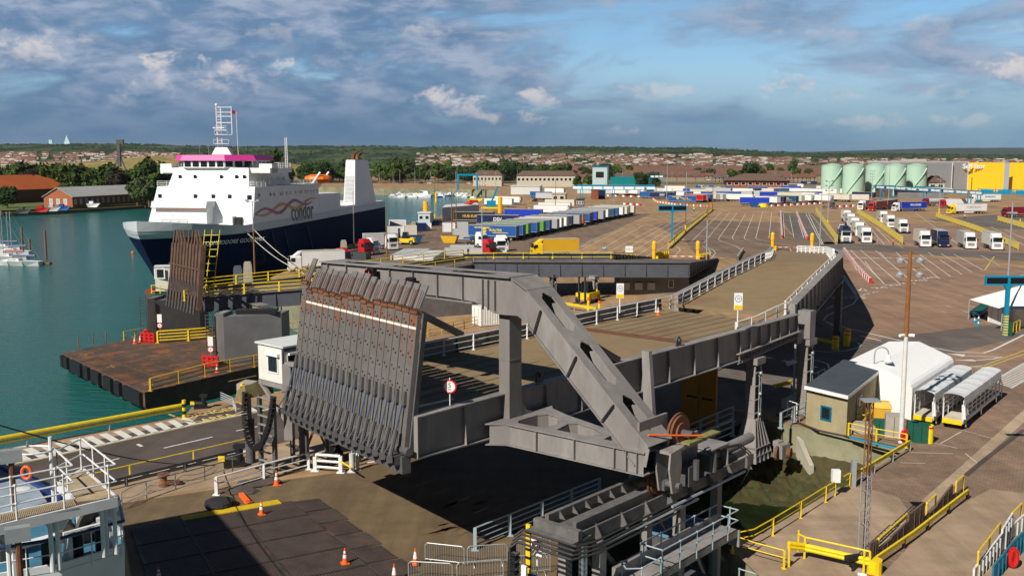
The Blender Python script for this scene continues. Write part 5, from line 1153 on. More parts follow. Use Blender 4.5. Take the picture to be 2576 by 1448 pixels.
def cabinet(name,label,pc,d,mat,top=True,cat='cabinet',rz=.55):
 r=thing(name,label,cat,pc);m=MB();m.box(pc+ZZ*d[2]/2,d,rz);m.build('body',mat,r)
 m=MB();m.box(pc+ZZ*(d[2]+.04),(d[0]*1.06,d[1]*1.06,.08),rz);m.build('lid',mat,r)
 f=Vector((math.sin(rz),-math.cos(rz),0));m=MB();m.beam(pc+f*(d[1]/2+.01)+ZZ*.1,pc+f*(d[1]/2+.01)+ZZ*(d[2]-.1),.03,.02);m.build('door_seam','black',r);return r
cabinet('green_cabinet','tall dark green steel cabinet beside the red lifebuoy',c7(1168,1195),(.7,.7,1.4),'green_box',rz=-.2)
r=cabinet('green_cabinet','wide dark green steel cabinet with small yellow sign next to the yellow bollard',c7(1232,1208),(1.15,.7,1.4),'green_box',rz=-.2)
MB().box(c7(1232,1205)+Vector((.08,-.42,1.15)),(.13,.02,.13),-.2).build('warning_sign','yellow_bright',r)
cabinet('green_cabinet','small dark green cabinet below the yellow grit bin',c7(932,1148),(.8,.6,1.1),'green_box',rz=-.25)
r=cabinet('ribbed_cabinet','large beige ribbed steel cabinet behind the yellow railing',c7(1035,1168),(1.25,.7,1.75),'ribbed_grey',rz=-.25)
m=MB()
for i in range(9):p=c7(1035,1165);o=Vector((math.cos(-.25)*(-.56+i*.14),math.sin(-.25)*(-.56+i*.14),0))+Vector((math.sin(-.25),-math.cos(-.25),0))*.37;m.beam(p+o+ZZ*.1,p+o+ZZ*1.7,.05,.05)
m.build('rib','ribbed_grey',r)
r=thing('grit_bin','rounded yellow grit bin beside the hut','bin',c7(942,1050));p=c7(942,1048);m=MB();m.hull8([p+rotz(Vector(q),-.3)for q in((-.65,-.45,0),(.65,-.45,0),(.65,.45,0),(-.65,.45,0))],[p+rotz(Vector(q),-.3)for q in((-.8,-.55,1.1),(.8,-.55,1.1),(.8,.55,1.1),(-.8,.55,1.1))]);m.build('tub','grit_yellow',r)
m=MB();m.hull8([p+rotz(Vector(q),-.3)for q in((-.85,-.6,1.12),(.85,-.6,1.12),(.85,.6,1.12),(-.85,.6,1.12))],[p+rotz(Vector(q),-.3)for q in((-.6,-.3,1.6),(.6,-.3,1.6),(.6,.3,1.6),(-.6,.3,1.6))]);m.build('lid','grit_yellow',r)
m=MB();p=c7(800,1135);m.box(p+ZZ*.35,(2.0,1.1,.7),-.25);m.box(p+ZZ*.75,(1.2,.9,.1),-.25);solo(m,'crate_pallet','concrete','low grey crate block on the pit wall below the hut door','crate')
def ybollard(label,p,h=2.1,rad=.42,group=None):
 h*=.64;rad*=.72;r=thing('yellow_bollard',label,'bollard',p,group);MB().tube(p,p+ZZ*h,rad,18).build('drum','yellow_bright',r);MB().tube(p+ZZ*h*.84,p+ZZ*h*.93,rad*1.02,18).build('red_band','red',r);MB().lathe(p+ZZ*h,[(rad,0),(rad*.8,.06),(.02,.08)],16).build('cap','yellow_bright',r);return r
ybollard('thick yellow bollard with red band beside the green cabinets',c7(1294,1213),2.15,.42)
ybollard('thick yellow bollard below the ramp, left one at the crash barrier',c7(617,538),2.3,.52,'yellow bollards below the ramp');ybollard('thick yellow bollard below the ramp, right one in front',c7(698,512),2.3,.5,'yellow bollards below the ramp');ybollard('thick yellow bollard below the ramp, rear one partly hidden',c7(704,480),2.3,.5,'yellow bollards below the ramp')
beamrail('crash_rail','low yellow crash rail in shade behind the tall bridge column',[c7(275,478),c7(330,482)],.7);beamrail('crash_rail','yellow crash rail in shade leading to the left yellow bollard',[c7(458,505),c7(595,535)],.8)
beamrail('crash_rail','dull yellow crash rail between the bridge columns and the hut',[c7(165,860),c7(300,825)],.7)
r=thing('wall_ladder','rusty steel ladder on the pit wall below the hut','ladder',c7(320,1075))
t0=c7(325,1052);m=MB();dx=Vector((.3,-.05,0));off_=Vector((-.05,-.35,0))
for s in(-1,1):m.tube(t0+off_+dx*s+ZZ*.9,t0+off_+dx*s-ZZ*2.6,.04,6)
m.build('stile','galv',r);m=MB()
for k in range(11):m.tube(t0+off_-dx+ZZ*(.6-k*.3),t0+off_+dx+ZZ*(.6-k*.3),.03,5)
m.build('rung','mast_rust',r)
railing('white_railing','white hoop rail at the top of the pit ladder','railing',[c7(268,1035),c7(335,1058)],1.5,2,1.4,pr=.05,rr=.04,box=False)
a=c7(375,1095);m=MB();m.hull8([a+Vector((-.4,0,-4)),a+Vector((0,0,-4)),a+Vector((.5,-1.9,-5.5)),a+Vector((.15,-1.9,-5.5))],[a+Vector((-.4,0,-.8)),a+Vector((0,0,-.8)),a+Vector((.5,-1.9,-2.6)),a+Vector((.15,-1.9,-2.6))]);solo(m,'concrete_buttress','concrete','sloping concrete buttress in the weedy pit below the hut wall','buttress')
m=MB();q=[c7(190,1010,.1),c7(330,1060,.12),c7(480,1120,.1),c7(700,1165,.12),c7(1070,1245,.1)];m.path(q,.07,6);m.path([p+Vector((.1,-.12,.02))for p in q],.06,6);solo(m,'cable_bundle','cable','black cable bundle running along the top of the pit wall','cable')
m=MB();q=[c7(715,1168,.12),c7(880,1212,.12),c7(1080,1256,.12)];m.path(q,.08,6);m.path([p+Vector((0,-.2,0))for p in q],.05,6);solo(m,'blue_pipe','blue_gantry','blue pipe lying below the yellow cabinet railing','pipe')
r=thing('camera_post','post with white security cameras on the concrete ledge beside the column','camera post',c7(310,940));p=c7(312,940);MB().tube(p,p+ZZ*6.2,.09,8).build('post','galv_blue',r)
for z in(6.2,3.6):m=MB();m.beam(p+Vector((-.7,-.1,z+.05)),p+Vector((.1,0,z+.3)),.3,.3);m.build('camera','white_paint',r)
m=MB();m.hull8([c7(225,960),c7(300,1000),c7(400,930),c7(330,900)],[p+ZZ*.7 for p in(c7(225,960),c7(300,1000),c7(400,930),c7(330,900))]);solo(m,'concrete_plinth','concrete_lt','sloping concrete plinth under the camera post','plinth')
railing('grey_railing','small grey railing around the pump landing left of the hut','railing',[c7(405,790),c7(465,800),c7(538,765)],1.2,2,1.5,'galv',pr=.04,rr=.04)
def tsign(label,b,w,h,z,arm=.32,striped=False):
 r=thing('message_sign',label,'sign',b);MB().box(b+ZZ*z/2,(arm,arm,z)).build('post','blue_gantry',r);m=MB();m.box(b+ZZ*(z+h/2),(w,.35,h));m.build('frame','blue_gantry',r)
 m=MB();m.box(b+Vector((-w/4-.02,-.19,z+h/2)),(w/2-.3,.02,h*.62));m.box(b+Vector((w/4+.02,-.19,z+h/2)),(w/2-.3,.02,h*.62));m.build('screen','screen_black',r)
 m=MB();m.hull8([b+Vector(q)+ZZ*(z-.6)for q in((-.16,-.16,0),(.16,-.16,0),(.16,.16,0),(-.16,.16,0))],[b+Vector(q)+ZZ*z for q in((-.55,-.16,0),(.55,-.16,0),(.55,.16,0),(-.55,.16,0))]);m.build('bracket','blue_gantry',r)
 if striped:
  for k in range(8):MB().box(b+ZZ*(.2+k*.32),(arm+.02,arm+.02,.16)).build('yellow_stripe','yellow_bright',r)
 return r
tsign('wide blue framed black message sign on a blue post at the right edge',P(2528,845),5.6,1.15,6.2,.42,True)
tsign('blue framed black message board on a T post in the middle of the lanes',P(1690,613),7.2,1.6,8.3,.42)
r=thing('slim_lamp_post','slim grey lamp post standing just behind the right message sign','lamp post',P(2524,835));b=P(2527,838);m=MB();m.lathe(b,[(.14,0),(.09,16)],8);m.build('pole','galv',r);
tz=PY(2546,535,b.y).z;m=MB();m.lathe(b,[(.12,0),(.07,tz)],8);m.build('pole_top','galv',r);m=MB();m.box(b+ZZ*tz,(1.2,.3,.2));m.build('lamp_head','galv',r)
def container(label,p,d,rz,mat,group=None,ribs=True):
 r=thing('container',label,'container',p,group);m=MB();m.box(p+ZZ*(d[2]/2+.1),d,rz)
 ux=Vector((math.cos(rz),math.sin(rz),0));uy=Vector((-math.sin(rz),math.cos(rz),0))
 if ribs:
  n=int(d[0]/.35)
  for s in(-1,1):
   for i in range(n):q=p+ux*(-d[0]/2+(i+.5)*d[0]/n)+uy*s*d[1]/2;m.beam(q+ZZ*.25,q+ZZ*(d[2]-.05),.14,.05,uy)
 m.build('shell',mat,r);m=MB()
 for s in(-.25,.25):q=p-ux*(d[0]/2+.02)+uy*s*d[1];m.beam(q+ZZ*.3,q+ZZ*(d[2]-.1),.05,.04);q=p+ux*(d[0]/2+.02)+uy*s*d[1];m.beam(q+ZZ*.3,q+ZZ*(d[2]-.1),.05,.04)
 m.build('door_bars','galv',r)
 for sx in(-1,1):
  for sy in(-1,1):q=p+ux*sx*d[0]/2+uy*sy*d[1]/2;m2=MB();m2.beam(q+ZZ*.1,q+ZZ*(d[2]+.12),.12,.12,uy);m2.build('corner_post',mat,r)
 return r
container('white storage container behind the right message sign post, left one',c7(1835,355),(2.4,3.2,2.5),.05,'white_paint','white containers under the tent roof');container('white storage container behind the right message sign post, right one',c7(1960,365),(3.4,3.2,2.5),.05,'white_paint','white containers under the tent roof')
r=thing('tent_roof','pointed white tent roof over the containers at the right edge','tent',c7(1984,280));a=P(2522,778,2.7);m=MB();cx_=a+Vector((5,4.5,2.6));q=[a,a+Vector((9,0,0)),a+Vector((9,9,0)),a+Vector((0,9,0))]
for i in range(4):m.add([q[i],q[(i+1)%4],cx_],[(0,1,2)])
m.build('canvas','tent_white',r)
for p in q:MB().tube(Vector((p.x,p.y,0)),p,.08).build('pole','galv',r)
cabinet('green_cabinet','slim green cabinet at the foot of the right message sign',c7(1862,438),(.8,.8,1.6),'green_box',rz=0)
railing('yellow_railing','small yellow railing beside the slim green cabinet','railing',[c7(1880,432),c7(1912,415),c7(1950,398)],1.3,2,1.4,'yellow_bright',pr=.05,rr=.04)
r=thing('belt_conveyor','dark blue wheeled ramp with green top standing beside the containers','conveyor',c7(1740,320))
a,b=c7(1665,318),c7(1775,275);d=(b-a).normalized();n=Vector((-d.y,d.x,0));m=MB();m.hull8([a+ZZ*.5,a+n*1.6+ZZ*.5,b+n*1.6+ZZ*1.3,b+ZZ*1.3],[a+ZZ*.7,a+n*1.6+ZZ*.7,b+n*1.6+ZZ*1.5,b+ZZ*1.5]);m.build('frame','navy',r)
m=MB();m.hull8([a+n*.2+ZZ*.71,a+n*1.4+ZZ*.71,b+n*1.4+ZZ*1.51,b+n*.2+ZZ*1.51],[a+n*.2+ZZ*.75,a+n*1.4+ZZ*.75,b+n*1.4+ZZ*1.55,b+n*.2+ZZ*1.55]);m.build('belt','green_box',r)
for s,t in((.2,.1),(.8,.1),(.2,1.5),(.8,1.5)):MB().wheel(a.lerp(b,s)+n*t+ZZ*.3,.3,.2,n,12).build('wheel','rubber',r)
def blue_cone(label,p):
 r=thing('blue_cone',label,'traffic cone',p,'blue and white cones');MB().box(p+ZZ*.03,(.45,.45,.06)).build('base','blue_gantry',r);b_=MB().lathe(p,[(.17,.05),(.03,.9)],12).build('body','blue_gantry',r);MB().lathe(p,[(.115,.42),(.075,.64)],12).build('band','sign_white',b_)
blue_cone('blue and white cone beside the wheeled ramp, left of three',c7(1625,348));blue_cone('blue and white cone beside the wheeled ramp, rear of three',c7(1654,335));blue_cone('blue and white cone beside the wheeled ramp, nearest of three',c7(1652,372))
m=MB();m.box(c7(1960,1155,.03),(2.2,.6,.02),-.1);struct(m,'drain_cover','black')
m=MB();stripe(m,[(1887+x*.3474,692+y*.3474)for x,y in((1560,1448),(1700,1330),(1984,1115))],.35,.04);struct(m,'crane_rail','asphalt_jetty')
# VEHICLES
random.seed(11)
PAL={'white':(.72,.73,.73),'offwhite':(.60,.57,.48),'blue':(.01,.085,.30),'royal':(.01,.04,.42),'navy2':(.008,.018,.075),'green':(.09,.32,.02),'grey':(.33,.34,.36),'red2':(.42,.01,.015),'darkred':(.20,.008,.02),'yellow2':(.82,.55,.01),'teal':(.0,.20,.22),'black2':(.02,.018,.018),'darkblue':(.015,.07,.16),'charcoal':(.05,.055,.06),'gold':(.62,.36,.02),'silver':(.45,.46,.47),'orange2':(.8,.25,.02)}
for k,c in PAL.items():M('body_'+k,c,.45,.05,.5,stain=.12)
M('roof_grime',(.42,.40,.34),.7,.15,.7,stain=.3);M('chassis',(.03,.03,.035),.7,.2);M('hub',(.3,.3,.3),.5,.1);M('lamp_glass',(.7,.7,.65),.15,.05)
PROTO={}
def wheels(root,xs,w=2.5,r=.5,name='wheel'):
 first=None
 for x in xs:
  for s in(-1,1):
   if first is None:
    m=MB();m.wheel((x,s*(w/2-.15),r),r,.3,(0,1,0),14);m.mat(1).wheel((x,s*(w/2-.15),r),r*.5,.34,(0,1,0),10);first=(m.build(name,['rubber','hub'],root),x,s)
   else:
    c=first[0].copy();COL.objects.link(c);c.parent=root;KIDS[root.name].append(c);c.location=(x-first[1],(s-first[2])*(w/2-.15),0)
def box_body(root,x0,x1,z0,z1,col,w=2.5,roof=True):
 m=MB();m.box(((x0+x1)/2,0,(z0+z1)/2),(abs(x1-x0),w,z1-z0));b=m.build('body','body_'+col,root)
 m=MB();m.box(((x0+x1)/2,0,z1+.015),(abs(x1-x0)+.04,w+.04,.06));m.build('roof','roof_grime' if roof else 'body_'+col,root)
 m=MB()
 for s in(-1,1):m.box(((x0+x1)/2,s*(w/2+.005),z0+.08),(abs(x1-x0),.04,.16));
 for s in(-1,1):m.box((x0+(.01 if x0>x1 else-.01),s*(w/2-.06),(z0+z1)/2),(.05,.1,z1-z0));m.box((x1-(.01 if x0>x1 else-.01),s*(w/2-.06),(z0+z1)/2),(.05,.1,z1-z0))
 m.box((x1-.02,0,(z0+z1)/2),(.05,.05,z1-z0));m.build('frame_trim','silver_trim',b);return b
M('silver_trim',(.4,.41,.42),.4,.05)
def cab(root,col,high=True,lower=None):
 top=3.75 if high else 3.1
 m=MB();m.hull8([(-2.2,-1.22,.45),(0,-1.22,.45),(0,1.22,.45),(-2.2,1.22,.45)],[(-2.2,-1.22,2.0),(0,-1.22,2.0),(0,1.22,2.0),(-2.2,1.22,2.0)])
 m.hull8([(-2.2,-1.22,2.0),(0,-1.22,2.0),(0,1.22,2.0),(-2.2,1.22,2.0)],[(-2.2,-1.18,2.95),(-.22,-1.14,2.95),(-.22,1.14,2.95),(-2.2,1.18,2.95)])
 m.hull8([(-2.2,-1.18,2.95),(-.22,-1.14,2.95),(-.22,1.14,2.95),(-2.2,1.18,2.95)],[(-2.1,-1.0,top),(-.95,-.9,top),(-.95,.9,top),(-2.1,1.0,top)])
 b=m.build('cab','body_'+col,root)
 MB().hull8([(.0,-1.02,2.02),(.02,-1.02,2.02),(.02,1.02,2.02),(.0,1.02,2.02)],[(-.21,-1.0,2.9),(-.17,-1.0,2.9),(-.17,1.0,2.9),(-.21,1.0,2.9)]).build('windscreen','glass',b)
 for s in(-1,1):MB().hull8([(-1.1,s*1.2,2.0),(-.12,s*1.2,2.0),(-.12,s*1.235,2.0),(-1.1,s*1.235,2.0)],[(-1.1,s*1.15,2.75),(-.3,s*1.15,2.75),(-.3,s*1.2,2.75),(-1.1,s*1.2,2.75)]).build('side_window','glass',b)
 m=MB()
 for k in range(3):m.box((.02,0,.98+k*.26),(.06,1.5,.13))
 m.build('grille','black',b)
 MB().box((.05,0,.55),(.2,2.46,.45)).build('bumper','body_'+(lower or col),b)
 for s in(-1,1):
  MB().box((.16,s*.95,.62),(.04,.4,.2)).build('headlight','lamp_glass',b)
  MB().box((-.05,s*1.45,2.35),(.12,.2,.55)).build('mirror','black',b)
 MB().box((.02,0,3.02),(.35,2.0,.08)).build('sun_visor','black',b)
def proto(key,build,cat,label):
 if key in PROTO:return PROTO[key]
 root=thing(cat[0],label,cat[1]);build(root);PROTO[key]=root;root['unused']=1;return root
def put(key,build,cat,label,loc,f,group=None):
 """first use moves the prototype, later uses copy it"""
 rz=math.atan2(f[1],f[0])
 r=proto(key,build,cat,label)
 if 'unused' in r:del r['unused'];o=r;o['label']=label
 else:o=copy_tree(r,None,label)
 o.location=loc;o.rotation_euler=(0,0,rz)
 if group:o['group']=group
 elif 'group' in o:del o['group']
 return o
def b_trailer(col,txt=None,tc='sign_white',fridge=False):
 def f(r):
  b=box_body(r,0,-13.6,1.15,3.95,col)
  MB().box((-7,0,.95),(13,.9,.25)).build('chassis','chassis',r)
  wheels(r,(-9.6,-10.9,-12.2))
  for s in(-1,1):MB().box((-2.6,s*.9,.5),(.15,.15,1.0)).build('landing_leg','chassis',r)
  if fridge:MB().box((.25,0,3.0),(.5,1.9,1.4)).build('fridge_unit','body_silver',r)
  MB().box((-13.65,0,.75),(.12,2.4,.25)).build('rear_bumper','chassis',r)
  if txt:
   for s in(-1,1):
    if txt=='walter':
     MB().hull8([(-2.0,s*1.26,3.3),(-6.5,s*1.26,3.3),(-6.5,s*1.275,3.3),(-2.0,s*1.275,3.3)],[(-1.6,s*1.26,3.55),(-6.0,s*1.26,3.55),(-6.0,s*1.275,3.55),(-1.6,s*1.275,3.55)]).build('yellow_stripe','yellow_bright',b)if s>0 else MB().hull8([(-11.6,-1.26,3.3),(-7.1,-1.26,3.3),(-7.1,-1.275,3.3),(-11.6,-1.275,3.3)],[(-12.0,-1.26,3.55),(-7.6,-1.26,3.55),(-7.6,-1.275,3.55),(-12.0,-1.275,3.55)]).build('yellow_stripe','yellow_bright',b)
     x=-7.8 if s>0 else-5.8
     text('WALTER',.95,(x,s*1.28,2.75),(-s,0,0),ZZ,'yellow_bright',b,bold=.02);q=-4.6 if s>0 else-9.0
     m=MB();m.tube((q,s*1.26,2.75),(q,s*1.27,2.75),.62,18);m.build('yellow_disc','yellow_bright',b);text('LKW',.5,(q,s*1.29,2.75),(-s,0,0),ZZ,'body_blue',b,bold=.01)
     m=MB();m.hull8([(-7.0,s*1.26,2.05),(-11.5,s*1.26,2.05),(-11.5,s*1.275,2.05),(-7.0,s*1.275,2.05)]if s>0 else[(-6.6,s*1.26,2.05),(-2.1,s*1.26,2.05),(-2.1,s*1.275,2.05),(-6.6,s*1.275,2.05)],[(-7.0,s*1.26,2.22),(-11.2,s*1.26,2.22),(-11.2,s*1.275,2.22),(-7.0,s*1.275,2.22)]if s>0 else[(-6.6,s*1.26,2.22),(-2.4,s*1.26,2.22),(-2.4,s*1.275,2.22),(-6.6,s*1.275,2.22)]);m.build('yellow_stripe','yellow_bright',b)
    else:text(txt,1.5 if len(txt)<6 else 1.25,(-6.8,s*1.27,2.6),(-s,0,0),ZZ,tc,b,bold=.03)
 return f
def b_artic(ccol,tcol,txt=None,tc='sign_white',low=None,tank=False):
 def f(r):
  cab(r,ccol,True,low);MB().box((-6,0,.9),(9.5,.85,.22)).build('chassis','chassis',r)
  wheels(r,(-1.3,-4.9,-12.4,-13.7,-15.0))
  if tank:
   m=MB();m.tube((-3,0,2.5),(-15.8,0,2.5),1.15,16);m.build('tank','body_'+tcol,r)
  else:
   b=box_body(r,-2.9,-16.5,1.15,4.0,tcol)
   if txt:
    for s in(-1,1):text(txt,1.2,(-10.5,s*1.28,2.7),(-s,0,0),ZZ,tc,b,bold=.02)
  m=MB()
  for s in(-1,1):m.box((-8.5,s*1.15,.75),(4.5,.05,.5))
  m.build('side_guard','body_'+tcol,r)
 return f
def b_rigid(ccol,bcol,low=None,L=8.2,grow=.0):
 def f(r):
  cab(r,ccol,False,low);box_body(r,-2.35,-2.35-L,1.05,3.95,bcol);MB().box((-4.5,0,.85),(L,.85,.22)).build('chassis','chassis',r);wheels(r,(-1.2,-6.6,-7.9))
  MB().hull8([(-1.9,-1.0,3.1),(-.9,-1.0,3.1),(-.9,1.0,3.1),(-1.9,1.0,3.1)],[(-2.25,-1.15,3.9),(-2.0,-1.1,3.9),(-2.0,1.1,3.9),(-2.25,1.15,3.9)]).build('wind_deflector','body_'+ccol,r)
  m=MB()
  for s in(-1,1):m.box((-4.6,s*1.15,.75),(2.6,.05,.5))
  m.build('side_guard','chassis',r)
 return f
def b_tractor(col):
 def f(r):
  cab(r,col,True);MB().box((-3.6,0,.85),(4.6,.9,.25)).build('chassis','chassis',r);wheels(r,(-1.3,-4.1,-5.3));m=MB();m.lathe((-4.6,0,1.0),[(.5,0),(.5,.12)],12);m.build('fifth_wheel','chassis',r)
 return f
def b_car(col,van=False):
 def f(r):
  m=MB();h=1.45 if not van else 2.0
  m.hull8([(-4.3,-.88,.3),(0,-.88,.3),(0,.88,.3),(-4.3,.88,.3)],[(-4.3,-.85,.85),(-.05,-.8,.75),(-.05,.8,.75),(-4.3,.85,.85)])
  m.hull8([(-4.1,-.8,.85),(-1.1,-.8,.8),(-1.1,.8,.8),(-4.1,.8,.85)],[(-3.7,-.65,h),(-1.9,-.65,h),(-1.9,.65,h),(-3.7,.65,h)]);b=m.build('body','body_'+col,r)
  m=MB();m.hull8([(-3.95,-.81,.92),(-1.3,-.81,.9),(-1.3,.81,.9),(-3.95,.81,.92)],[(-3.72,-.69,h-.1),(-1.95,-.69,h-.1),(-1.95,.69,h-.1),(-3.72,.69,h-.1)]);m.hull8([(-1.12,-.7,.86),(-1.06,-.7,.86),(-1.06,.7,.86),(-1.12,.7,.86)],[(-1.85,-.6,h-.06),(-1.8,-.6,h-.06),(-1.8,.6,h-.06),(-1.85,.6,h-.06)]);m.build('windows','glass',b)
  wheels(r,(-.85,-3.4),1.8,.32)
 return f
ORDN=['first','second','third','fourth','fifth','sixth','seventh','eighth','ninth','tenth','eleventh','twelfth','thirteenth','fourteenth','fifteenth','sixteenth','seventeenth','eighteenth','nineteenth','twentieth','twenty-first','twenty-second','twenty-third','twenty-fourth','twenty-fifth']
CN={'white':'white','offwhite':'cream','blue':'blue','royal':'royal blue','navy2':'navy','green':'green','grey':'grey','red2':'red','darkred':'dark red','yellow2':'yellow','teal':'teal','black2':'black','darkblue':'dark blue','charcoal':'charcoal','gold':'golden','silver':'silver','orange2':'orange'}
TR=('trailer','trailer');AR=('articulated_lorry','lorry');RG=('box_truck','truck');TC=('truck_tractor','truck');CR=('car','car')
def trailer(col,loc,f,label,txt=None,tc='sign_white',fridge=False,group=None):
 return put(('tr',col,txt,fridge),b_trailer(col,txt,tc,fridge),TR,label,loc,f,group)
fr=Vector((-.94,.35,0)).normalized()
ra,rb=P(1303,606),P(1562,549)
seq=[('blue','walter'),('blue','walter'),('green',None),('blue','walter'),('green',None),('blue','walter'),('grey',None),('white',None),('white',None),('navy2',None),('grey',None),('tank',None),('blue','walter'),('navy2',None),('royal',None),('grey',None),('blue','walter'),('white',None),('darkblue',None),('blue',None),('white',None),('offwhite',None),('white',None),('offwhite',None)]
GRW='trailers parked side by side left of the lanes'
for i,(c,t)in enumerate(seq):
 p=ra.lerp(rb,i/19.5)+fr*13.6+fr*random.uniform(-.5,.9)
 if c=='tank':
  r=thing('tank_trailer','pink round tank trailer with orange frame in the left trailer row','trailer',(0,0,0));m=MB();m.tube((-3.5,0,2.3),(-12.5,0,2.3),1.3,16);M('body_pink',(.55,.09,.12),.4,.08);
  m.build('tank','body_pink',r);MB().tube((-12.5,0,2.3),(-13.1,0,2.3),1.3,16,.4).build('end_cap','body_pink',r);m=MB();m.box((-8,0,.95),(11.5,2.4,.25));m.box((-13.3,0,2.4),(.15,2.4,3.0));m.build('frame','body_orange2',r);wheels(r,(-9.6,-10.9,-12.2));r.location=p;r.rotation_euler=(0,0,math.atan2(fr.y,fr.x));r['group']=GRW;continue
 trailer(c,p,fr,'%s trailer, %s from the camera in the side-by-side row left of the lanes'%(CN[c],ORDN[i]if i else 'nearest'),t,fridge=(c=='white'),group=GRW)
for c,t,u0,u1,v,lab,fr_ in(('navy2','DSV',1203,1306,571,'navy trailer lettered DSV behind the nearest blue trailer',0),('royal',None,1266,1364,553,'plain royal blue trailer behind the navy lettered one',0),('white',None,1332,1430,541,'white trailer with dark top edge, lowest of the white trailers behind the row',1),('white',None,1345,1436,533,'white trailer with navy stripe, middle of the white trailers behind the row',0),('offwhite',None,1350,1446,523,'cream trailer farthest of the three behind the row',0),('white',None,1206,1290,520,'white trailer by the quay crane and red conveyor, nearer one',0),('white',None,1245,1310,514,'white trailer by the quay crane and red conveyor, farther one',1),('blue',None,1335,1385,499,'blue curtain trailer near the small cream office block',0),('silver',None,1345,1405,503,'silver trailer near the small cream office block',0),('white',None,1340,1420,488,'white trailer behind the cream office block',0)):
 a,b=P(u0,v),P(u1,v+1.5);d=(b-a).normalized();trailer(c,b-Vector((0,0,0)),d,lab,t,fridge=bool(fr_))
hb=P(1242,563);r=trailer('black2',hb,Vector((.97,-.2,0)),'black trailer lettered HUB EUROPE beside the quay railing','HUB EUROPE','gold_letter' if 'gold_letter' in MATS else M('gold_letter',(.6,.36,.12),.4,.05))
r=thing('long_shed','long grey flat-roofed store shed behind the black lettered trailer','shed',P(1112,556));m=MB();a,b=P(1113,557),P(1205,548);c_,d_=P(1120,548),P(1200,541);m.hull8([a,b,d_,c_],[p+ZZ*4.6 for p in(a,b,d_,c_)]);m.build('wall','body_silver',r);MB().hull8([p+ZZ*4.62 for p in(a,b,d_,c_)],[p+ZZ*4.9 for p in(a,b,d_,c_)]).build('roof','roof_white',r)
park=[(822,1000,600,'navy2','DSV'),(1000,1140,585,'white',None),(985,1215,642,'blue','walter'),(1215,1300,632,'red2',None),(1230,1320,628,'silver',None),(1300,1370,625,'blue',None),(1330,1430,622,'offwhite',None),(1410,1500,622,'silver',None),(1480,1580,615,'white',None),(1200,1380,560,'offwhite',None),(1580,1780,620,'white',None),(1715,1950,662,'royal',None),(1940,2045,655,'white',None),(1950,2105,650,'navy2',None),(2080,2230,645,'darkblue','walter'),(2200,2290,640,'offwhite',None),(2270,2385,633,'white',None),(2370,2515,630,'white',None),(840,1100,520,'white',None),(1140,1330,545,'darkblue',None),(1160,1400,505,'blue','walter'),(1390,1570,520,'blue','walter'),(1545,1740,545,'white',None),(1730,1930,530,'blue',None),(1745,1990,580,'white',None),(1940,2160,540,'white',None),(2180,2420,540,'blue','walter'),(2020,2230,500,'darkblue',None),(1920,2080,505,'blue','walter'),(1700,1880,495,'teal',None),(1930,2140,478,'red2',None),(2120,2290,495,'white',None),(2220,2430,462,'navy2','DSV'),(2005,2130,445,'navy2',None),(1340,1480,540,'white',None),(1400,1560,585,'white',None),(2100,2290,600,'offwhite',None),(2290,2420,605,'white',None),(2410,2574,555,'white',None),(560,640,560,'white',None),(640,700,560,'white',None),(440,520,560,'white',None),(535,800,525,'white',None)]
p5=[(540,640,635,'white',None),(640,740,620,'white',None),(690,830,625,'offwhite',None),(825,1010,625,'offwhite',None),(960,1068,600,'navy2',None),(570,700,560,'white',None),(690,930,545,'royal',None),(480,690,520,'white',None),(790,920,560,'white',None),(130,330,520,'royal',None),(0,215,545,'white',None)]
GP='trailers parked in the middle of the port'
used_l={}
for k,L_,cf in((0,park,c4),(1,p5,c5)):
 for(x0,x1,y,c,t)in L_:
  (u0,v0),(u1,v1)=cf([(x0,y),(x1,y)]);a=P(u0,v0);b=P(u1,v1);wpx=(b-a).length
  ang=R(-28 if wpx<9 else-12);d=Vector((math.cos(ang),math.sin(ang),0))
  if wpx<9:d=Vector((math.cos(R(-55)),math.sin(R(-55)),0))
  pos='left' if u0<1780 else('centre' if u0<2000 else 'right');row='front' if v0>505 else('middle' if v0>485 else 'rear')
  lab='%s%s trailer, %s row of the trailer park, %s part'%(CN[c],' lettered' if t else '',row,pos)
  kk=used_l[lab]=used_l.get(lab,0)+1
  if kk>1:lab+=', %s such'%ORDN[kk-1]
  o=trailer(c,b,d,lab,t,fridge=(c=='white' and len(lab)%2==0),group=GP)
random.seed(41)
for i in range(34):
 u=1668+(i%17)*25+random.uniform(-6,6);v=(489.5,499.5)[i//17]+random.uniform(-1.2,1.2);c=random.choice(['white','blue','navy2','white','offwhite','royal','darkblue','silver'])
 trailer(c,P(u,v),Vector((math.cos(.3),-math.sin(random.choice([.25,.9])),0)).normalized(),'%s trailer standing among others at the back of the trailer park'%CN[c],None,group='trailers at the back of the trailer park, %s'%CN[c])
fa=Vector((-.90,-.43,0)).normalized()
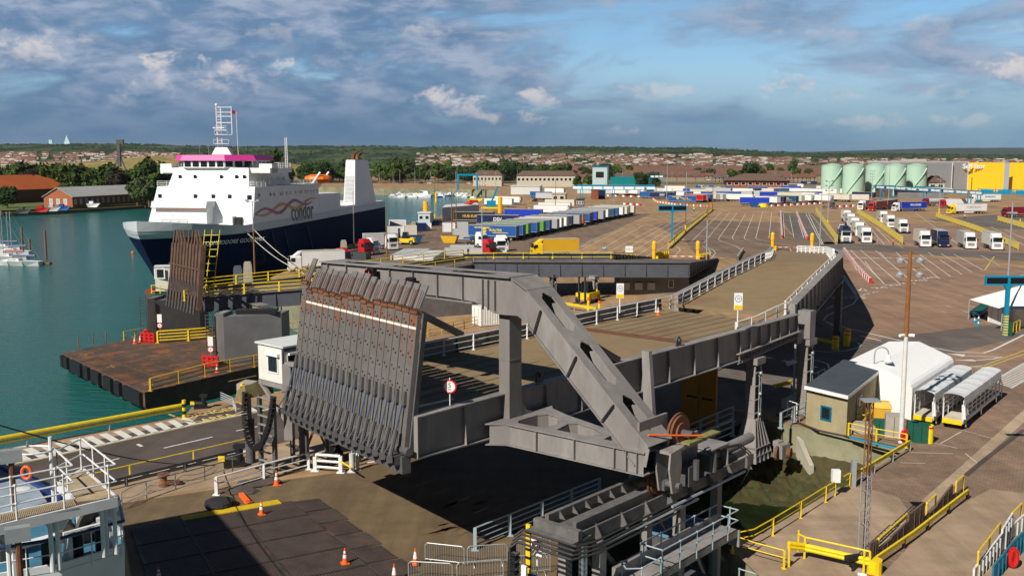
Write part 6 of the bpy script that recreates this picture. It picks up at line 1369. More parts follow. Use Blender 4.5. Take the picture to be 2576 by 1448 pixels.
for(x,y,cc_,tcol,t,tc,low,lab,ff,tank)in((925,705,'white','white',None,None,None,'white lorry at the left end of the lorry queue, all white',(-.62,-.78),0),(1030,715,'red2','red2',None,None,None,'red lorry second from the left in the lorry queue',(-.62,-.78),0),(1150,700,'red2','darkred',None,None,None,'red lorry third from the left in the lorry queue, behind the blue one',(-.62,-.78),0),(1262,720,'white','royal','MALHERBE','sign_white',None,'white cab lorry with royal blue lettered trailer',(-.93,-.36),0),(1560,668,'darkred','silver',None,None,None,'dark red lorry with silver tank beside the blue gantry leg',(-.93,-.3),1),(1728,682,'red2','white',None,None,None,'red cab lorry with white trailer behind the yellow one',(-.96,-.2),0),(1815,745,'yellow2','white','COMITRANS','silver_trim',None,'yellow cab lorry with white lettered trailer on dark tarmac',(-.97,-.22),0),(2030,625,'white','white','PRIMAFRIO','body_teal','teal','white lorry with teal lettering and teal skirts',(-.97,-.15),0),(2365,778,'darkred','darkred','S','sign_white',None,'dark red lorry cut off by the right edge of the photo',(-.95,-.25),0)):
 u,v=c5([(x,y)])[0];put(('ar',cc_,tcol,t,tank),b_artic(cc_,tcol,t,tc or 'sign_white',low,bool(tank)),AR,lab,P(u,v),Vector(ff+(0,)))
ft=Vector((-.22,-.975,0)).normalized()
for(x,y,cc_,bc,low,lab)in((1365,942,'white','offwhite','navy2','white box truck at the end of the second truck lane, tan box'),(1240,888,'white','offwhite',None,'white box truck second in the second truck lane'),(1168,838,'white','silver',None,'white box truck third in the second truck lane, grey box'),(1585,1082,'white','offwhite',None,'white truck with tan grey box left of the navy truck'),(1768,1083,'navy2','navy2',None,'navy blue truck with orange sign over the cab'),(2040,1102,'white','silver',None,'white truck with open door right of the navy truck'),(2305,1112,'white','white',None,'white truck rightmost in the front line of trucks'),(993,1042,'white','white',None,'white box truck at the head of the queue beside the car transporter'),(925,975,'white','offwhite',None,'white box truck second in the queue beside the car transporter'),(880,920,'white','white',None,'white box truck third in the queue beside the car transporter'),(838,870,'white','silver',None,'white box truck fourth in the queue beside the car transporter'),(800,828,'white','white',None,'white box truck last in the queue beside the car transporter')):
 u,v=c5([(x,y)])[0];put(('rg',cc_,bc,low),b_rigid(cc_,bc,low),RG,lab,P(u,v),ft,'box trucks waiting in the lanes')
u,v=c5([(1768,1083)])[0];p=P(u,v)
def b_transporter(r):
 cab(r,'white',False,'navy2');MB().box((-6,0,.8),(11,2.3,.2)).build('chassis','body_navy2',r);wheels(r,(-1.2,-6.2,-10.5,-11.6));m=MB()
 for s in(-1,1):
  m.beam((-1.5,s*1.15,2.9),(-12,s*1.15,2.6),.12,.16)
  for x in(-2.5,-5,-8,-11.5):m.beam((x,s*1.15,.9),(x+.6,s*1.15,2.8),.12,.12)
 m.build('deck_frame','chassis',r);MB().box((-7,0,2.6),(10,2.2,.08)).build('upper_deck','chassis',r)
u,v=c5([(785,1042)])[0];ctp=P(u,v);o=put(('ctr',),b_transporter,('car_transporter','truck'),'white and navy car transporter with open door, cars on two decks',ctp,ft)
for k,(x,z,c)in enumerate(((-1.0,3.0,'navy2'),(-5.8,2.7,'charcoal'),(-3.0,.95,'red2'),(-7.8,.95,'charcoal'),(-10.2,2.65,'white'))):
 q=ctp-ft*-x;q.z=z;put(('car',c),b_car(c),CR,'%s car carried on the transporter, %s'%(CN[c],('top deck over the cab','top deck middle','lower deck front','lower deck rear','top deck rear')[k]),q,ft)
q=ctp+Vector((.2,26,0));
fy=Vector((.75,-.66,0)).normalized()
for(x,y,c,lab,ff)in((190,1165,'red2','red truck tractor in the left yard, upper one of two red cabs',(.72,-.69)),(440,1110,'white','white truck tractor beside the lamp post in the left yard',(.5,-.86)),(270,1150,'white','white tractor with bare chassis between red and white cabs',(.9,-.4)),(1360,1080,'white','white truck tractor left of the two white cabs near the bridge',(.75,-.66)),(1440,1168,'red2','red truck tractor just behind the yellow bridge railings',(.8,-.6)),(1525,1150,'white','white truck tractor in front of its twin near the bridge',(.3,-.95)),(1545,1120,'white','white truck tractor behind its twin near the bridge',(.35,-.93))):
 u,v=c3([(x,y)])[0];put(('tc',c),b_tractor(c),TC,lab,P(u,v),Vector(ff+(0,)))
put(('tc','red2'),b_tractor('red2'),TC,'red truck tractor beside the white lorry box, lower one of two red cabs',P(872,672),Vector((.72,-.69,0)))
put(('rg','white','white',None),b_rigid('white','white',None),RG,'large white box lorry parked beyond the flap, cab to the left',P(727,684),Vector((-.93,-.36,0)),'box trucks waiting in the lanes')['group']='box trucks'
for(x0,y,c,lab,ff)in((2095,1175,'gold','orange yellow box lorry on the quay behind the steel ramp',(-.9,-.1)),):
 u,v=c3([(1830,y)])[0];put(('rgg',),b_rigid('yellow2','gold'),RG,lab,P(u,v),Vector((-.97,-.25,0)))
for(x,y,c,d,rz,lab)in((490,965,'white',(6,2.4,2.6),.3,'white container with rusty doors nearest the forklift'),(605,965,'offwhite',(3.5,2.6,2.9),.2,'cream container with rusty edges right of the forklift'),(995,925,'white',(3.6,2.4,2.6),.1,'white container beside the blue trailer, left one of two'),(1130,905,'silver',(3.4,2.4,2.4),.1,'pale grey container beside the blue trailer, right one'),(1120,1000,'silver',(4.5,2.4,2.8),.1,'tall grey container at the front end of the blue trailer'),(765,910,'white',(3.0,2.4,2.2),.2,'white cargo box in front of the parked cars'),(700,915,'navy2',(4,2.4,2.3),.2,'navy cargo box in front of the parked cars'),(270,1060,'silver',(6.5,2.5,3.0),.35,'silver van body on the quay edge beside the ship'),(370,1050,'grey',(6.0,2.5,2.7),.3,'grey flat trailer box beside the white tractor'),(480,885,'white',(5,2.4,2.5),.25,'white box van body behind the white containers'),(1080,1160,'silver',(5.5,2.2,1.6),.0,'pale grey skip container left of the red cab, front'),(1130,1130,'silver',(5.5,2.2,1.6),.0,'pale grey skip container left of the red cab, rear'),(1270,1160,'silver',(4.0,2.2,1.5),.0,'pale grey skip container next to the red cab'),(90,1200,'charcoal',(4.5,2.3,1.4),-.3,'dark grey covered skip between the red cabs')):
 u,v=c3([(x,y)])[0];container(lab,P(u,v),d,rz,'body_'+c,ribs=False)
for(x0,x1,y,h,lab)in((410,680,1205,.9,'pale grey corrugated shed roof just behind the portal beam, left'),(660,840,1215,.7,'pale grey corrugated shed roof behind the portal beam, right')):
 (u0,v0),(u1,v1)=c3([(x0,y),(x1,y)]);a,b=P(u0,v0),P(u1,v1);m=MB();n=Vector((2,9,0));m.hull8([a,b,b+n,a+n],[a+ZZ*h,b+ZZ*h,b+n+ZZ*(h+.7),a+n+ZZ*(h+.7)])
 for i in range(24):q=lerp(a,b,i/24);m.beam(q+ZZ*(h+.02),q+n+ZZ*(h+.72),.12,.05)
 solo(m,'corrugated_shed','roof_white',lab,'shed')
def b_flat(r):
 MB().box((-5,0,1.2),(11,2.4,.25)).build('bed','body_blue',r);wheels(r,(-2,-3.3));MB().box((-10.6,0,1.0),(.3,2.3,.8)).build('drawbar_end','body_blue',r)
u,v=c3([(1165,1030)])[0];put(('flat',),b_flat,('flatbed_trailer','trailer'),'blue flatbed trailer with two pale wheels in front of the blue trailer',P(u,v),Vector((-.99,.05,0)))
def skip(label,p,mat,rz,s=1.):
 r=thing('skip',label,'skip',p);m=MB();q=[rotz(Vector(c),rz)for c in((-1.6*s,-1,.1),(1.6*s,-1,.1),(1.6*s,1,.1),(-1.6*s,1,.1))];t=[rotz(Vector(c),rz)for c in((-2.6*s,-1.15,2.0),(2.4*s,-1.15,2.0),(2.4*s,1.15,2.0),(-2.6*s,1.15,2.0))];m.hull8([p+a for a in q],[p+a for a in t]);m.build('body',mat,r)
 m=MB();m.add([p+a*.96+ZZ*.1 for a in t],[(0,1,2,3)]);m.build('load','black',r);return r
u,v=c3([(1010,1038)])[0];skip('yellow and dark blue waste skip standing alone by the lamp posts',P(u,v),'body_gold',-.2,.9)
u,v=c3([(640,1035)])[0];skip('dark blue waste skip with rusty end right of the yellow forklift',P(u,v),'body_darkblue',.15)
def b_fork(r):
 m=MB();m.box((-2.2,0,1.1),(3.6,2.2,1.0));m.hull8([(-4.6,-1.0,.7),(-3.4,-1.0,.7),(-3.4,1.0,.7),(-4.6,1.0,.7)],[(-4.3,-.9,1.6),(-3.4,-1.0,1.9),(-3.4,1.0,1.9),(-4.3,.9,1.6)]);m.build('body','body_yellow2',r)
 MB().box((-1.9,0,2.4),(1.5,1.5,1.6),taper=.8).build('cab','glass',r);m=MB()
 for s in(-1,1):m.box((-.2,s*.5,2.1),(.25,.2,4.0));m.box((.8,s*.6,.25),(1.8,.2,.12))
 m.build('mast','chassis',r);wheels(r,(-.8,-3.6),2.2,.6)
u,v=c3([(490,1050)])[0];put(('fork',),b_fork,('forklift','forklift'),'large yellow forklift with dark mast in the left yard',P(u,v),Vector((-.95,.2,0)))
put(('fork',),b_fork,('forklift','forklift'),'yellow forklift parked in the shade under the second steel ramp',P(1462,765),Vector((-.5,-.86,0)))
for k,(x,y,c)in enumerate(((715,852,'red2'),(745,835,'white'),(790,838,'white'),(820,862,'royal'),(850,845,'charcoal'),(780,815,'silver'),(640,868,'silver'),(1845,622,'black2'))):
 u,v=c3([(x,y)])[0];put(('car',c),b_car(c),CR,('%s car parked by the quay railing, %s from the left'%(CN[c],ORDN[k]))if k<7 else 'black car beside the quay wall right of the crane',P(u,v),Vector((-.4,-.92,0)))
random.seed(21)
GM='cars on the distant motorway'
mw=[c4([(0,0)])[0]]
for k in range(26):
 if k<8:u=980+k*34+random.uniform(-8,8);v=461.5
 else:u=1595+(k-8)*28+random.uniform(-9,9);v=459-(u-1595)*.03
 c=random.choice(['white','charcoal','silver','white','navy2','red2']);p=P(u,v+1,.3)
 van=random.random()<.3;put(('mc',c,van),b_car(c,van),('distant_'+('van' if van else 'car'),'van' if van else 'car'),'%s %s driving on the distant motorway among other traffic'%(CN[c],'van' if van else 'car'),p,Vector((random.choice([-1,1]),0,0)),GM)
u,v=c5([(520,692)])[0];put(('tc','charcoal'),b_tractor('charcoal'),TC,'charcoal truck tractor with bare chassis standing by the red and white blocks',P(u+38,v),Vector((.93,-.3,0)))
# SECOND LINKSPAN, PONTOON, PIERS
M('steel_blueish',(.085,.095,.12),.55,.15,1.2,stain=.4);M('rust_steel',(.10,.06,.045),.8,.35,1.3,rust=.45,rustc=(.21,.07,.025),bump=.2);M('pontoon_top',(.085,.06,.045),.75,.35,.35,rust=.6,rustc=(.22,.085,.03),stain=.4,bump=.2);M('pier_grey',(.16,.16,.17),.7,.15,.7,stain=.5)
b2=thing('rear_linkspan','second linkspan road bridge in dark steel behind the main one','bridge',(-30,126,3))
NE=[P(505,757,3.4),P(755,738,4.0),Vector((-17,137,4.4)),Vector((-6,151.5,4.7)),Vector((27.5,154,4.3)),Vector((44,212,.1))]
FE=[Vector((-42,134,3.4)),Vector((-31,141,4.0)),Vector((-21,149,4.4)),Vector((-8,164,4.7)),Vector((17,167,4.5)),Vector((30.5,214,.1))]
m=MB()
for i in range(5):m.hull8([FE[i],NE[i],NE[i]-ZZ*.3,FE[i]-ZZ*.3],[FE[i+1],NE[i+1],NE[i+1]-ZZ*.3,FE[i+1]-ZZ*.3])
m.build('deck','asphalt_grey',b2)
for E_,st in((NE,1.),(FE,1.)):
 m=MB()
 for i in range(5):
  hi=(.5,.5,.6,1.0,1.0,.3)[i];hj=(.5,.5,.6,1.0,1.0,.3)[i+1];
  if i==2:hj=.6
  igirder(m,E_[i]+ZZ*hi,E_[i+1]+ZZ*(hj if i!=2 else.6),1.9 if i<3 else min(2.3,E_[i].z+1),2.0 if i<3 else min(2.3,E_[i+1].z+.4),.5,3.4)
 m.build('girder','steel_blueish' if st else 'steel_dark',b2)
m=MB();p=P(645,763,3.0);d=Vector((.62,-.78,0));m.beam(p-d*7,p+d*2.2,1.5,.1);m.beam(p-d*7-ZZ*1.1,p+d*2.2-ZZ*1.1,1.5,.1);m.beam(p-d*7-ZZ*.55,p+d*2.2-ZZ*.55,1.0,1.0);m.build('outrigger_beam','steel_bridge',b2)
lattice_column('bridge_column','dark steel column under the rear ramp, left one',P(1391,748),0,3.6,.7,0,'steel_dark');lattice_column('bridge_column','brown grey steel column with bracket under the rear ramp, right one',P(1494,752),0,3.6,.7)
r=thing('switch_house','low grey concrete equipment house under the right end of the rear ramp','building',(22,158,0));m=MB();m.box((22.5,160,1.7),(11,8,3.4));m.build('wall','pier_grey',r);window(r,[(24.8,155.98,1.2),(25.5,155.98,1.2),(25.5,155.98,2.3),(24.8,155.98,2.3)],n=(0,-1,0))
for x in(18,20,22):MB().box((x,155.8,1.4),(1.2,.4,1.1)).build('equipment_box','silver_trim',r)
Y3=dict(mat='yellow_bright',pr=.08,rr=.07)
railing('yellow_bridge_railing','bright yellow three-bar railing along the near edge of the rear linkspan','railing',[P(464,756,3.9),NE[0]+ZZ*.5,NE[1]+ZZ*.5,NE[2]+ZZ*.6,NE[3]+ZZ*.5],1.25,3,4.5,**Y3)
railing('yellow_bridge_railing','yellow railing along the far edge of the rear linkspan','railing',[FE[0]+ZZ*.5,FE[1]+ZZ*.5,FE[2]+ZZ*.6,FE[3]+ZZ*.5],1.25,3,4.5,**Y3)
railing('yellow_bridge_railing','low yellow rail along the top of the rear ramp girder','railing',[FE[3]+ZZ*.2,FE[4]+ZZ*.2,FE[4].lerp(FE[5],.5)+ZZ*.2],1.0,2,5,**Y3)
railing('orange_quay_railing','orange yellow railing on the quay seen behind the flap and portal post','railing',[P(1040,852),P(1120,838),P(1245,808)],1.2,3,2.2,'grit_yellow',pr=.06,rr=.05)
railing('dark_yellow_railing','dull yellow railing on the small landing behind the right pier','railing',[P(716,838,-1),P(760,830,-1)],1.2,2,2.2,'yellow_paint',pr=.06,rr=.05)
beamrail('crash_rail','yellow crash rail under the rear ramp',[P(1392,772),P(1500,790)],.8)
for k,u in enumerate((1386,1480,1508)):
 p=P(u,772+k*8);r=thing('marker_post','yellow marker post with red top under the rear ramp, %s of three'%ORDN[k],'post',p,'marker posts under the rear ramp');MB().tube(p,p+ZZ*1.4,.2,10).build('post','yellow_bright',r);MB().tube(p+ZZ*1.4,p+ZZ*1.75,.21,10).build('red_top','orange',r)
r=container('white container with blue edge seen between portal post and railings',P(1230,816),(3.5,2.4,2.4),.5,'white_paint')
m=MB();p=P(1130,800);m.box(p+Vector((-1.5,5,2.6)),(9,7,5.2),.5);
r=solo(m,'grey_store','steel_finger','grey panelled store building behind the raised flap','building')
f2=thing('rear_finger_flap','rusty brown raised flap with crossed finger tips at the end of the rear linkspan','loading flap',P(470,765,3))
q0,q1=P(500,780,3.0),P(424,756,3.0);fu=(ZZ+Vector((.09,.05,0))).normalized();n9=10;dv=(q1-q0)/n9;fd2=dv.normalized();ff2=fd2.cross(fu);ff2=-ff2 if ff2.y>0 else ff2;random.seed(9)
for i in range(n9):
 c=q0+dv*(i+.5);w_=fd2*dv.length*.3;L_=8.0;e=c+fu*L_*(1-.006*i);t_=ff2*.18
 m=MB();m.hull8([c-w_-t_,c+w_-t_,c+w_+t_,c-w_+t_],[e-w_-t_,e+w_-t_,e+w_+t_,e-w_+t_]);f_=m.build('finger','rust_steel',f2)
 tp_=(fu*1.7+fd2*(.55 if i%3 else-.75)*(1 if i%2 else-.9)+ff2*.2);m=MB();m.hull8([e-w_*.8-t_*.5,e+w_*.8-t_*.5,e+w_*.8+t_*.5,e-w_*.8+t_*.5],[x+tp_ for x in(e-w_*.6-t_*.3,e+w_*.6-t_*.3,e+w_*.6+t_*.3,e-w_*.6+t_*.3)]);m.build('finger_tip','rust_steel',f_)
 m=MB();lo=c+ff2*.5-ZZ*.6;m.tube(lo,lo+fu*2.2-ff2*.1,.12,6);m.mat(1).tube(lo+fu*2.2-ff2*.1,c+fu*3.2+ff2*.25,.06,6);m.build('hydraulic_ram',['steel_dark','chrome'],f2)
m=MB()
for k in(.2,3.2,5.2,7.8):m.beam(q0+fu*k-ff2*.3,q1+fu*k-ff2*.3,.3,.25)
m.beam(q0+fu*4.9+ff2*.25,q1+fu*4.9+ff2*.25,.08,.2);m.beam(q0-fd2*.15,q0-fd2*.15+fu*8,.2,.6);m.build('frame','rust_steel',f2)
lad=thing('yellow_ladder','tall yellow lattice ladder standing beside the rusty flap','ladder',P(512,745,4));a=P(498,740,4.2);m=MB()
for dx in(0,.9,1.9):m.tube(a+Vector((dx,0,0)),a+Vector((dx+1.1,.4,8.2)),.06,5)
m.build('stile','yellow_paint',lad);m=MB()
for k in range(9):m.tube(a+Vector((.12*k,.04*k,.9*k+.3)),a+Vector((.12*k+1.9,.04*k,.9*k+.3)),.05,5)
m.build('rung','yellow_paint',lad)
r=thing('rear_cabin','small white control cabin with grey window left of the rusty flap','cabin',P(412,740,2.5));p=P(413,728,3.0);m=MB();m.box(p+ZZ*1.6,(2.1,2.0,3.4),.25);m.build('wall','cabin_white',r)
o_=p+Vector((.02,-1.25,0));window(r,[o_+Vector((-.75,.1,1.8)),o_+Vector((.45,.1,1.8)),o_+Vector((.45,.1,3.0)),o_+Vector((-.75,.1,3.0))],n=(0,-1,0),fw=.15);MB().box(p+ZZ*3.35,(2.3,2.2,.12),.25).build('roof','roof_white',r);railing('yellow_railing','small yellow railing under the rear cabin window','railing',[p+Vector((-1.2,-1.6,-.3)),p+Vector((1.2,-1.6,-.3))],1.1,2,1.2,'yellow_paint',pr=.05,rr=.05)
for nm,lab,(u0,v0,u1,v1),zt in(('pier','grey concrete-clad pier left of the yellow gate on the pontoon',(393,852,505,838),2.7),('pier','grey concrete-clad pier right of the yellow gate on the pontoon',(566,917,711,905),3.2)):
 a,b=P(u0,v0,-2.4),P(u1,v1,-2.4);n_=Vector((.3,2.8,0));r=thing(nm,lab,'pier',a)
 MB().hull8([a-ZZ*3,b-ZZ*3,b+n_-ZZ*3,a+n_-ZZ*3],[Vector((x.x,x.y,zt))for x in(a,b,b+n_,a+n_)]).build('wall','pier_grey',r)
 d=(b-a).normalized();MB().hull8([a-d*1.0,a,a+n_,a-d*1.0+n_],[Vector((x.x,x.y,zt+.4))for x in(a-d*1.0,a,a+n_,a-d*1.0+n_)]).build('end_shaft','steel_bridge',r)
 m=MB();q=a-d*1.6
 for k in range(15):m.tube(q+ZZ*(k*.42)+Vector((-.4,0,0)),q+ZZ*(k*.42)+Vector((.4,0,0)),.035,4)
 for s in(-.4,.4):m.tube(q+Vector((s,0,0)),q+Vector((s,0,6)),.05,5)
 m.build('caged_ladder','steel_dark',r);MB().box((a+b)/2+n_*.5+ZZ*(zt+2.65),((b-a).length*.7,1.6,.5),.1).build('bearing_block','black',r)
pt=thing('pontoon','rusty steel floating pontoon with black rubber fender panels','pontoon',(-45,112,-2.5))
PO=[Vector(q)for q in((-38,100.6,-2.7),(-55.9,121.6,-2.7),(-51,130,-2.45),(-42,138,-2.4),(-22,128,-2.4),(-28.5,113.2,-2.4))]
m=MB();m.sheet(PO);m.build('deck','pontoon_top',pt);m=MB()
for i in range(6):a,b=PO[i],PO[(i+1)%6];m.add([a,b,Vector((b.x,b.y,-4.3)),Vector((a.x,a.y,-4.3))],[(0,1,2,3)]);m.add([Vector((a.x,a.y,-4.3)),Vector((b.x,b.y,-4.3)),Vector((b.x*.98,b.y*1.01,-6)),Vector((a.x*.98,a.y*1.01,-6))],[(0,1,2,3)])
m.build('hull','rust_steel',pt)
a,b=PO[0],PO[1];fo=Vector((-.3,-.25,0))
for s0_,s1_ in((.02,.2),(.24,.3),(.34,.43),(.48,.58),(.62,.68),(.72,.86),(.9,.95),(.96,.995)):
 m=MB();x,y=a.lerp(b,s0_),a.lerp(b,s1_);m.hull8([x-ZZ*.15,y-ZZ*.15,y-ZZ*1.6,x-ZZ*1.6],[x-ZZ*.15+fo,y-ZZ*.15+fo,y-ZZ*1.6+fo,x-ZZ*1.6+fo]);m.build('fender_panel','black',pt)
m=MB()
for s in(.25,.45,.72):x,y=PO[0].lerp(PO[5],s),PO[1].lerp(PO[2],s);m.beam(x+ZZ*.03,y+ZZ*.03,.12,.05)
for i in range(18):s=.08+i*.035;x,y=PO[0].lerp(PO[1],.08+s),PO[5].lerp(PO[3],.1+s);m.beam(x+ZZ*.02,x.lerp(y,.45)+ZZ*.02,.05,.04)
m.build('deck_rib','rust_steel',pt)
m=MB()
for(x,y)in((.12,.05),(.55,.04),(.9,.05)):
 c=PO[0].lerp(PO[1],x)+Vector((1.2,1.2,.03))
 for k in range(3):m.beam(c+Vector((-.3+k*.6,.8+k*.1,0)),c+Vector((.6+k*.6,-.4+k*.1,0)),.1,.02);m.beam(c+Vector((.6+k*.6,.8+k*.1,0)),c+Vector((-.3+k*.6,-.4+k*.1,0)),.1,.02)
m.build('yellow_marks','line_yellow',pt)
railing('orange_curved_railing','rusty orange three-bar railing along the right edge of the pontoon','railing',[PO[0]+Vector((.4,.6,0)),PO[0].lerp(PO[5],.5)+ZZ*.3,PO[5],PO[5].lerp(PO[4],.3)],1.3,3,3.6,'grit_yellow',pr=.1,rr=.08)
m=MB();m.hull8([P(574,960,-2.4),P(645,945,-2.4),P(645,945,-1.1),P(574,960,-1.1)],[P(574,958,-2.4),P(645,943,-2.4),P(645,943,-1.1),P(574,958,-1.1)]);solo(m,'plywood_sheet','wood_brown','brown plywood sheet tied to the orange pontoon railing','board')
railing('yellow_gate','thick yellow four-bar gate between the two grey piers','gate',[P(397,862,-2.4),P(470,857,-2.4),P(548,850,-2.4)],1.5,4,4.6,'yellow_bright',pr=.1,rr=.11)
railing('orange_railing','small orange railing at the far left corner of the pontoon','railing',[P(312,856,-2.4),P(345,850,-2.4),P(370,846,-2.4)],1.2,2,1.5,'grit_yellow',pr=.06,rr=.05)
for k,(u,v)in enumerate(((198,876),(234,866),(267,861))):p=P(u,v,-2.45);solo(MB().tube(p,p+ZZ*1.5,.08,6),'rusty_post','mast_rust','thin rusty post on the left edge of the pontoon, %s of three'%ORDN[k],'post','rusty posts on the pontoon edge')
for lab,u,v in(('orange and white cone on the pontoon, left of two by the left pier',339,864),('orange and white cone on the pontoon, right of two by the left pier',353,861),('orange cone beside the red barrier at the right pier',546,936)):cone(lab,u,v,-2.45,1.0,group='cones on the pontoon')
for lab,u,v in(('red plastic road barrier by the left pier',372,861),('red plastic road barrier by the right pier',530,922)):
 p=P(u,v,-2.45);r=thing('red_barrier',lab,'barrier',p,'red plastic barriers on the pontoon');m=MB()
 for z in(.3,.75,1.2):m.box(p+ZZ*z,(2.1,.18,.22),-.25)
 for x in(-.9,-.3,.3,.9):m.box(p+rotz(Vector((x,0,.65)),-.25),(.2,.22,1.25),-.25)
 m.build('panel','red',r);MB().box(p+ZZ*.05,(2.2,.6,.1),-.25).build('foot','red_dark',r)
for lab,u,v in(('white notice and round sign on a post by the left pier',404,855),('white notice and round sign on a post by the right pier',532,920)):
 p=P(u,v,-2.4);r=thing('notice_post',lab,'sign',p,'notice posts on the pontoon');MB().tube(p,p+ZZ*3.0,.05,6).build('post','galv',r);MB().box(p+Vector((0,-.07,2.9)),(.6,.04,1.1)).build('plate','sign_white',r)
 d_=MB().tube(p+Vector((0,-.05,1.95)),p+Vector((0,-.1,1.95)),.36,16).build('disc_rim','sign_red',r);MB().tube(p+Vector((0,-.1,1.95)),p+Vector((0,-.11,1.95)),.27,16).build('disc','sign_white',d_);text('5',.36,p+Vector((0,-.12,1.95)),(1,0,0),ZZ,'sign_text',d_,ext=.004)
lifebuoy('red lifebuoy housing by the caged ladder of the left pier',P(368,838,-1.4),.9,1.3)
# MIDDLE OF THE PORT
def ypost(label,p,h=4.0):
 r=thing('barrier_post',label,'post',p,'tall orange yellow gate posts');MB().lathe(p,[(.38,0),(.38,h*.55),(.46,h*.6),(.46,h-.4),(.3,h)],14).build('post','orange_post',r);MB().tube(p+Vector((.7,0,0)),p+Vector((.7,0,1.1)),.3,12).build('guard_drum','yellow_bright',r)
for lab,u,v in(('tall orange yellow post left of the rear ramp gate',1645,657),('tall orange yellow post right of the rear ramp gate',1755,657),('tall orange yellow post left of the main ramp gate',1943,630),('tall orange yellow post right of the main ramp gate',2042,632)):ypost(lab,P(u,v),4.3)
ybollard('yellow drum bollard with red band right of the main ramp gate',P(2052,634),1.3,.8);ybollard('yellow drum bollard left of the main ramp gate post',P(2030,635),1.5,.35)
def boom(label,a,b,n=9,r_=.09):
 r=thing('gate_boom',label,'barrier',a,'red and white gate booms')
 for i in range(n):MB().tube(a.lerp(b,i/n),a.lerp(b,(i+1)/n),r_,6).build('boom_section','sign_white' if i%2 else 'orange',r)
boom('red and white boom across the rear ramp gate',P(1683,644,1.2),P(1772,646,1.2));boom('red and white boom left half of the main ramp gate',P(1952,622,1.2),P(1988,622,1.2),5);boom('red and white boom right half of the main ramp gate',P(1995,622,1.2),P(2032,623,1.2),5)
for k,(u0,v0,u1,v1,lab)in enumerate(((1650,656,1680,651,'yellow stepped guard rails left of the rear ramp gate'),(1757,660,1782,654,'yellow stepped guard rails right of the rear ramp gate'))):
 railing('yellow_guard',lab,'railing',[P(u0,v0),P(u1,v1)],1.7,3,.9,'yellow_bright',pr=.2,rr=.1)
def palisade(label,px,h=1.6,name='yellow_fence',mat='fence_yellow'):
 pts=[P(u,v)for u,v in px];r=thing(name,label,'fence',pts[0]);m=MB()
 for a,b in zip(pts,pts[1:]):
  m.beam(a+ZZ*h,b+ZZ*h,.1,.12);m.beam(a+ZZ*.3,b+ZZ*.3,.1,.1)
 m.build('rail',mat,r);m=MB()
 for a,b in zip(pts,pts[1:]):
  n=int((b-a).length/.55)
  for i in range(n):q=a.lerp(b,i/n);m.beam(q+ZZ*.3,q+ZZ*h,.24,.05)
 m.build('panel',mat,r)
 for q in along(pts,6):MB().box(q+ZZ*h/2,(.2,.2,h+.1)).build('post',mat,r)
M('fence_yellow',(.50,.40,.09),.6,.12,2)
palisade('yellow slatted fence running diagonally between the lanes, left of centre',c4([(935,1095),(1110,930),(1385,700)]));palisade('solid yellow fence at the left side of the car transporter lane',c5([(695,1035),(590,885),(482,725)]),2.0)
palisade('yellow fence between the first and second truck lanes',c5([(1350,1050),(1120,880),(895,740)]),2.0);palisade('yellow slatted fence starting behind the yellow lorry',c5([(2515,1110),(2090,915),(1690,780)]),1.8);palisade('yellow slatted fence at the right edge by the yellow bollards',c5([(2310,815),(2600,900)]),1.9)
for k,(x,y)in enumerate(((2535,830),(2560,860))):ybollard('yellow bollard at the right edge by the slatted fence, %s of two'%ORDN[k],P(*c5([(x,y)])[0]),1.8,.3,'yellow bollards at the right edge')
def blocks(label,px,step=1.7,size=(1.55,.55,.85),cols=('sign_white','body_red2')):
 pts=[P(u,v)for u,v in px];r=thing('block_barrier',label,'barrier',pts[0]);q=along(pts,step)
 if len(q)>96:q=along(pts,step*len(q)/95)
 pr={}
 for i,(a,b)in enumerate(zip(q,q[1:])):
  d=b-a;k=i%2
  if k not in pr:m=MB();m.box(a+ZZ*size[2]/2,(min(size[0],d.length*.95),size[1],size[2]),math.atan2(d.y,d.x),taper=.85);pr[k]=(m.build('block',cols[k],r),a)
  else:c=pr[k][0].copy();COL.objects.link(c);c.parent=r;c.location=a-pr[k][1]
M('sign_white2',(.6,.6,.58),.5,.1)
blocks('red and white plastic block barrier curving beside the ramp shadow',c5([(765,1120),(880,1280),(960,1370),(1040,1445)]),1.4);blocks('red and white block barrier in front of the lettered blue trailers',c4([(770,590),(820,628),(1010,655),(1230,668),(1400,678)]),2.4,cols=('sign_white','orange2b' if 0 else 'orange'))
blocks('red and white block barrier in front of the white trailers, right',c4([(1980,668),(2250,655),(2520,640)]),2.6);blocks('red and white block barrier behind the charcoal tractor',c5([(660,680),(895,668)]),2.6);blocks('red and white block barrier row between left lanes, right one',c4([(2225,735),(2290,900),(2335,1005)]),1.7);blocks('red and white block barrier row between left lanes, left one',c4([(2065,730),(2080,990)]),1.7)
blocks('short red and white block row near the grey cabin',c4([(495,650),(690,662)]),2.6);blocks('red and white blocks below the long blue gantry',c4([(330,565),(480,570),(760,580)]),3.0);blocks('short dark block row left of the ramp crest',c4([(1685,1125),(1660,1160),(1630,1215)]),1.2,(1.0,.5,.9),('concrete_lt','steel_dark'))
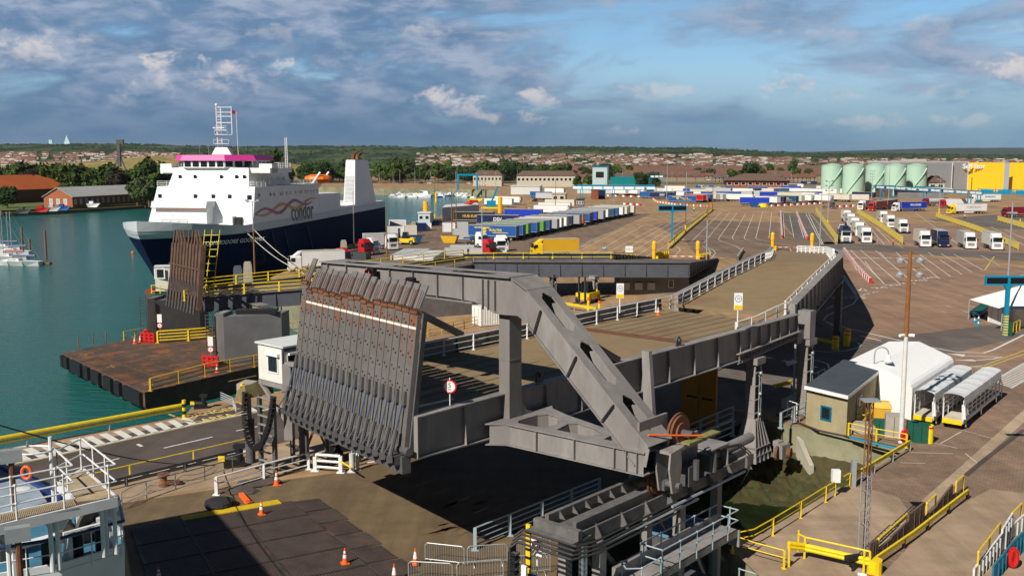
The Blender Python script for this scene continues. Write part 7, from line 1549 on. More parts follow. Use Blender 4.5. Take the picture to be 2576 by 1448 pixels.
def lightpole(label,u,v,vt,n=0,mats=('galv','galv'),d=0.2,base=None):
 b=P(u,v);zt=PY(u,vt,b.y).z;r=thing('light_pole',label,'lamp post',b,'tall port light poles');m=MB();m.lathe(b,[(d,0),(d*.75,zt*.6)],8);m.build('pole',mats[0],r);m=MB();m.lathe(b+ZZ*zt*.6,[(d*.7,0),(d*.4,zt*.4)],8);m.build('pole_top',mats[1],r)
 for k in range(n):
  z=zt-.2-k*1.5;m=MB();m.tube(b+Vector((-1.1,0,z)),b+Vector((1.1,0,z)),.06,5)
  for s in(-1,1):m.box(b+Vector((s*1.0,-.1,z+.25)),(.55,.45,.35))
  m.build('lamp_bar','galv',r)
 if base:MB().tube(b,b+ZZ*2.5,d*1.3,10).build('painted_base',base,r)
for i,(u,v,vt,n,mt,ba)in enumerate(((1724,588,432,0,('mast_rust','galv'),'yellow_paint'),(1777,660,480,0,('galv','mast_rust'),None),(1792,530,455,0,('mast_rust','mast_rust'),None),(1677,503,410,0,('galv','galv'),None),(2062,620,474,0,('galv','galv'),None),(2082,573,455,3,('galv','galv'),'yellow_bright'),(2192,503,430,4,('galv','galv'),None),(2362,540,432,4,('galv','galv'),'yellow_bright'),(2235,503,405,0,('galv','galv'),None),(2400,480,415,1,('galv','galv'),None),(1213,1010-330,524,0,('galv_blue','galv_blue'),None),(1214,555,455,2,('galv','galv'),None),(1094,556,462,0,('galv','mast_rust'),'yellow_bright'),(974,655,520,0,('mast_rust','mast_rust'),None),(1137,598,470,0,('mast_rust','mast_rust'),None),(1148,600,430,0,('mast_rust','galv'),None),(1397,540,450,0,('mast_rust','mast_rust'),None),(1458,470,440,0,('blue_gantry','galv'),None),(1523,490,452,0,('galv','galv'),None),(1150,460,418,0,('galv','galv'),None),(891,625,480,0,('steel_dark','galv'),None),(641,690,505,1,('mast_rust','galv'),None),(1220,470,435,1,('galv','galv'),None),(1302,468,428,0,('galv','galv'),None),(1247,470,430,0,('galv','galv'),None),(1566,462,420,0,('galv','galv'),None),(1690,462,430,0,('galv','galv'),None),(1830,462,425,0,('galv','galv'),None),(1949,462,430,0,('galv','galv'),None),(1990,462,425,0,('galv','galv'),None),(2290,470,430,0,('galv','galv'),None),(2530,470,425,0,('galv','galv'),None),(1006,462,425,0,('galv','galv'),None),(1044,462,420,0,('galv','galv'),None),(1084,462,425,0,('galv','galv'),None),(954,462,420,0,('galv','galv'),None),(989,462,428,0,('galv','galv'),None),(2430,460,420,0,('galv','galv'),None))):
 pos='left of the portal' if u<1250 else 'middle of the port' if u<1850 else 'right of the lanes';lab='tall thin light pole, %s, %s one counted in the yard'%(pos,ORDN[i%25]if i<25 else 'motorway');lightpole(lab if i<22 else 'thin grey street light along the distant motorway',u,v,vt,n,mt,.17 if v>520 else.22,ba)
M('skin',(.45,.26,.18),.6,.05);M('hi_vis_orange',(.9,.16,.02),.6,.05);M('hi_vis_yellow',(.6,.85,.03),.6,.05);M('denim',(.02,.03,.07),.8,.1);M('shirt_blue',(.25,.33,.5),.8,.1);M('tan_cloth',(.4,.32,.22),.8,.1)
def person(label,p,top,leg,rz=0,hat=None,arm=.25):
 r=thing('person',label,'person',p,None);V_=lambda x,y,z:p+rotz(Vector((x,y,z)),rz)
 me=bpy.data.meshes.new('body');vs=[(0,0,.95),(0,0,1.2),(0,.0,1.42),(0,0,1.52),(0,-.01,1.66),(.1,0,.88),(.14,.06,.48),(.13,-.02,.06),(.13,-.16,.04),(-.1,0,.88),(-.14,-.1,.48),(-.15,-.02,.06),(-.15,-.16,.04),(.2,0,1.4),(.27,-.02,1.1),(.25,-arm,.92),(-.2,0,1.4),(-.28,-.04,1.1),(-.22,-arm*1.2,.98)]
 es=[(0,1),(1,2),(2,3),(3,4),(0,5),(5,6),(6,7),(7,8),(0,9),(9,10),(10,11),(11,12),(2,13),(13,14),(14,15),(2,16),(16,17),(17,18)];rad=[.16,.15,.15,.06,.1,.09,.065,.05,.04,.09,.065,.05,.04,.07,.05,.04,.07,.05,.04]
 me.from_pydata([tuple(rotz(Vector(v_),rz))for v_ in vs],es,[]);o=bpy.data.objects.new('body',me);COL.objects.link(o);sk=o.modifiers.new('skin','SKIN');o.modifiers.new('sub','SUBSURF').levels=1
 for i,s in enumerate(me.skin_vertices[0].data):s.radius=(rad[i],rad[i]*.8)
 me.skin_vertices[0].data[0].use_root=True;me.materials.append(MATS['skin']);adopt(o,r)
 m=MB();m.lathe(V_(0,0,0),[(.2,.93),(.19,1.15),(.21,1.42),(.08,1.5)],10);m.tube(V_(.2,0,1.42),V_(.27,-.02,1.1),.075,7);m.tube(V_(-.2,0,1.42),V_(-.28,-.04,1.1),.075,7);m.build('jacket',top,r)
 m=MB();m.tube(V_(.09,0,.95),V_(.14,.06,.48),.115,7,.09);m.tube(V_(.14,.06,.48),V_(.13,-.02,.08),.09,7,.07);m.tube(V_(-.09,0,.95),V_(-.14,-.1,.48),.115,7,.09);m.tube(V_(-.14,-.1,.48),V_(-.15,-.02,.08),.09,7,.07);m.build('trousers',leg,r)
 MB().lathe(V_(0,0,1.66),[(.1,0),(.115,.04),(.09,.12),(.02,.16)],10).build('hair',hat or 'black',r)
for lab,(x,y),top,leg,hat in(('person in orange hi-vis top and dark trousers walking at the fence end',(1256,1065),'hi_vis_orange','denim',None),('person in pale blue shirt and tan trousers beside the white truck',(1105,1055),'shirt_blue','tan_cloth',None),('person in orange hi-vis vest standing on the dark tarmac, nearer the yellow lorry',(1857,800),'hi_vis_orange','denim','hi_vis_orange'),('person in white vest on the dark tarmac, right of the orange one',(1978,793),'sign_white','denim','orange'),('person in orange vest half hidden behind the fence by the lamp pole',(1776,785),'hi_vis_orange','denim',None),('person in orange vest at the left end of that fence',(1735,770),'hi_vis_orange','denim',None)):person(lab,P(*c5([(x,y)])[0]),top,leg,.5,hat)
person('person in yellow hi-vis jacket walking alone across the lanes',P(*c4([(1194,718)])[0]),'hi_vis_yellow','denim',0,'hi_vis_yellow');person('person in dark clothes near the quay wall behind the trailers',P(*c3([(1775,715)])[0]),'red_dark','denim',0);person('person in yellow jacket near the quay wall behind the trailers',P(*c3([(1802,712)])[0]),'hi_vis_yellow','denim',0)
m=MB();
for k,(u,v)in enumerate(((1520,630),(1523,628),(1517,628))):blue_cone('bright blue cone in the little cluster on the empty lanes, %s of three'%ORDN[k],P(u,v))
r=thing('lane_sign_box','small white cube sign on a post behind the rear ramp','sign',P(1582,648));p=P(1582,655);MB().box(p+ZZ*2.4,(1.5,1.2,1.3)).build('box','sign_white',r);MB().tube(p,p+ZZ*1.8,.08).build('post','galv',r);text('I C I',.7,p+Vector((0,-.62,2.4)),(1,0,0),ZZ,'sign_text',r)
skip('blue waste skip at the front of the royal blue trailer',P(*c4([(1800,675)])[0]),'body_blue',0,.8);solo(MB().lathe(P(*c4([(1888,672)])[0]),[(2.4,0),(1.9,1.3),(.5,1.6)],10),'salt_heap_cover','yellow_bright','yellow domed cover beside the blue skip','cover')
def gantry(label,px,z,h=1.6,panels=8,legs=(0,1),ps='sign_white',th=.5):
 a,b=P(px[0],px[1]),P(px[2],px[3]);r=thing('lane_gantry',label,'gantry',a,None);d=(b-a)
 for zz in(z,z+h):MB().beam(a+ZZ*zz,b+ZZ*zz,th,.35).build('beam','blue_gantry',r)
 m=MB();n=panels*2
 for i in range(n+1):q=a.lerp(b,i/n);m.beam(q+ZZ*z,q+ZZ*(z+h),.3,.25)
 m.build('lattice','blue_gantry',r)
 for i in range(panels):q0,q1=a.lerp(b,(i+.12)/panels),a.lerp(b,(i+.88)/panels);f=Vector((0,-.32,0));MB().hull8([q0+f+ZZ*(z+.25),q1+f+ZZ*(z+.25),q1+f+ZZ*(z+h-.25),q0+f+ZZ*(z+h-.25)],[x+Vector((0,.06,0))for x in(q0+f+ZZ*(z+.25),q1+f+ZZ*(z+.25),q1+f+ZZ*(z+h-.25),q0+f+ZZ*(z+h-.25))]).build('sign_panel',ps,r)
 for t in legs:
  q=a.lerp(b,t);m=MB();m.box(q+ZZ*z/2+Vector((-.7,0,0)),(.35,.35,z));m.box(q+ZZ*z/2+Vector((.7,0,0)),(.35,.35,z));m.beam(q+Vector((-.7,0,.8)),q+Vector((.7,0,2.2)),.15,.15);m.build('leg','blue_gantry',r)
gantry('long blue gantry with white sign panels over the distant check-in lanes',(1438,498,1650,500),5.0,1.8,8,(.12,.5,.99));gantry('blue gantry with white panels crossing the lorry queue, right',(2200,504,2470,528),6.5,1.6,9,(.08,.2,.52,.9));gantry('blue gantry running to the right edge above the lorry queue',(2458,522,2640,530),6.5,1.9,4,(.02,.98),'blue_gantry');gantry('small blue gantry with white signs behind the check-in lanes',(1635,478,1668,478),9.0,1.6,3,(0,1))
def bldg(name,label,px,h,mat,roofm=None,depth=14,over=.4,cat='building',wins=0,wmat='glass',ridge=0):
 a,b=P(px[0],px[1]),P(px[2],px[3]);r=thing(name,label,cat,a);n=Vector((.15,1,0))*depth
 MB().hull8([a,b,b+n,a+n],[x+ZZ*h for x in(a,b,b+n,a+n)]).build('wall',mat,r);d=(b-a).normalized()*over;f=Vector((0,over,0))
 if ridge:m=MB();A,B_2,C_,D_=a-d-f+ZZ*h,b+d-f+ZZ*h,b+d+f+n+ZZ*h,a-d+f+n+ZZ*h;e0,e1=(A+D_)/2+ZZ*ridge+d*8,(B_2+C_)/2+ZZ*ridge-d*8;m.add([A,B_2,C_,D_,e0,e1],[(0,1,5,4),(1,2,5),(2,3,4,5),(3,0,4)]);m.build('roof',roofm or mat,r)
 else:MB().hull8([x+ZZ*h for x in(a-d-f,b+d-f,b+d+n+f,a-d+n+f)],[x+ZZ*(h+.4)for x in(a-d-f,b+d-f,b+d+n+f,a-d+n+f)]).build('roof',roofm or mat,r)
 for i in range(wins):q=a.lerp(b,(i+.5)/wins);w_=(b-a).length/wins*.28;u_=(b-a).normalized()*w_;window(r,[q-u_+ZZ*h*.55,q+u_+ZZ*h*.55,q+u_+ZZ*h*.8,q-u_+ZZ*h*.8],wmat,n=(0,-1,0),fw=.15)
 return r
M('cream_wall',(.5,.46,.38),.8,.1);M('roof_brown',(.12,.075,.06),.85,.2,.5);M('brick_red',(.22,.07,.04),.85,.2,.6);M('tank_green',(.39,.57,.46),.5,.04,.15,stain=.08);M('clad_grey',(.36,.40,.46),.5,.04,.1);M('clad_yellow',(.78,.45,.005),.5,.03,.1);M('pale_blue',(.45,.58,.62),.5,.05)
bldg('office_block','small cream two-window office block among the left trailers',(1388,517,1422,517),5.5,'cream_wall',depth=8,wins=2);bldg('kiosk','grey glazed cabin on a stand among the left trailers',(1450,526,1468,526),4.2,'pier_grey','roof_felt',4,wins=3);bldg('quay_cabin','small pale grey cabin with two windows on the ship quay',(1052,569,1082,569),4.2,'pale_blue','roof_white',4,.2,wins=2)
bldg('terminal_building','pale blue box building with bright blue corner trims behind the check-in lanes',(1490,481,1527,481),17,'pale_blue','blue_gantry',22,.5,wins=1);bldg('low_terminal','long low pale blue building with blue roof edge behind the gantry',(1452,486,1645,487),5,'pale_blue','blue_gantry',10);bldg('red_booth','brick red check-in booth block under the long blue gantry',(1487,502,1505,502),5,'brick_red','brick_red',8,.1);bldg('purple_board','dark purple hoarding beside the brick red booth',(1506,500,1522,500),4.5,'navy2b' if 0 else 'body_navy2',None,2,.1)
bldg('white_store','long white store with two blue doors left of the terminal',(1285,489,1358,489),5.2,'roof_white','roof_white',12);bldg('brown_house','wide brown-roofed pub-like house in the middle distance',(1826,478,1985,480),7,'brick_red','roof_brown',22,2,wins=9,ridge=5);bldg('bus_hoarding','dark teal hoarding with orange and blue pictures behind the lanes',(1535,464,1600,464),6.5,'body_teal',None,2,.1)
bldg('teal_canopy','small teal roofed hut below the first storage tanks',(2210,497,2245,497),6.5,'roof_brown','body_teal',10,1.5);bldg('teal_canopy','small teal roofed hut below the third storage tank',(2382-1,490,2421,490),5.5,'roof_brown','body_teal',10,1.5)if 0 else bldg('teal_canopy','second small teal roofed hut below the middle tanks',(2215+105,495,2255+105,495),5.5,'roof_brown','body_teal',10,1.5)
bldg('gate_canopy','flat white canopy roof over booths behind the blue gantry',(2258,498,2375,500),5.5,'pier_grey','roof_white',10,3);bldg('small_house','brown-roofed brick house beside the grey warehouse',(2335,490,2375,490),8,'cream_wall','roof_brown',12,1,wins=2,ridge=4)
TKB=488
for i,u in enumerate((2091,2145,2201,2250,2302)):
 b=P(u,488+(2 if i%2==0 else 4));zt=PY(u,418,b.y).z;R_=(26 if i!=2 else 25)/F*b.y
 r=thing('storage_tank','pale green cylindrical storage tank, %s from the left of the five'%ORDN[i],'storage tank',b,'pale green storage tanks');MB().lathe(b,[(R_,0),(R_,zt)],40).build('shell','tank_green',r,smooth=False);MB().lathe(b+ZZ*zt,[(R_*1.01,0),(R_*1.01,.25),(R_*.3,1.6),(.3,1.7)],40).build('roof','tank_green',r)
 m=MB();q=[b+Vector((math.cos(a_),math.sin(a_),0))*R_+ZZ*(zt+1.1)for a_ in[k*math.pi/12 for k in range(25)]];m.path(q,.07,4)
 for x in q:m.tube(x,x-ZZ*1.1,.05,4)
 m.build('top_railing','galv',r);m=MB()
 for k in range(1,16):t_=k/16;a0,a1=-2.6+t_*1.8,-2.6+(t_-1/16)*1.8;m.beam(b+Vector((math.cos(a1),math.sin(a1),0))*(R_+.4)+ZZ*zt*(t_-1/16),b+Vector((math.cos(a0),math.sin(a0),0))*(R_+.4)+ZZ*zt*t_,.7,.25)
 m.build('stairway','tank_green',r)
wh=thing('warehouse','huge warehouse with blue-grey cladding and a bright yellow right half','building',P(2280,487));W0,W1,W2=P(2262,484),P(2434,481),P(2800,484)
W1=P(2434,480);zw=PY(2434,409,W1.y).z;zl=zw*1.0
for a,b,mt in((W0,W1,'clad_grey'),(W1,W2,'clad_yellow')):n=Vector((10,90,0));MB().hull8([a,b,b+n,a+n],[x+ZZ*zw for x in(a,b,b+n,a+n)]).build('wall',mt,wh)
MB().hull8([x+ZZ*zw for x in(W0,W1,W1+n,W0+n)],[x+ZZ*(zw+1)for x in(W0,W1,W1+n,W0+n)]).build('roof','roof_white',wh)
for u in(2300,2345,2390,2430):p=P(u,481);MB().beam(p+Vector((0,-1.5,0)),p+Vector((0,-1.5,zw)),.5,.3).build('drainpipe','roof_white',wh)
p=P(2526,482);MB().beam(p+Vector((0,-2,0)),p+Vector((0,-2,zw)),3.5,.3).build('stair_strip','clad_grey',wh)
text('Self Storage',4.6,PY(2461,419,W1.y-4),(1,0,0),ZZ,'sign_white',wh,bold=.1,ext=.2);MB().box(PY(2562,417,W1.y-2),(19,.5,5)).build('blue_sign','body_navy2',wh)
# THE FERRY
SA=Vector((.18,.98,0)).normalized();SN=Vector((SA.y,-SA.x,0));SC=Vector((-55.7,214,0))-SN*12.6
def S(l,w,z):return SC+SA*l+SN*w+ZZ*z
M('hull_navy',(.006,.016,.055),.75,.15,.2,spec=.06);M('hull_white',(.74,.75,.76),.45,.04,.15,stain=.1);M('hull_grey',(.50,.54,.57),.45,.05,.3);M('pink',(.62,.045,.30),.45,.05);M('boot_red',(.25,.04,.02),.6,.2)
M('logo_grey',(.10,.09,.10),.5,.05);M('ribbon_pink',(.42,.08,.22),.5,.05);M('ribbon_orange',(.62,.30,.05),.5,.05);M('boat_orange',(.75,.16,.01),.45,.05)
fy_=thing('ferry','white and navy ferry with pink wheelhouse roof moored at the rear linkspan','ship',S(30,0,-5))
def hb(l,z):
 """half breadth"""
 f=max(0.,min(1.,(l+24.6-max(0,7-z)*.75)/(25-z*.6)))
 return 12.6*(1-(1-f)**1.9)if f<1 else 12.6
zs=[-6,-4.4,-2,1,3.5,6];ls=[-24.6,-22.5,-20,-17,-13,-8,-4,0,12,30,60,93]
def hull(levels,mats_,name):
 m=MB();rows=[]
 for l in ls:
  rows.append([[S(max(l,-24.6+max(0,7-z)*.75),s*hb(l,z),z)for z in levels(l)]for s in(-1,1)])
 for a,b in zip(rows,rows[1:]):
  for s in(0,1):
   for k in range(len(a[0])-1):m.add([a[s][k],b[s][k],b[s][k+1],a[s][k+1]],[(0,1,2,3)])
 e=rows[-1]
 for k in range(len(e[0])-1):m.add([e[0][k],e[1][k],e[1][k+1],e[0][k+1]],[(0,1,2,3)])
 return m.build(name,mats_,fy_)
hull(lambda l:[-6,-4.4,-2,1,3.5,5.9+.012*max(0,l)],'hull_navy','hull')
hull(lambda l:[5.9+.012*max(0,l),7.4+.012*max(0,l),max(7.6,7.4-.1*(l+4))+.012*max(0,l)],'hull_grey','bulwark')
m=MB();m.tube(S(-21,0,-5.4),S(-12,0,-5),1.3,10);m.build('bulbous_bow','boot_red',fy_)
m=MB();q=[S(l,hb(l,6.9)*.97,6.9)for l in ls];q2=[S(l,-hb(l,6.9)*.97,6.9)for l in ls]
for i in range(len(ls)-1):m.add([q[i],q[i+1],q2[i+1],q2[i]],[(0,1,2,3)])
m.build('main_deck','hull_grey',fy_)
def blk(pr,name,mat='hull_white',parent=None):
 """pr: bottom 4 and top 4 as (l, w, z)"""
 return MB().hull8([S(*x)for x in pr[0]],[S(*x)for x in pr[1]]).build(name,mat,parent or fy_)
def rb(l0,l1,w0,w1,z0,z1,name,mat='hull_white',parent=None,sl=0.):return blk(([(l0,w0,z0),(l1,w0,z0),(l1,w1,z0),(l0,w1,z0)],[(l0+sl,w0,z1),(l1,w0,z1),(l1,w1,z1),(l0+sl,w1,z1)]),name,mat,parent)
t1=blk(([(0,-12.2,7),(39,-12.4,7),(39,12.55,7),(0,12.55,7)],[(1.6,-10.4,15.5),(38.5,-10.4,15.5),(38.5,12.5,15.3),(1.6,12.5,15.5)]),'superstructure')
rb(39,54,-12.5,12.5,7,12.6,'superstructure');rb(54,66,-12.5,12.5,7,8.9,'superstructure');rb(66,92.5,-12.4,12.4,7,9.0,'superstructure')
t2=blk(([(3,-8.6,15.5),(24,-8.6,15.5),(24,11.3,15.5),(3,10.4,15.5)],[(4.5,-7.6,19.5),(23,-7.6,19.5),(23,10.8,19.5),(4.5,9.8,19.5)]),'upper_house')
rb(5,17,-11.5,14.6,18.4,19.5,'bridge_wing');rb(6,9,-12,-9.3,18.2,20.4,'wing_cab');rb(6,9,11.6,14.6,18.2,20.4,'wing_cab')
WH=[(7,-8),(3.6,-5),(3.6,4.6),(8,9.2),(17,9.2),(17,-8)]
m=MB();m.prism([S(l,w,19.5)for l,w in WH],(0,0,1.7));wh_=m.build('wheelhouse','hull_white',fy_)
c0_=(9,.5);m=MB();g2=lambda k,z:[S(c0_[0]+(l-c0_[0])*k,c0_[1]+(w-c0_[1])*k,z)for l,w in WH]
A_,B_=g2(1.10,21.1),g2(1.03,22.3);n=6;m.add(A_+B_,[(i,(i+1)%n,n+(i+1)%n,n+i)for i in range(n)]+[tuple(range(n,2*n)),tuple(range(n))[::-1]]);m.build('pink_roof','pink',fy_)
for i,k in((5,2),(0,2),(1,5),(2,3),(3,4)):
 a,b=S(*WH[i],0),S(*WH[(i+1)%6],0);o_=(b-a).cross(ZZ).normalized();o_=o_ if o_.dot((a+b)/2-S(9,.5,0))>0 else-o_
 for j in range(k):q=[a.lerp(b,(j+.12)/k),a.lerp(b,(j+.88)/k)];MB().add([q[0]+ZZ*19.75+o_*.05,q[1]+ZZ*19.75+o_*.05,q[1]+ZZ*20.95+o_*.05,q[0]+ZZ*20.95+o_*.05],[(0,1,2,3)]).build('window','glass',wh_)
def win(l,w,z,side,s=.8,par=t1):
 if side:q=[S(l-s/2,w,z-s/2),S(l+s/2,w,z-s/2),S(l+s/2,w,z+s/2),S(l-s/2,w,z+s/2)]
 else:q=[S(l,w-s/2,z-s/2),S(l,w+s/2,z-s/2),S(l,w+s/2,z+s/2),S(l,w-s/2,z+s/2)]
 MB().add(q,[(0,1,2,3)]).build('window','glass',par)
for w in(-9.6,-1.2,3.0,6.8):win(1.05,w,13.4,0)
win(1.05,11.4,13.2,0,1.0)
for w in(-6,-2.4,3.8,7.4,9.2):win(3.55,w,17.6,0,.75,t2)
for l in(3.5,9.5,11.5,15,16.2,18.5,20.8,24,26.4,27.6,30,31.5,33.5,35.5,37.5):win(l,12.62,13.6,1,.7)
for l in(6,8,10,12.5,15,18,20.5):win(l,11.25,16.9,1,.7,t2)
hd=rb(-2.6,1.2,-8.6,3.2,7,11.0,'bow_door_house');rb(-3.6,1.4,-9.2,3.6,11.05,12.4,'bow_visor','hull_grey',None,.5);MB().beam(S(-3.3,-9,10.9),S(-3.3,3.2,10.9),.2,.15).build('rust_trim','boat_orange',hd);rb(-1.2,.8,6.3,8.4,7,9.2,'deck_locker');rb(-.5,.8,8.7,10,7,9.0,'deck_locker','black')
def frail(pts,h=1.1,n=3,st=2.2):
 for i in range(n):MB().path([p+ZZ*h*(i+1)/n for p in pts],.05,4).build('railing','hull_white',fy_)
 m=MB()
 for p in along(pts,st):m.tube(p,p+ZZ*h,.06,4)
 m.build('railing_posts','hull_white',fy_)
frail([S(1.6,-10.4,15.5),S(1.6,12.4,15.5),S(38,12.4,15.4)]);frail([S(10,14.4,19.5),S(17,14.4,19.5),S(17,9.4,19.5)]);frail([S(-4,-8,8.6),S(-4,-2,8.6)])
rb(24.5,38.4,-9,12.3,15.32,15.5,'deck_green','tank_green')
fn_=blk(([(66,9.0,8.9),(85,9.0,8.9),(85,12.4,8.9),(66,12.4,8.9)],[(68,9.3,21.3),(79,9.3,21.3),(79,12.0,21.3),(68,12.0,21.3)]),'funnel')
m=MB()
for k in range(20):m.beam(S(66.1+.06*k,9.3,9.8+k*.36),S(66.1+.06*k,11.9,9.8+k*.36),.3,.09)
m.build('louvre','hull_grey',fn_)
for w in(9.9,11.2):MB().path([S(72,w,21.2),S(72.5,w,22.6),S(74.5,w+.3,23.2)],.55,8).build('exhaust_pipe','rusty',fn_)
b=S(8,2,22.4);m=MB()
m.hull8([b+Vector(q)for q in((-2,-1.2,0),(2.4,-1.2,0),(2.4,1.2,0),(-2,1.2,0))],[b+Vector(q)+ZZ*1.6 for q in((-1.2,-.8,0),(1.4,-.8,0),(1.4,.8,0),(-1.2,.8,0))])
for x in(-.9,.1):m.tube(b+Vector((x,0,1.5)),b+Vector((x-.1,0,10.5)),.12,6)
m.tube(b+Vector((2.4,0,4.6)),b+Vector((2.4,0,10.6)),.13,6)
for z in(4.4,7.0,8.4,9.3,10.4):m.tube(b+Vector((-.9,0,z)),b+Vector((2.4,0,z)),.1,5)
for k in range(16):m.tube(b+Vector((-.95,0,2+k*.52)),b+Vector((.05,0,2+k*.52)),.05,4)
for z,w in((2.4,2.6),(4.4,2.2),(5.4,1.8)):
 m.box(b+Vector((.1,0,z)),(w*1.3,1.6,.12))
 for s in(-1,1):m.tube(b+Vector((.1+s*w*.65,-.8,z)),b+Vector((.1+s*w*.65,-.8,z+.9)),.05,4)
 m.tube(b+Vector((.1-w*.65,-.8,z+.9)),b+Vector((.1+w*.65,-.8,z+.9)),.05,4)
m.ball(b+Vector((-.9,0,10.9)),.35,8,5);m.box(b+Vector((-.4,-.6,5.9)),(2.6,.2,.25));m.build('radar_mast','hull_white',fy_)
MB().tube(b+Vector((3.6,0,-.5)),b+Vector((3.4,0,9.4)),.07,5).build('flagstaff','hull_white',fy_);m=MB();m.hull8([b+Vector(q)for q in((2.5,0,9.1),(3.2,.1,8.8),(3.2,.15,8.8),(2.5,.05,9.1))],[b+Vector(q)for q in((2.5,0,9.9),(3.3,.1,9.5),(3.3,.15,9.5),(2.5,.05,9.9))]);m.build('flag','red_dark',fy_)
for u in((-5,.0),(-3,0)):MB().tube(b+Vector((u[0],0,0)),b+Vector((u[0],0,4.5)),.04,4).build('aerial','galv',fy_)
b=S(26,9.5,15.4);m=MB()
for x in(-.3,.3):m.tube(b+Vector((x,0,0)),b+Vector((x*.6,0,11.2)),.1,5)
for k in range(20):m.tube(b+Vector((-.3,0,.6+k*.53)),b+Vector((.3,0,.6+k*.53)),.05,4)
m.build('light_mast','hull_white',fy_)
b=S(41,11.6,16.4);m=MB();m.lathe(b,[(.3,-1.2),(1.1,-.7),(1.5,0),(1.4,.7),(.8,1.2)],12,Matrix.Diagonal((2.4,2.4,1))@Matrix.Identity(3));m.build('lifeboat','boat_orange',fy_)
for l in(37.5,43.5):MB().path([S(l,9.5,13),S(l,11.5,15.6),S(l+.8,13.2,18.2)],.32,6).build('davit','hull_white',fy_)
sd=S(27.6,12.62,8.9);text('condor',6.4,sd,SA,ZZ,'logo_grey',fy_,sx=.74,bold=.03,ext=.02);text('FERRIES',.9,S(27,12.65,6.9),SA,ZZ,'hull_grey',fy_,sp=1.6)
for mt,ph,am,l1 in(('ribbon_pink',0,1.0,34),('ribbon_orange',math.pi,.9,37)):
 m=MB();q=[]
 for k in range(61):
  t=k/60;l=1+(l1-1)*t;z=9.7+1.9*t-.2+am*1.05*math.sin(t*12+ph)*(.5+.5*math.sin(math.pi*t));w_=.08+.27*math.sin(math.pi*t)**.7;q.append((l,z,w_))
 for(l0,z0,w0),(l1_,z1,w1)in zip(q,q[1:]):o2=12.64 if ph else 12.67;m.add([S(l0,o2,z0-w0),S(l1_,o2,z1-w1),S(l1_,o2,z1+w1),S(l0,o2,z0+w0)],[(0,1,2,3)])
 m.build('ribbon_stripe',mt,fy_)
ta,tb=S(-13.5,hb(-13.5,4.4)+.15,4.4),S(-1.5,hb(-1.5,4.4)+.15,4.4);text('COMMODORE GOODWILL',1.25,(ta+tb)/2+SN*1.7,tb-ta,ZZ+SN*.25,'sign_white',fy_,shear=.25,sp=1.1,ext=.03)
for l in(2,9,16,30):MB().beam(S(l,12.7,5.2),S(l+3,12.7,-1),.25,.25).build('rubbing_strip','black',fy_)
rb(92,95,-6,6,2,8.5,'stern_house','hull_grey')
m=MB()
for w in(9,10.5):a,b=S(-2+(w-9),w+2.4,6.4),P(770,690,1.2)+Vector((w-9,0,0));m.path([a.lerp(b,t/8)-ZZ*1.0*math.sin(math.pi*t/8)for t in range(9)],.09,4)
solo(m,'mooring_rope','concrete_lt','pair of pale mooring ropes from the ferry bow down to the quay','rope')
for k,(u,v,h)in enumerate(((600,735,5),(625,722,5),(822,668,4),(865,640,4),(1040,585,4))):p=P(u,v);m=MB();m.box(p+ZZ*(h/2-1),(1.8,1.6,h),.2,taper=.7);m.box(p+ZZ*(h-1+.15),(1.0,.9,.3),.2);solo(m,'fender_pier','concrete' if k else 'steel_blueish','concrete fender block between ferry and quay, %s from the left'%ORDN[k],'fender')
# FAR SHORES, TOWN, TREES, HILLS
def crown_mesh(name,seed,rx,h,n,mats,pal=0,z0=.22):
 random.seed(seed);cl=[]
 for i in range(16):a=random.uniform(0,6.28);r=rx*random.uniform(.15,.75);z=h*random.uniform(z0+.08,.86);cl.append((math.cos(a)*r,math.sin(a)*r,z,rx*random.uniform(.28,.5)*(1.15-abs(z/h-.5))))
 cl.append((0,0,h*.8,rx*.42));m=MB()
 for i in range(n):
  cx,cy,cz,cr=random.choice(cl);d=Vector((random.gauss(0,1),random.gauss(0,1),random.gauss(0,1)*.8)).normalized()*cr*random.uniform(.75,1.08);c=Vector((cx,cy,cz))+d;s=h*random.uniform(.018,.05)
  u=Vector((random.gauss(0,1),random.gauss(0,1),random.gauss(0,1))).normalized();v=u.cross(d+Vector((.01,0,.3))).normalized()*s;u=u*s;m.mi=1 if random.random()<.35 else 0;m.add([c-u-v,c+u-v*.6,c+u*.7+v,c-u*.8+v*.8],[(0,1,2,3)])
 return m
for k,c in(('leaf_a',(.035,.062,.014)),('leaf_b',(.055,.095,.018)),('leaf_c',(.075,.115,.022)),('leaf_d',(.02,.042,.016)),('leaf_e',(.04,.022,.022)),('leaf_f',(.07,.085,.04))):M(k,c,.8,.4,.35,spec=.15)
TP=[]
for i,(rx,h,ma)in enumerate(((6.5,15,('leaf_a','leaf_b')),(7.5,13,('leaf_a','leaf_d')),(5.5,15,('leaf_b','leaf_c')),(8,14,('leaf_d','leaf_a')),(5.5,14,('leaf_e','leaf_d')),(6,13,('leaf_f','leaf_b')))):
 r=thing('broadleaf_tree','','tree');crown_mesh('crown',i+40,rx,h,2100,ma).build('crown',list(ma),r);m=MB();m.tube((0,0,-1),(0,0,h*.5),.45,7,.25)
 for a in(0,2,4):m.tube((0,0,h*.28),(math.cos(a)*rx*.4,math.sin(a)*rx*.4,h*.6),.2,5,.08)
 m.build('trunk','wood_brown',r);TP.append([r,True])
TL=('mid green','dark green spreading','bright green','blackish green','purple-brown','pale grey-green')
def tree(k,loc,s,label,group):
 r,first=TP[k]
 if first:TP[k][1]=False;o=r;o['label']=label
 else:o=copy_tree(r,None,label)
 o.location=loc;o.rotation_euler=(0,0,random.uniform(0,6));o.scale=(s,s,s*random.uniform(.9,1.1));o['group']=group
random.seed(77)
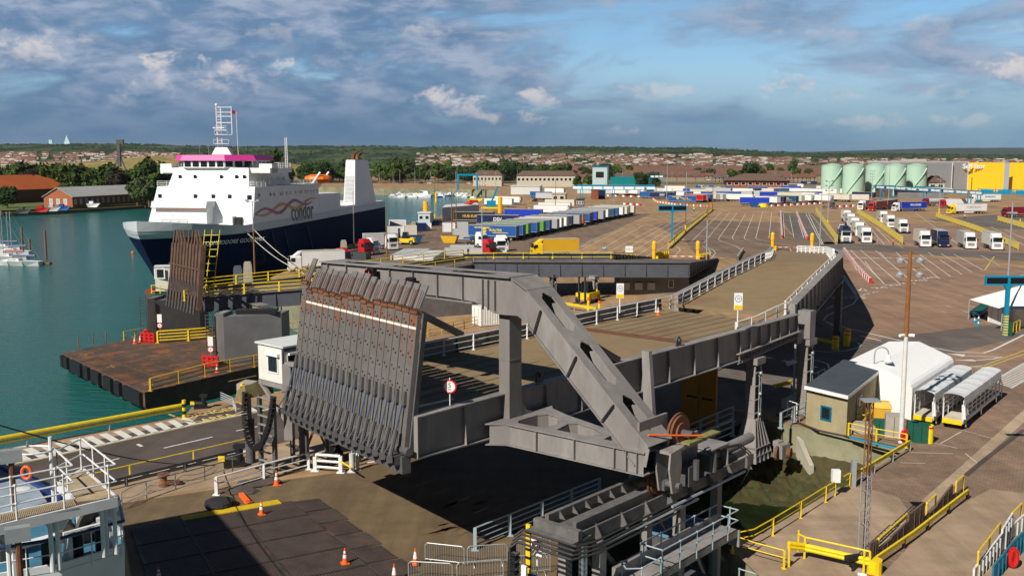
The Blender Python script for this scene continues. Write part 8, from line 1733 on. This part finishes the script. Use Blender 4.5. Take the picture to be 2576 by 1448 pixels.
IS=[P(-700,585,-5),P(0,545,-5),P(150,538,-5),P(400,522,-5),P(470,514,-5),Vector((-150,560,-5)),Vector((-200,760,-5)),Vector((-2000,1000,-5)),Vector((-2000,500,-5))]
m=MB();m.prism([p-ZZ for p in IS],(0,0,2.6));M('shore_mud',(.14,.10,.05),.9,.25,.1,bump=.3);struct(m,'island_shore','shore_mud');M('grass',(.10,.13,.03),.9,.25,.15,stain=.4)
cI=Vector((-260,640,0));m=MB();m.prism([Vector((p.x+(cI.x-p.x)*.03,p.y+7,-3.5))for p in IS],(0,0,1.2));struct(m,'island_grass','grass')
zi=-2.3
def hall(name,label,a,b,dep,hw,hr,wall,roof,nwin=0,gablewin=0):
 d=(b-a).normalized();n=Vector((-d.y,d.x,0))*dep;r=thing(name,label,'building',a);m=MB();m.hull8([a,b,b+n,a+n],[x+ZZ*hw for x in(a,b,b+n,a+n)])
 for e in(a,b):m.prism([e+ZZ*hw,e+n+ZZ*hw,e+n/2+ZZ*hr],d*.1)
 m.build('wall',wall,r);o=n.normalized()*.6;e=d*.7
 for s,t in((a-o,b-o),(a+n+o,b+n+o)):m=MB();m.hull8([s-e+ZZ*(hw-.3),t+e+ZZ*(hw-.3),b+n/2+e+ZZ*(hr+.1),a+n/2-e+ZZ*(hr+.1)],[x+ZZ*.3 for x in(s-e+ZZ*(hw-.3),t+e+ZZ*(hw-.3),b+n/2+e+ZZ*(hr+.1),a+n/2-e+ZZ*(hr+.1))]);m.build('roof',roof,r)
 for i in range(nwin):q=a.lerp(b,(i+.5)/nwin)+ZZ*hw*.3;u=d*.6;window(r,[q-u,q+u,q+u+ZZ*hw*.42,q-u+ZZ*hw*.42],'galv_blue',n=-n.normalized(),fw=.2)
 for i in range(gablewin):q=a+n*((i+1)/(gablewin+1))+ZZ*hw*.3;u=n.normalized()*.7;window(r,[q+u,q-u,q-u+ZZ*hw*.45,q+u+ZZ*hw*.45],'galv_blue',n=-d,fw=.25)
 return r
M('brick_orange',(.33,.11,.05),.85,.12,.5);M('brick_dark',(.13,.05,.035),.85,.15,.5);M('roof_rust',(.36,.085,.02),.8,.12,.15,stain=.2);M('roof_pale',(.42,.42,.42),.7,.08,.15,stain=.3)
hall('brick_hall','long brick building with pale grey roof and small white windows on the far shore',P(183,521,zi),P(378,508,zi),17,5.2,9.6,'brick_orange','roof_pale',15,3)
hall('red_roof_hall','very long hall with rust red roof behind the brick building',P(-150,520,zi),P(350,497,zi),34,7.5,15,'brick_dark','roof_rust')
solo(MB().box(P(356,505,zi)+ZZ*1.6,(5,4,3.2)),'brick_hut','brick_orange','tiny brick hut on the grass at the right end of the far shore','hut')
for k,(x,y,c,n)in enumerate(((80,538,'red_dark','red boat'),(108,536,'red2','bright red skip'),(135,534,'silver','white cradle'),(160,532,'blue','blue tarpaulin heap'),(60,540,'charcoal','dark boat hull'),(235,524,'white','white workboat'),(30,540,'orange2','orange machine'))):
 p=P(x+0,y-3,zi)
 if k in(0,6):continue
 m=MB();m.hull8([p+Vector(q)for q in((-2.4,-1,0),(2.0,-.8,0),(2,.8,0),(-2.4,1,0))],[p+Vector(q)for q in((-3,-1.5,1.8),(3.6,-.4,2.0),(3.6,.4,2.0),(-3,1.5,1.8))]);m.box(p+Vector((-.8,0,2.4)),(2,1.6,1.3));solo(m,'stored_boat','body_'+c if c!='red_dark' else c,n+' standing on the far shore in front of the brick building','boat')
GI='trees on the far left shore'
for i in range(64):
 u=random.uniform(-60,440);k=random.choice([0,1,3,3,2]);p=PY(u,500,random.uniform(590,690));p.z=zi;sc=random.uniform(1.0,1.45)
 tree(k,p,sc,TL[k]+' tree in the tree belt behind the red roofed hall',GI)
for i,(u,y,k,s)in enumerate(((375,545,0,1.5),(400,560,2,1.45),(415,580,0,1.6),(365,530,5,1.1),(345,548,5,1.0),(388,535,2,1.1),(300,575,4,1.2),(312,580,4,1.15),(75,590,4,1.5),(18,500,3,.75))):p=PY(u,500,y);p.z=zi;tree(k,p,s,TL[k]+' tree '+('beside the end of the brick building' if i<6 else 'standing dark in the tree belt' if i<9 else 'bush by the brick gable'),GI)
for i in range(30):p=PY(random.uniform(20,345),500,random.uniform(572,588));p.z=zi;tree(2,p,random.uniform(.5,.7),'small bright green tree just behind the red roof',GI)
GM2='trees of the belt behind the marina'
for i in range(150):
 u=random.uniform(760,1560)if i<125 else random.uniform(1540,2576);k=random.choice([0,1,3,2,5]);Y_=random.uniform(960,1200)if u<1300 else random.uniform(1040,1500);p=PY(u,450,Y_);p.z=-1
 tree(k,p,random.uniform(1.1,1.6)if u<1300 else random.uniform(.9,1.35),TL[k]+' tree in the belt '+('behind the marina' if u<1250 else 'between port and town'),GM2)
for(u,Y_,k,s)in((690,850,0,1.9),(665,860,3,1.7),(715,900,1,1.5),(1480,830,2,.8),(1455,800,0,.7),(1640,830,1,1.0),(1610,830,3,.9),(1885,800,3,1.4),(1910,820,0,1.2),(2105,860,3,1.3),(2150,870,0,1.1),(2190,860,1,1.2),(1840,800,0,1.0),(2260,900,2,1.3)):p=PY(u,450,Y_);p.z=-1;tree(k,p,s,TL[k]+' tree standing alone among the houses or ship masts','single trees in the town')
m=MB();m.sheet([P(900,480,-4.6),P(1135,481,-4.6),P(1190,478,-4.6),P(1170,469,-4.4),P(860,466,-4.4)]);struct(m,'mud_flats','shore_mud');M('dry_grass',(.24,.18,.07),.9,.2,.05)
m=MB();m.sheet([(-400,1005,.05),(60,955,.05),(160,800,.05),(4000,800,.05),(4000,960,.05),(-400,1100,.05)]);struct(m,'verge','dry_grass');m=MB();m.prism([(-500,1040,1.0),(300,900,1.0),(4000,860,1.),(4000,885,1.),(300,925,1.),(-500,1062,1.)],(0,0,.5));struct(m,'motorway','asphalt_grey')
M('boat_white',(.72,.73,.74),.4,.05);GB='small boats packed in the marina'
def b_boat(c):
 def f(r):
  m=MB();m.hull8([(-3,-1,0),(2.6,-.5,0),(2.6,.5,0),(-3,1,0)],[(-3.3,-1.4,1.2),(4.2,-.15,1.5),(4.2,.15,1.5),(-3.3,1.4,1.2)]);m.build('hull',c,r)
  MB().box((-.6,0,1.8),(3.0,1.9,1.2),taper=.8).build('cabin','boat_white',r);MB().box((.3,0,1.95),(1.1,1.8,.5)).build('window','glass',r);MB().tube((-.8,0,2.3),(-.8,0,4.2),.05,4).build('mast','galv',r)
 return f
random.seed(31)
for i in range(84):
 u=random.uniform(985,1245);v=500-14*random.random()+(u<1060)*-2;v=min(v,497);c=random.choice(['boat_white']*4+['body_royal','body_darkblue']);
 if u>1180:v=random.uniform(483,490)
 put(('boat',c),b_boat(c),('motor_boat','boat'),('white' if c=='boat_white' else 'blue hulled')+' small motor boat moored in the crowded marina',P(u,v,-5),Vector((math.cos(random.choice([.2,3.3,.5])),math.sin(.2),0)),GB)
r=put(('boat','y'),b_boat('body_yellow2'),('motor_boat','boat'),'yellow hulled work boat at the front of the marina',P(1198,500,-5),Vector((.9,-.2,0)),GB);r.location=P(1195,505,-5);r.scale=(1.5,1.5,1.2)
r=put(('boat','boat_white'),b_boat('boat_white'),('motor_boat','boat'),'large white cruiser at the left end of the marina',P(1065,497,-5),Vector((-.9,.2,0)),GB);r.scale=(2,2,2)
solo(MB().tube(P(1097,508,-5),P(1097,508,-5)+ZZ*6,.8,8),'channel_marker','yellow_bright','yellow channel marker pile in front of the marina','marker')
for k,(u,v)in enumerate(((1071,552),(1260-2,536))):p=P(u,v);m=MB();m.tube(p,p+ZZ*6.5,.9,8);solo(m,'yellow_pile','orange_post','thick yellow mooring pile on the quay, %s of two'%ORDN[k],'pile')
r=thing('boat_hoist','bright blue travelling boat hoist frame behind the marina','crane',P(1310-165,487));m=MB();a=P(1152,478)
for dx in(0,14):
 for dy in(0,8):m.box(a+Vector((dx,dy,5.5)),(1,1,11))
m.build('leg','blue_gantry',r);m=MB();m.box(a+Vector((7,0,11)),(15,1.2,1.2));m.box(a+Vector((7,8,11)),(15,1.2,1.2));m.build('beam','blue_gantry',r)
r=thing('red_conveyor','long red loading conveyor slanting up beside the marina','conveyor',P(1165,535));a,b=P(1272-120,538,.5),P(1200,520,9);a,b=P(1130+145-10,545,.5),P(1368-5,520,9);a,b=P(1128,532,1),P(1188,508,6);MB().beam(a,b,1.2,.9).build('boom','red',r);m=MB();m.box(P(1192,512,2),(4,2.5,3));m.build('hopper','red_dark',r)
r=thing('quay_crane','small sky blue mobile crane on a yellow base near the white trailers','crane',P(1235,528));p=P(1236,526);MB().box(p+ZZ*.6,(9,3,.8)).build('base','yellow_bright',r);MB().box(p+ZZ*2.4,(4,3,2.6)).build('cab','blue_gantry',r);MB().beam(p+ZZ*3,p+Vector((3,0,10)),.8,.8).build('jib','blue_gantry',r)
def yacht(label,p,L,hm,f,cov):
 r=thing('yacht',label,'sailing boat',p);d=Vector((f[0],f[1],0)).normalized();n=Vector((-d.y,d.x,0));q=lambda l,w,z:p+d*l*L+n*w*L+ZZ*z;st=[(-.5,.10),(-.2,.15),(.1,.15),(.35,.09),(.52,.005)];m=MB()
 for(l0,w0),(l1,w1)in zip(st,st[1:]):m.hull8([q(l0,-w0*.6,-.3),q(l1*.9,-w1*.5,-.3),q(l1*.9,w1*.5,-.3),q(l0,w0*.6,-.3)],[q(l0,-w0,1.1),q(l1,-w1,1.25),q(l1,w1,1.25),q(l0,w0,1.1)])
 m.build('hull','boat_white',r);MB().hull8([q(-.1,-.08,1.1),q(.25,-.06,1.2),q(.25,.06,1.2),q(-.1,.08,1.1)],[q(-.08,-.07,1.7),q(.18,-.05,1.55),q(.18,.05,1.55),q(-.08,.07,1.7)]).build('coachroof','boat_white',r)
 m=MB()
 for s in(-1,1):m.beam(q(-.04,s*.079,1.42),q(.14,s*.064,1.4),.05,.12)
 m.build('windows','glass',r)
 MB().tube(q(.08,0,1.2),q(.08,0,hm),.11,6).build('mast','galv',r);MB().path([q(.06,0,2.4),q(-.4,0,2.5)],.28,6).build('sail_cover',cov,r);m=MB();m.tube(q(.08,0,hm),q(.52,0,1.3),.02,4);m.tube(q(.08,0,hm),q(-.5,0,1.3),.02,4);m.build('rigging','galv',r)
yacht('white yacht nearest the camera with navy sail cover, left edge',P(42,667,-5),13,13.5,(-1,.12),'ship_blue');yacht('white yacht with dark red sail cover behind the nearest one',P(18,654,-5),12,13,(-1,.1),'red_dark');yacht('white yacht with blue covers, third from the camera',P(30,640,-5),11,12,(-1,.1),'ship_blue');yacht('white yacht farthest of the four at the left edge',P(10,628,-5),11,12,(-1,.1),'ship_blue')
for k,(u,v,h)in enumerate(((117,660,7.6),(58,640,7),(76,640,3.5))):solo(MB().tube(P(u,v,-6),P(u,v,-6)+ZZ*(h+1),.32,10),'mooring_pile','wood_brown','brown wooden mooring pile near the yachts, %s'%('rightmost and nearest','tall one behind','short one')[k],'pile')
m=MB();m.box(P(98,662,-4.6),(6,1.6,.5));solo(m,'jetty_float','wood_brown','short floating wooden jetty between yacht and mooring pile','jetty');solo(MB().ball(P(334,635,-4.9),.45,10,6),'buoy','orange','single small orange buoy on open water','buoy')
M('house_wall',(.26,.215,.165),.85,.1);M('roof_tile',(.15,.07,.045),.85,.2,.2);M('roof_slate',(.10,.085,.08),.85,.2,.2);M('wall_brick',(.26,.11,.07),.85,.15)
def b_house(w,rf):
 def f(r):
  MB().box((0,0,2.6),(8,9,5.2)).build('wall',w,r);m=MB();m.hull8([(-4.2,-5,5.1),(4.2,-5,5.1),(4.2,5,5.1),(-4.2,5,5.1)],[(-4.2,-.05,8.2),(4.2,-.05,8.2),(4.2,.05,8.2),(-4.2,.05,8.2)]);ro=m.build('roof',rf,r)
  MB().box((3.6,0,8.4),(.9,1.1,1.6)).build('chimney','wall_brick',ro);m=MB()
  for x in(-2,2):
   for z in(1.4,4.0):m.box((x,-4.51,z),(1.2,.06,1.3))
  m.build('windows','glass',r)
 return f
random.seed(5);HV=[('house_wall','roof_tile'),('wall_brick','roof_tile'),('house_wall','roof_slate'),('wall_brick','roof_slate')];HL={'house_wall':'cream walled','wall_brick':'brick walled','roof_tile':'red-brown roof','roof_slate':'dark slate roof'};nh=0
for row in range(12):
 Y_=985+row*34;x=(.01+.03*random.random())*Y_
 while x<.53*Y_ and nh<290:
  if random.random()<.35+row*.02:x+=random.uniform(12,40);continue
  run=random.randint(3,7);v_=random.choice(HV);rz=random.choice([0,0,1.57])
  for k in range(run):
   if nh>=290:break
   nh+=1;put(('house',)+v_,b_house(*v_),('terraced_house','house'),'%s terraced house with %s in the town beyond the port'%(HL[v_[0]],HL[v_[1]]),Vector((x,Y_+(k%2)*.6,0)),(math.cos(rz),math.sin(rz)),'terraced houses of the town');x+=8.1 if rz==0 else 9.2
  x+=random.uniform(3,22)
def blocks_stuff(name,n,fn,mats_,seed,label):
 random.seed(seed);m=MB()
 for i in range(n):
  x,y,z,w,d,h=fn();m.mi=random.choice([0,0,1]);m.box((x,y,z+h/2),(w,d,h));m.mi=random.choice([2,2,2,3]);o=w/2+.3;m.hull8([(x-o,y-d/2,z+h),(x+o,y-d/2,z+h),(x+o,y+d/2,z+h),(x-o,y+d/2,z+h)],[(x-o,y-.1,z+h*1.55),(x+o,y-.1,z+h*1.55),(x+o,y+.1,z+h*1.55),(x-o,y+.1,z+h*1.55)])
 o=m.build(name,mats_);tag(o,label,'houses',None,'stuff')
def f1():y=1180+2300*random.random()**1.3;return(random.uniform(-.02,.54)*y,y,0,random.uniform(8,34),9,5.6)
blocks_stuff('distant_town',6500,f1,['house_wall','wall_brick','roof_tile','roof_slate'],8,'dense distant rows of brown roofed houses stretching to the hills')
def prof(u):
 q=[(-400,372),(0,366),(300,364),(520,371),(900,369),(1250,372),(1500,371),(1700,374),(1752,371),(1800,378),(2000,386),(3000,396)]
 for(a,b),(c,d)in zip(q,q[1:]):
  if a<=u<=c:return b+(d-b)*(u-a)/(c-a)
 return 390
M('house_white',(.42,.39,.36),.8,.1)
def hill(name,Y0,Y1,pf,mat,n=150,jit=6,base=0,seed=1):
 random.seed(seed);m=MB();g={};K=12
 for i in range(n+1):
  u=-500+3700*i/n
  for j in range(K+1):
   y=Y0+(Y1-Y0)*j/K;top=H+(405-pf(u))/F*Y1;t=j/K;s=t*t*(3-2*t);g[i,j]=len(m.v);m.v.append(Vector(((u-1288)/F*y,y,base+(top-base)*s+random.uniform(-jit,jit)*min(t,1)*(.35 if j<K else.5))))
 for i in range(n):
  for j in range(K):m.f.append((g[i,j],g[i+1,j],g[i+1,j+1],g[i,j+1]));m.m.append(0)
 a=[g[i,K]for i in range(n+1)];k=len(m.v)
 for i in a:m.v.append(Vector((m.v[i].x,m.v[i].y+900,-20)))
 for i in range(n):m.f.append((a[i],a[i+1],k+i+1,k+i));m.m.append(0)
 return struct(m,name,mat)
def hillmat(key,c1,c2,sc):
 m=M(key,c1,.95,.3,sc,stain=.0,spec=.05);nt=m.node_tree;b=nt.nodes['Principled BSDF'];N=nt.nodes.new;L=nt.links.new;src=b.inputs['Base Color'].links[0].from_socket;ge=N('ShaderNodeNewGeometry');mp=N('ShaderNodeMapping');mp.inputs['Scale'].default_value=(1,.4,2.5);L(ge.outputs['Position'],mp.inputs[0]);n=N('ShaderNodeTexNoise');n.inputs['Scale'].default_value=sc*1.5;n.inputs['Detail'].default_value=8;n.inputs['Roughness'].default_value=.6;L(mp.outputs[0],n.inputs['Vector']);r=N('ShaderNodeMapRange');L(n.outputs['Fac'],r.inputs[0]);r.inputs[1].default_value=.46;r.inputs[2].default_value=.56;x=N('ShaderNodeMix');x.data_type='RGBA';L(r.outputs[0],x.inputs[0]);L(src,x.inputs[6]);x.inputs[7].default_value=c2+(1,);L(x.outputs[2],b.inputs['Base Color'])
hillmat('hill_green',(.06,.085,.04),(.016,.034,.02),.005);hillmat('hill_far',(.04,.06,.05),(.025,.04,.035),.001);hillmat('hill_dry',(.30,.23,.09),(.22,.18,.07),.02)
hill('hills',2500,4800,prof,'hill_green',seed=3,jit=9);hill('far_hills',9000,15000,lambda u:384 if u<1850 else 384-12*min(1,(u-1850)/700)+1.5*math.sin(u*.01),'hill_far',jit=6,seed=5)
hill('grass_mound',1250,1700,lambda u:395+abs(u-400)*.06-3*math.sin(u*.02)if-500<u<800 else 425,'hill_dry',jit=1,base=-2)
def onhill(lo,hi,seg):
 def f():
  a,b=random.choice(seg);u=random.uniform(a,b);t=random.uniform(lo,hi);y=2500+2300*t;top=H+(405-prof(u))/F*4800;s=t*t*(3-2*t);return((u-1288)/F*y,y,top*s-1,random.uniform(7,26),10,5.5)
 return f
blocks_stuff('hillside_houses',1900,onhill(.12,.5,[(120,460),(300,460),(1050,1450),(1400,2100),(1500,2000),(2100,2576),(0,100)]),['house_wall','house_white','roof_tile','house_white'],12,'pinkish and white houses scattered on the lower slope of the hill')
random.seed(15);m=MB()
def clump(x,y,z,s):
 for k in range(7):c=Vector((x+random.gauss(0,s*.6),y+random.uniform(-s,s),z+s*random.uniform(.05,.55)));a=random.uniform(0,6);r=s*random.uniform(.2,.5);u_=Vector((math.cos(a),math.sin(a),.2))*r;m.mi=random.choice([0,0,1]);w_=Vector((-.1,.1,1))*r*.7;m.add([c-u_-w_,c+u_-w_*.8,c+u_*.6+w_,c-u_*.7+w_*.8],[(0,1,2,3)])
for i in range(560):
 y=random.uniform(1250,3000)if i%2 else random.uniform(1900,3000);x=random.uniform(-.56 if i%3==0 else.0,.56)*y;n=random.randint(3,16)
 for k in range(n):clump(x+random.gauss(0,45),y+random.gauss(0,30),0 if y<2500 else(y-2500)**2*3e-5,random.uniform(6,11))
for i in range(700):y=random.uniform(1300,2600);clump(random.uniform(-.56,.02)*y,y,0,random.uniform(7,13))
for i in range(800):
 x,y,z=onhill(.12,.97,[(-400,3000)])()[:3]
 for k in range(random.randint(2,12)):clump(x+random.gauss(0,60),y+random.gauss(0,25),z,random.uniform(5,10))
tag(m.build('distant_woods',['leaf_a','leaf_d']),'distant woods and hedges scattered over town and hillside','woods',None,'stuff')
M('pale_teal',(.45,.62,.66),.6,.05)
p=PY(148,364,4700);p.z-=4;m=MB();m.box(p+ZZ*4,(110,20,8));m.box(p+Vector((-36,0,14)),(16,12,24));m.hull8([p+Vector(q)for q in((22,-4,0),(58,-4,0),(58,4,0),(22,4,0))],[p+Vector(q)for q in((38,-2,46),(40,-2,46),(40,2,46),(38,2,46))]);solo(m,'sail_building','pale_teal','pale sail-shaped landmark building on the hilltop at the far left','building')
r=thing('old_crane','tall dark derelict tower crane standing beyond the trees at the left','crane',PY(301,412,900));p=PY(301,420,900);zt=PY(301,357,900).z;m=MB();m.beam(p,Vector((p.x,p.y,zt)),2.6,2.6)
for s in(-1,1):m.beam(p+Vector((s*6,0,-4)),Vector((p.x,p.y,p.z+12)),1.0,1.0)
m.build('tower','steel_dark',r);MB().box(Vector((p.x+1.5,p.y,zt)),(6,3,4)).build('head','steel_dark',r)
bldg('tower_block','pale tower block pair below the hills, centre left',(980,412,1000,412),20,'house_white',None,20);bldg('hospital','long pinkish hospital block below the hills behind the funnel',(925,412,972,412),22,'wall_brick',None,20);bldg('tan_block','tan flat-roofed office block above the warehouse roof',(2266,425,2330,425),26,'clad_yellow2' if 0 else 'cream_wall',None,30);bldg('gable_row','row of cream gabled houses with brown roofs behind the marina',(1190,468,1262,468),9,'cream_wall','roof_brown',10,.5,wins=8,ridge=4);bldg('gable_row','row of brick and cream houses with brown roofs left of the terminal',(1300,470,1450,470),9,'cream_wall','roof_brown',10,.5,wins=14,ridge=4)
for r_,f_ in TP:
 if f_:bpy.data.objects.remove(r_)
# AIR
hz=bpy.data.materials.new('haze_air');hz.use_nodes=True;nt=hz.node_tree;nt.nodes.clear();o_=nt.nodes.new('ShaderNodeOutputMaterial');pv=nt.nodes.new('ShaderNodeVolumePrincipled');pv.inputs['Color'].default_value=(.80,.88,1,1);pv.inputs['Density'].default_value=2.2e-5;pv.inputs['Anisotropy'].default_value=.2;nt.links.new(pv.outputs[0],o_.inputs['Volume']);MATS['haze_air']=hz
tag(MB().box((0,8500,140),(30000,18400,310)).build('haze','haze_air'),'pale sea air between the port and the hills','haze',None,'stuff')
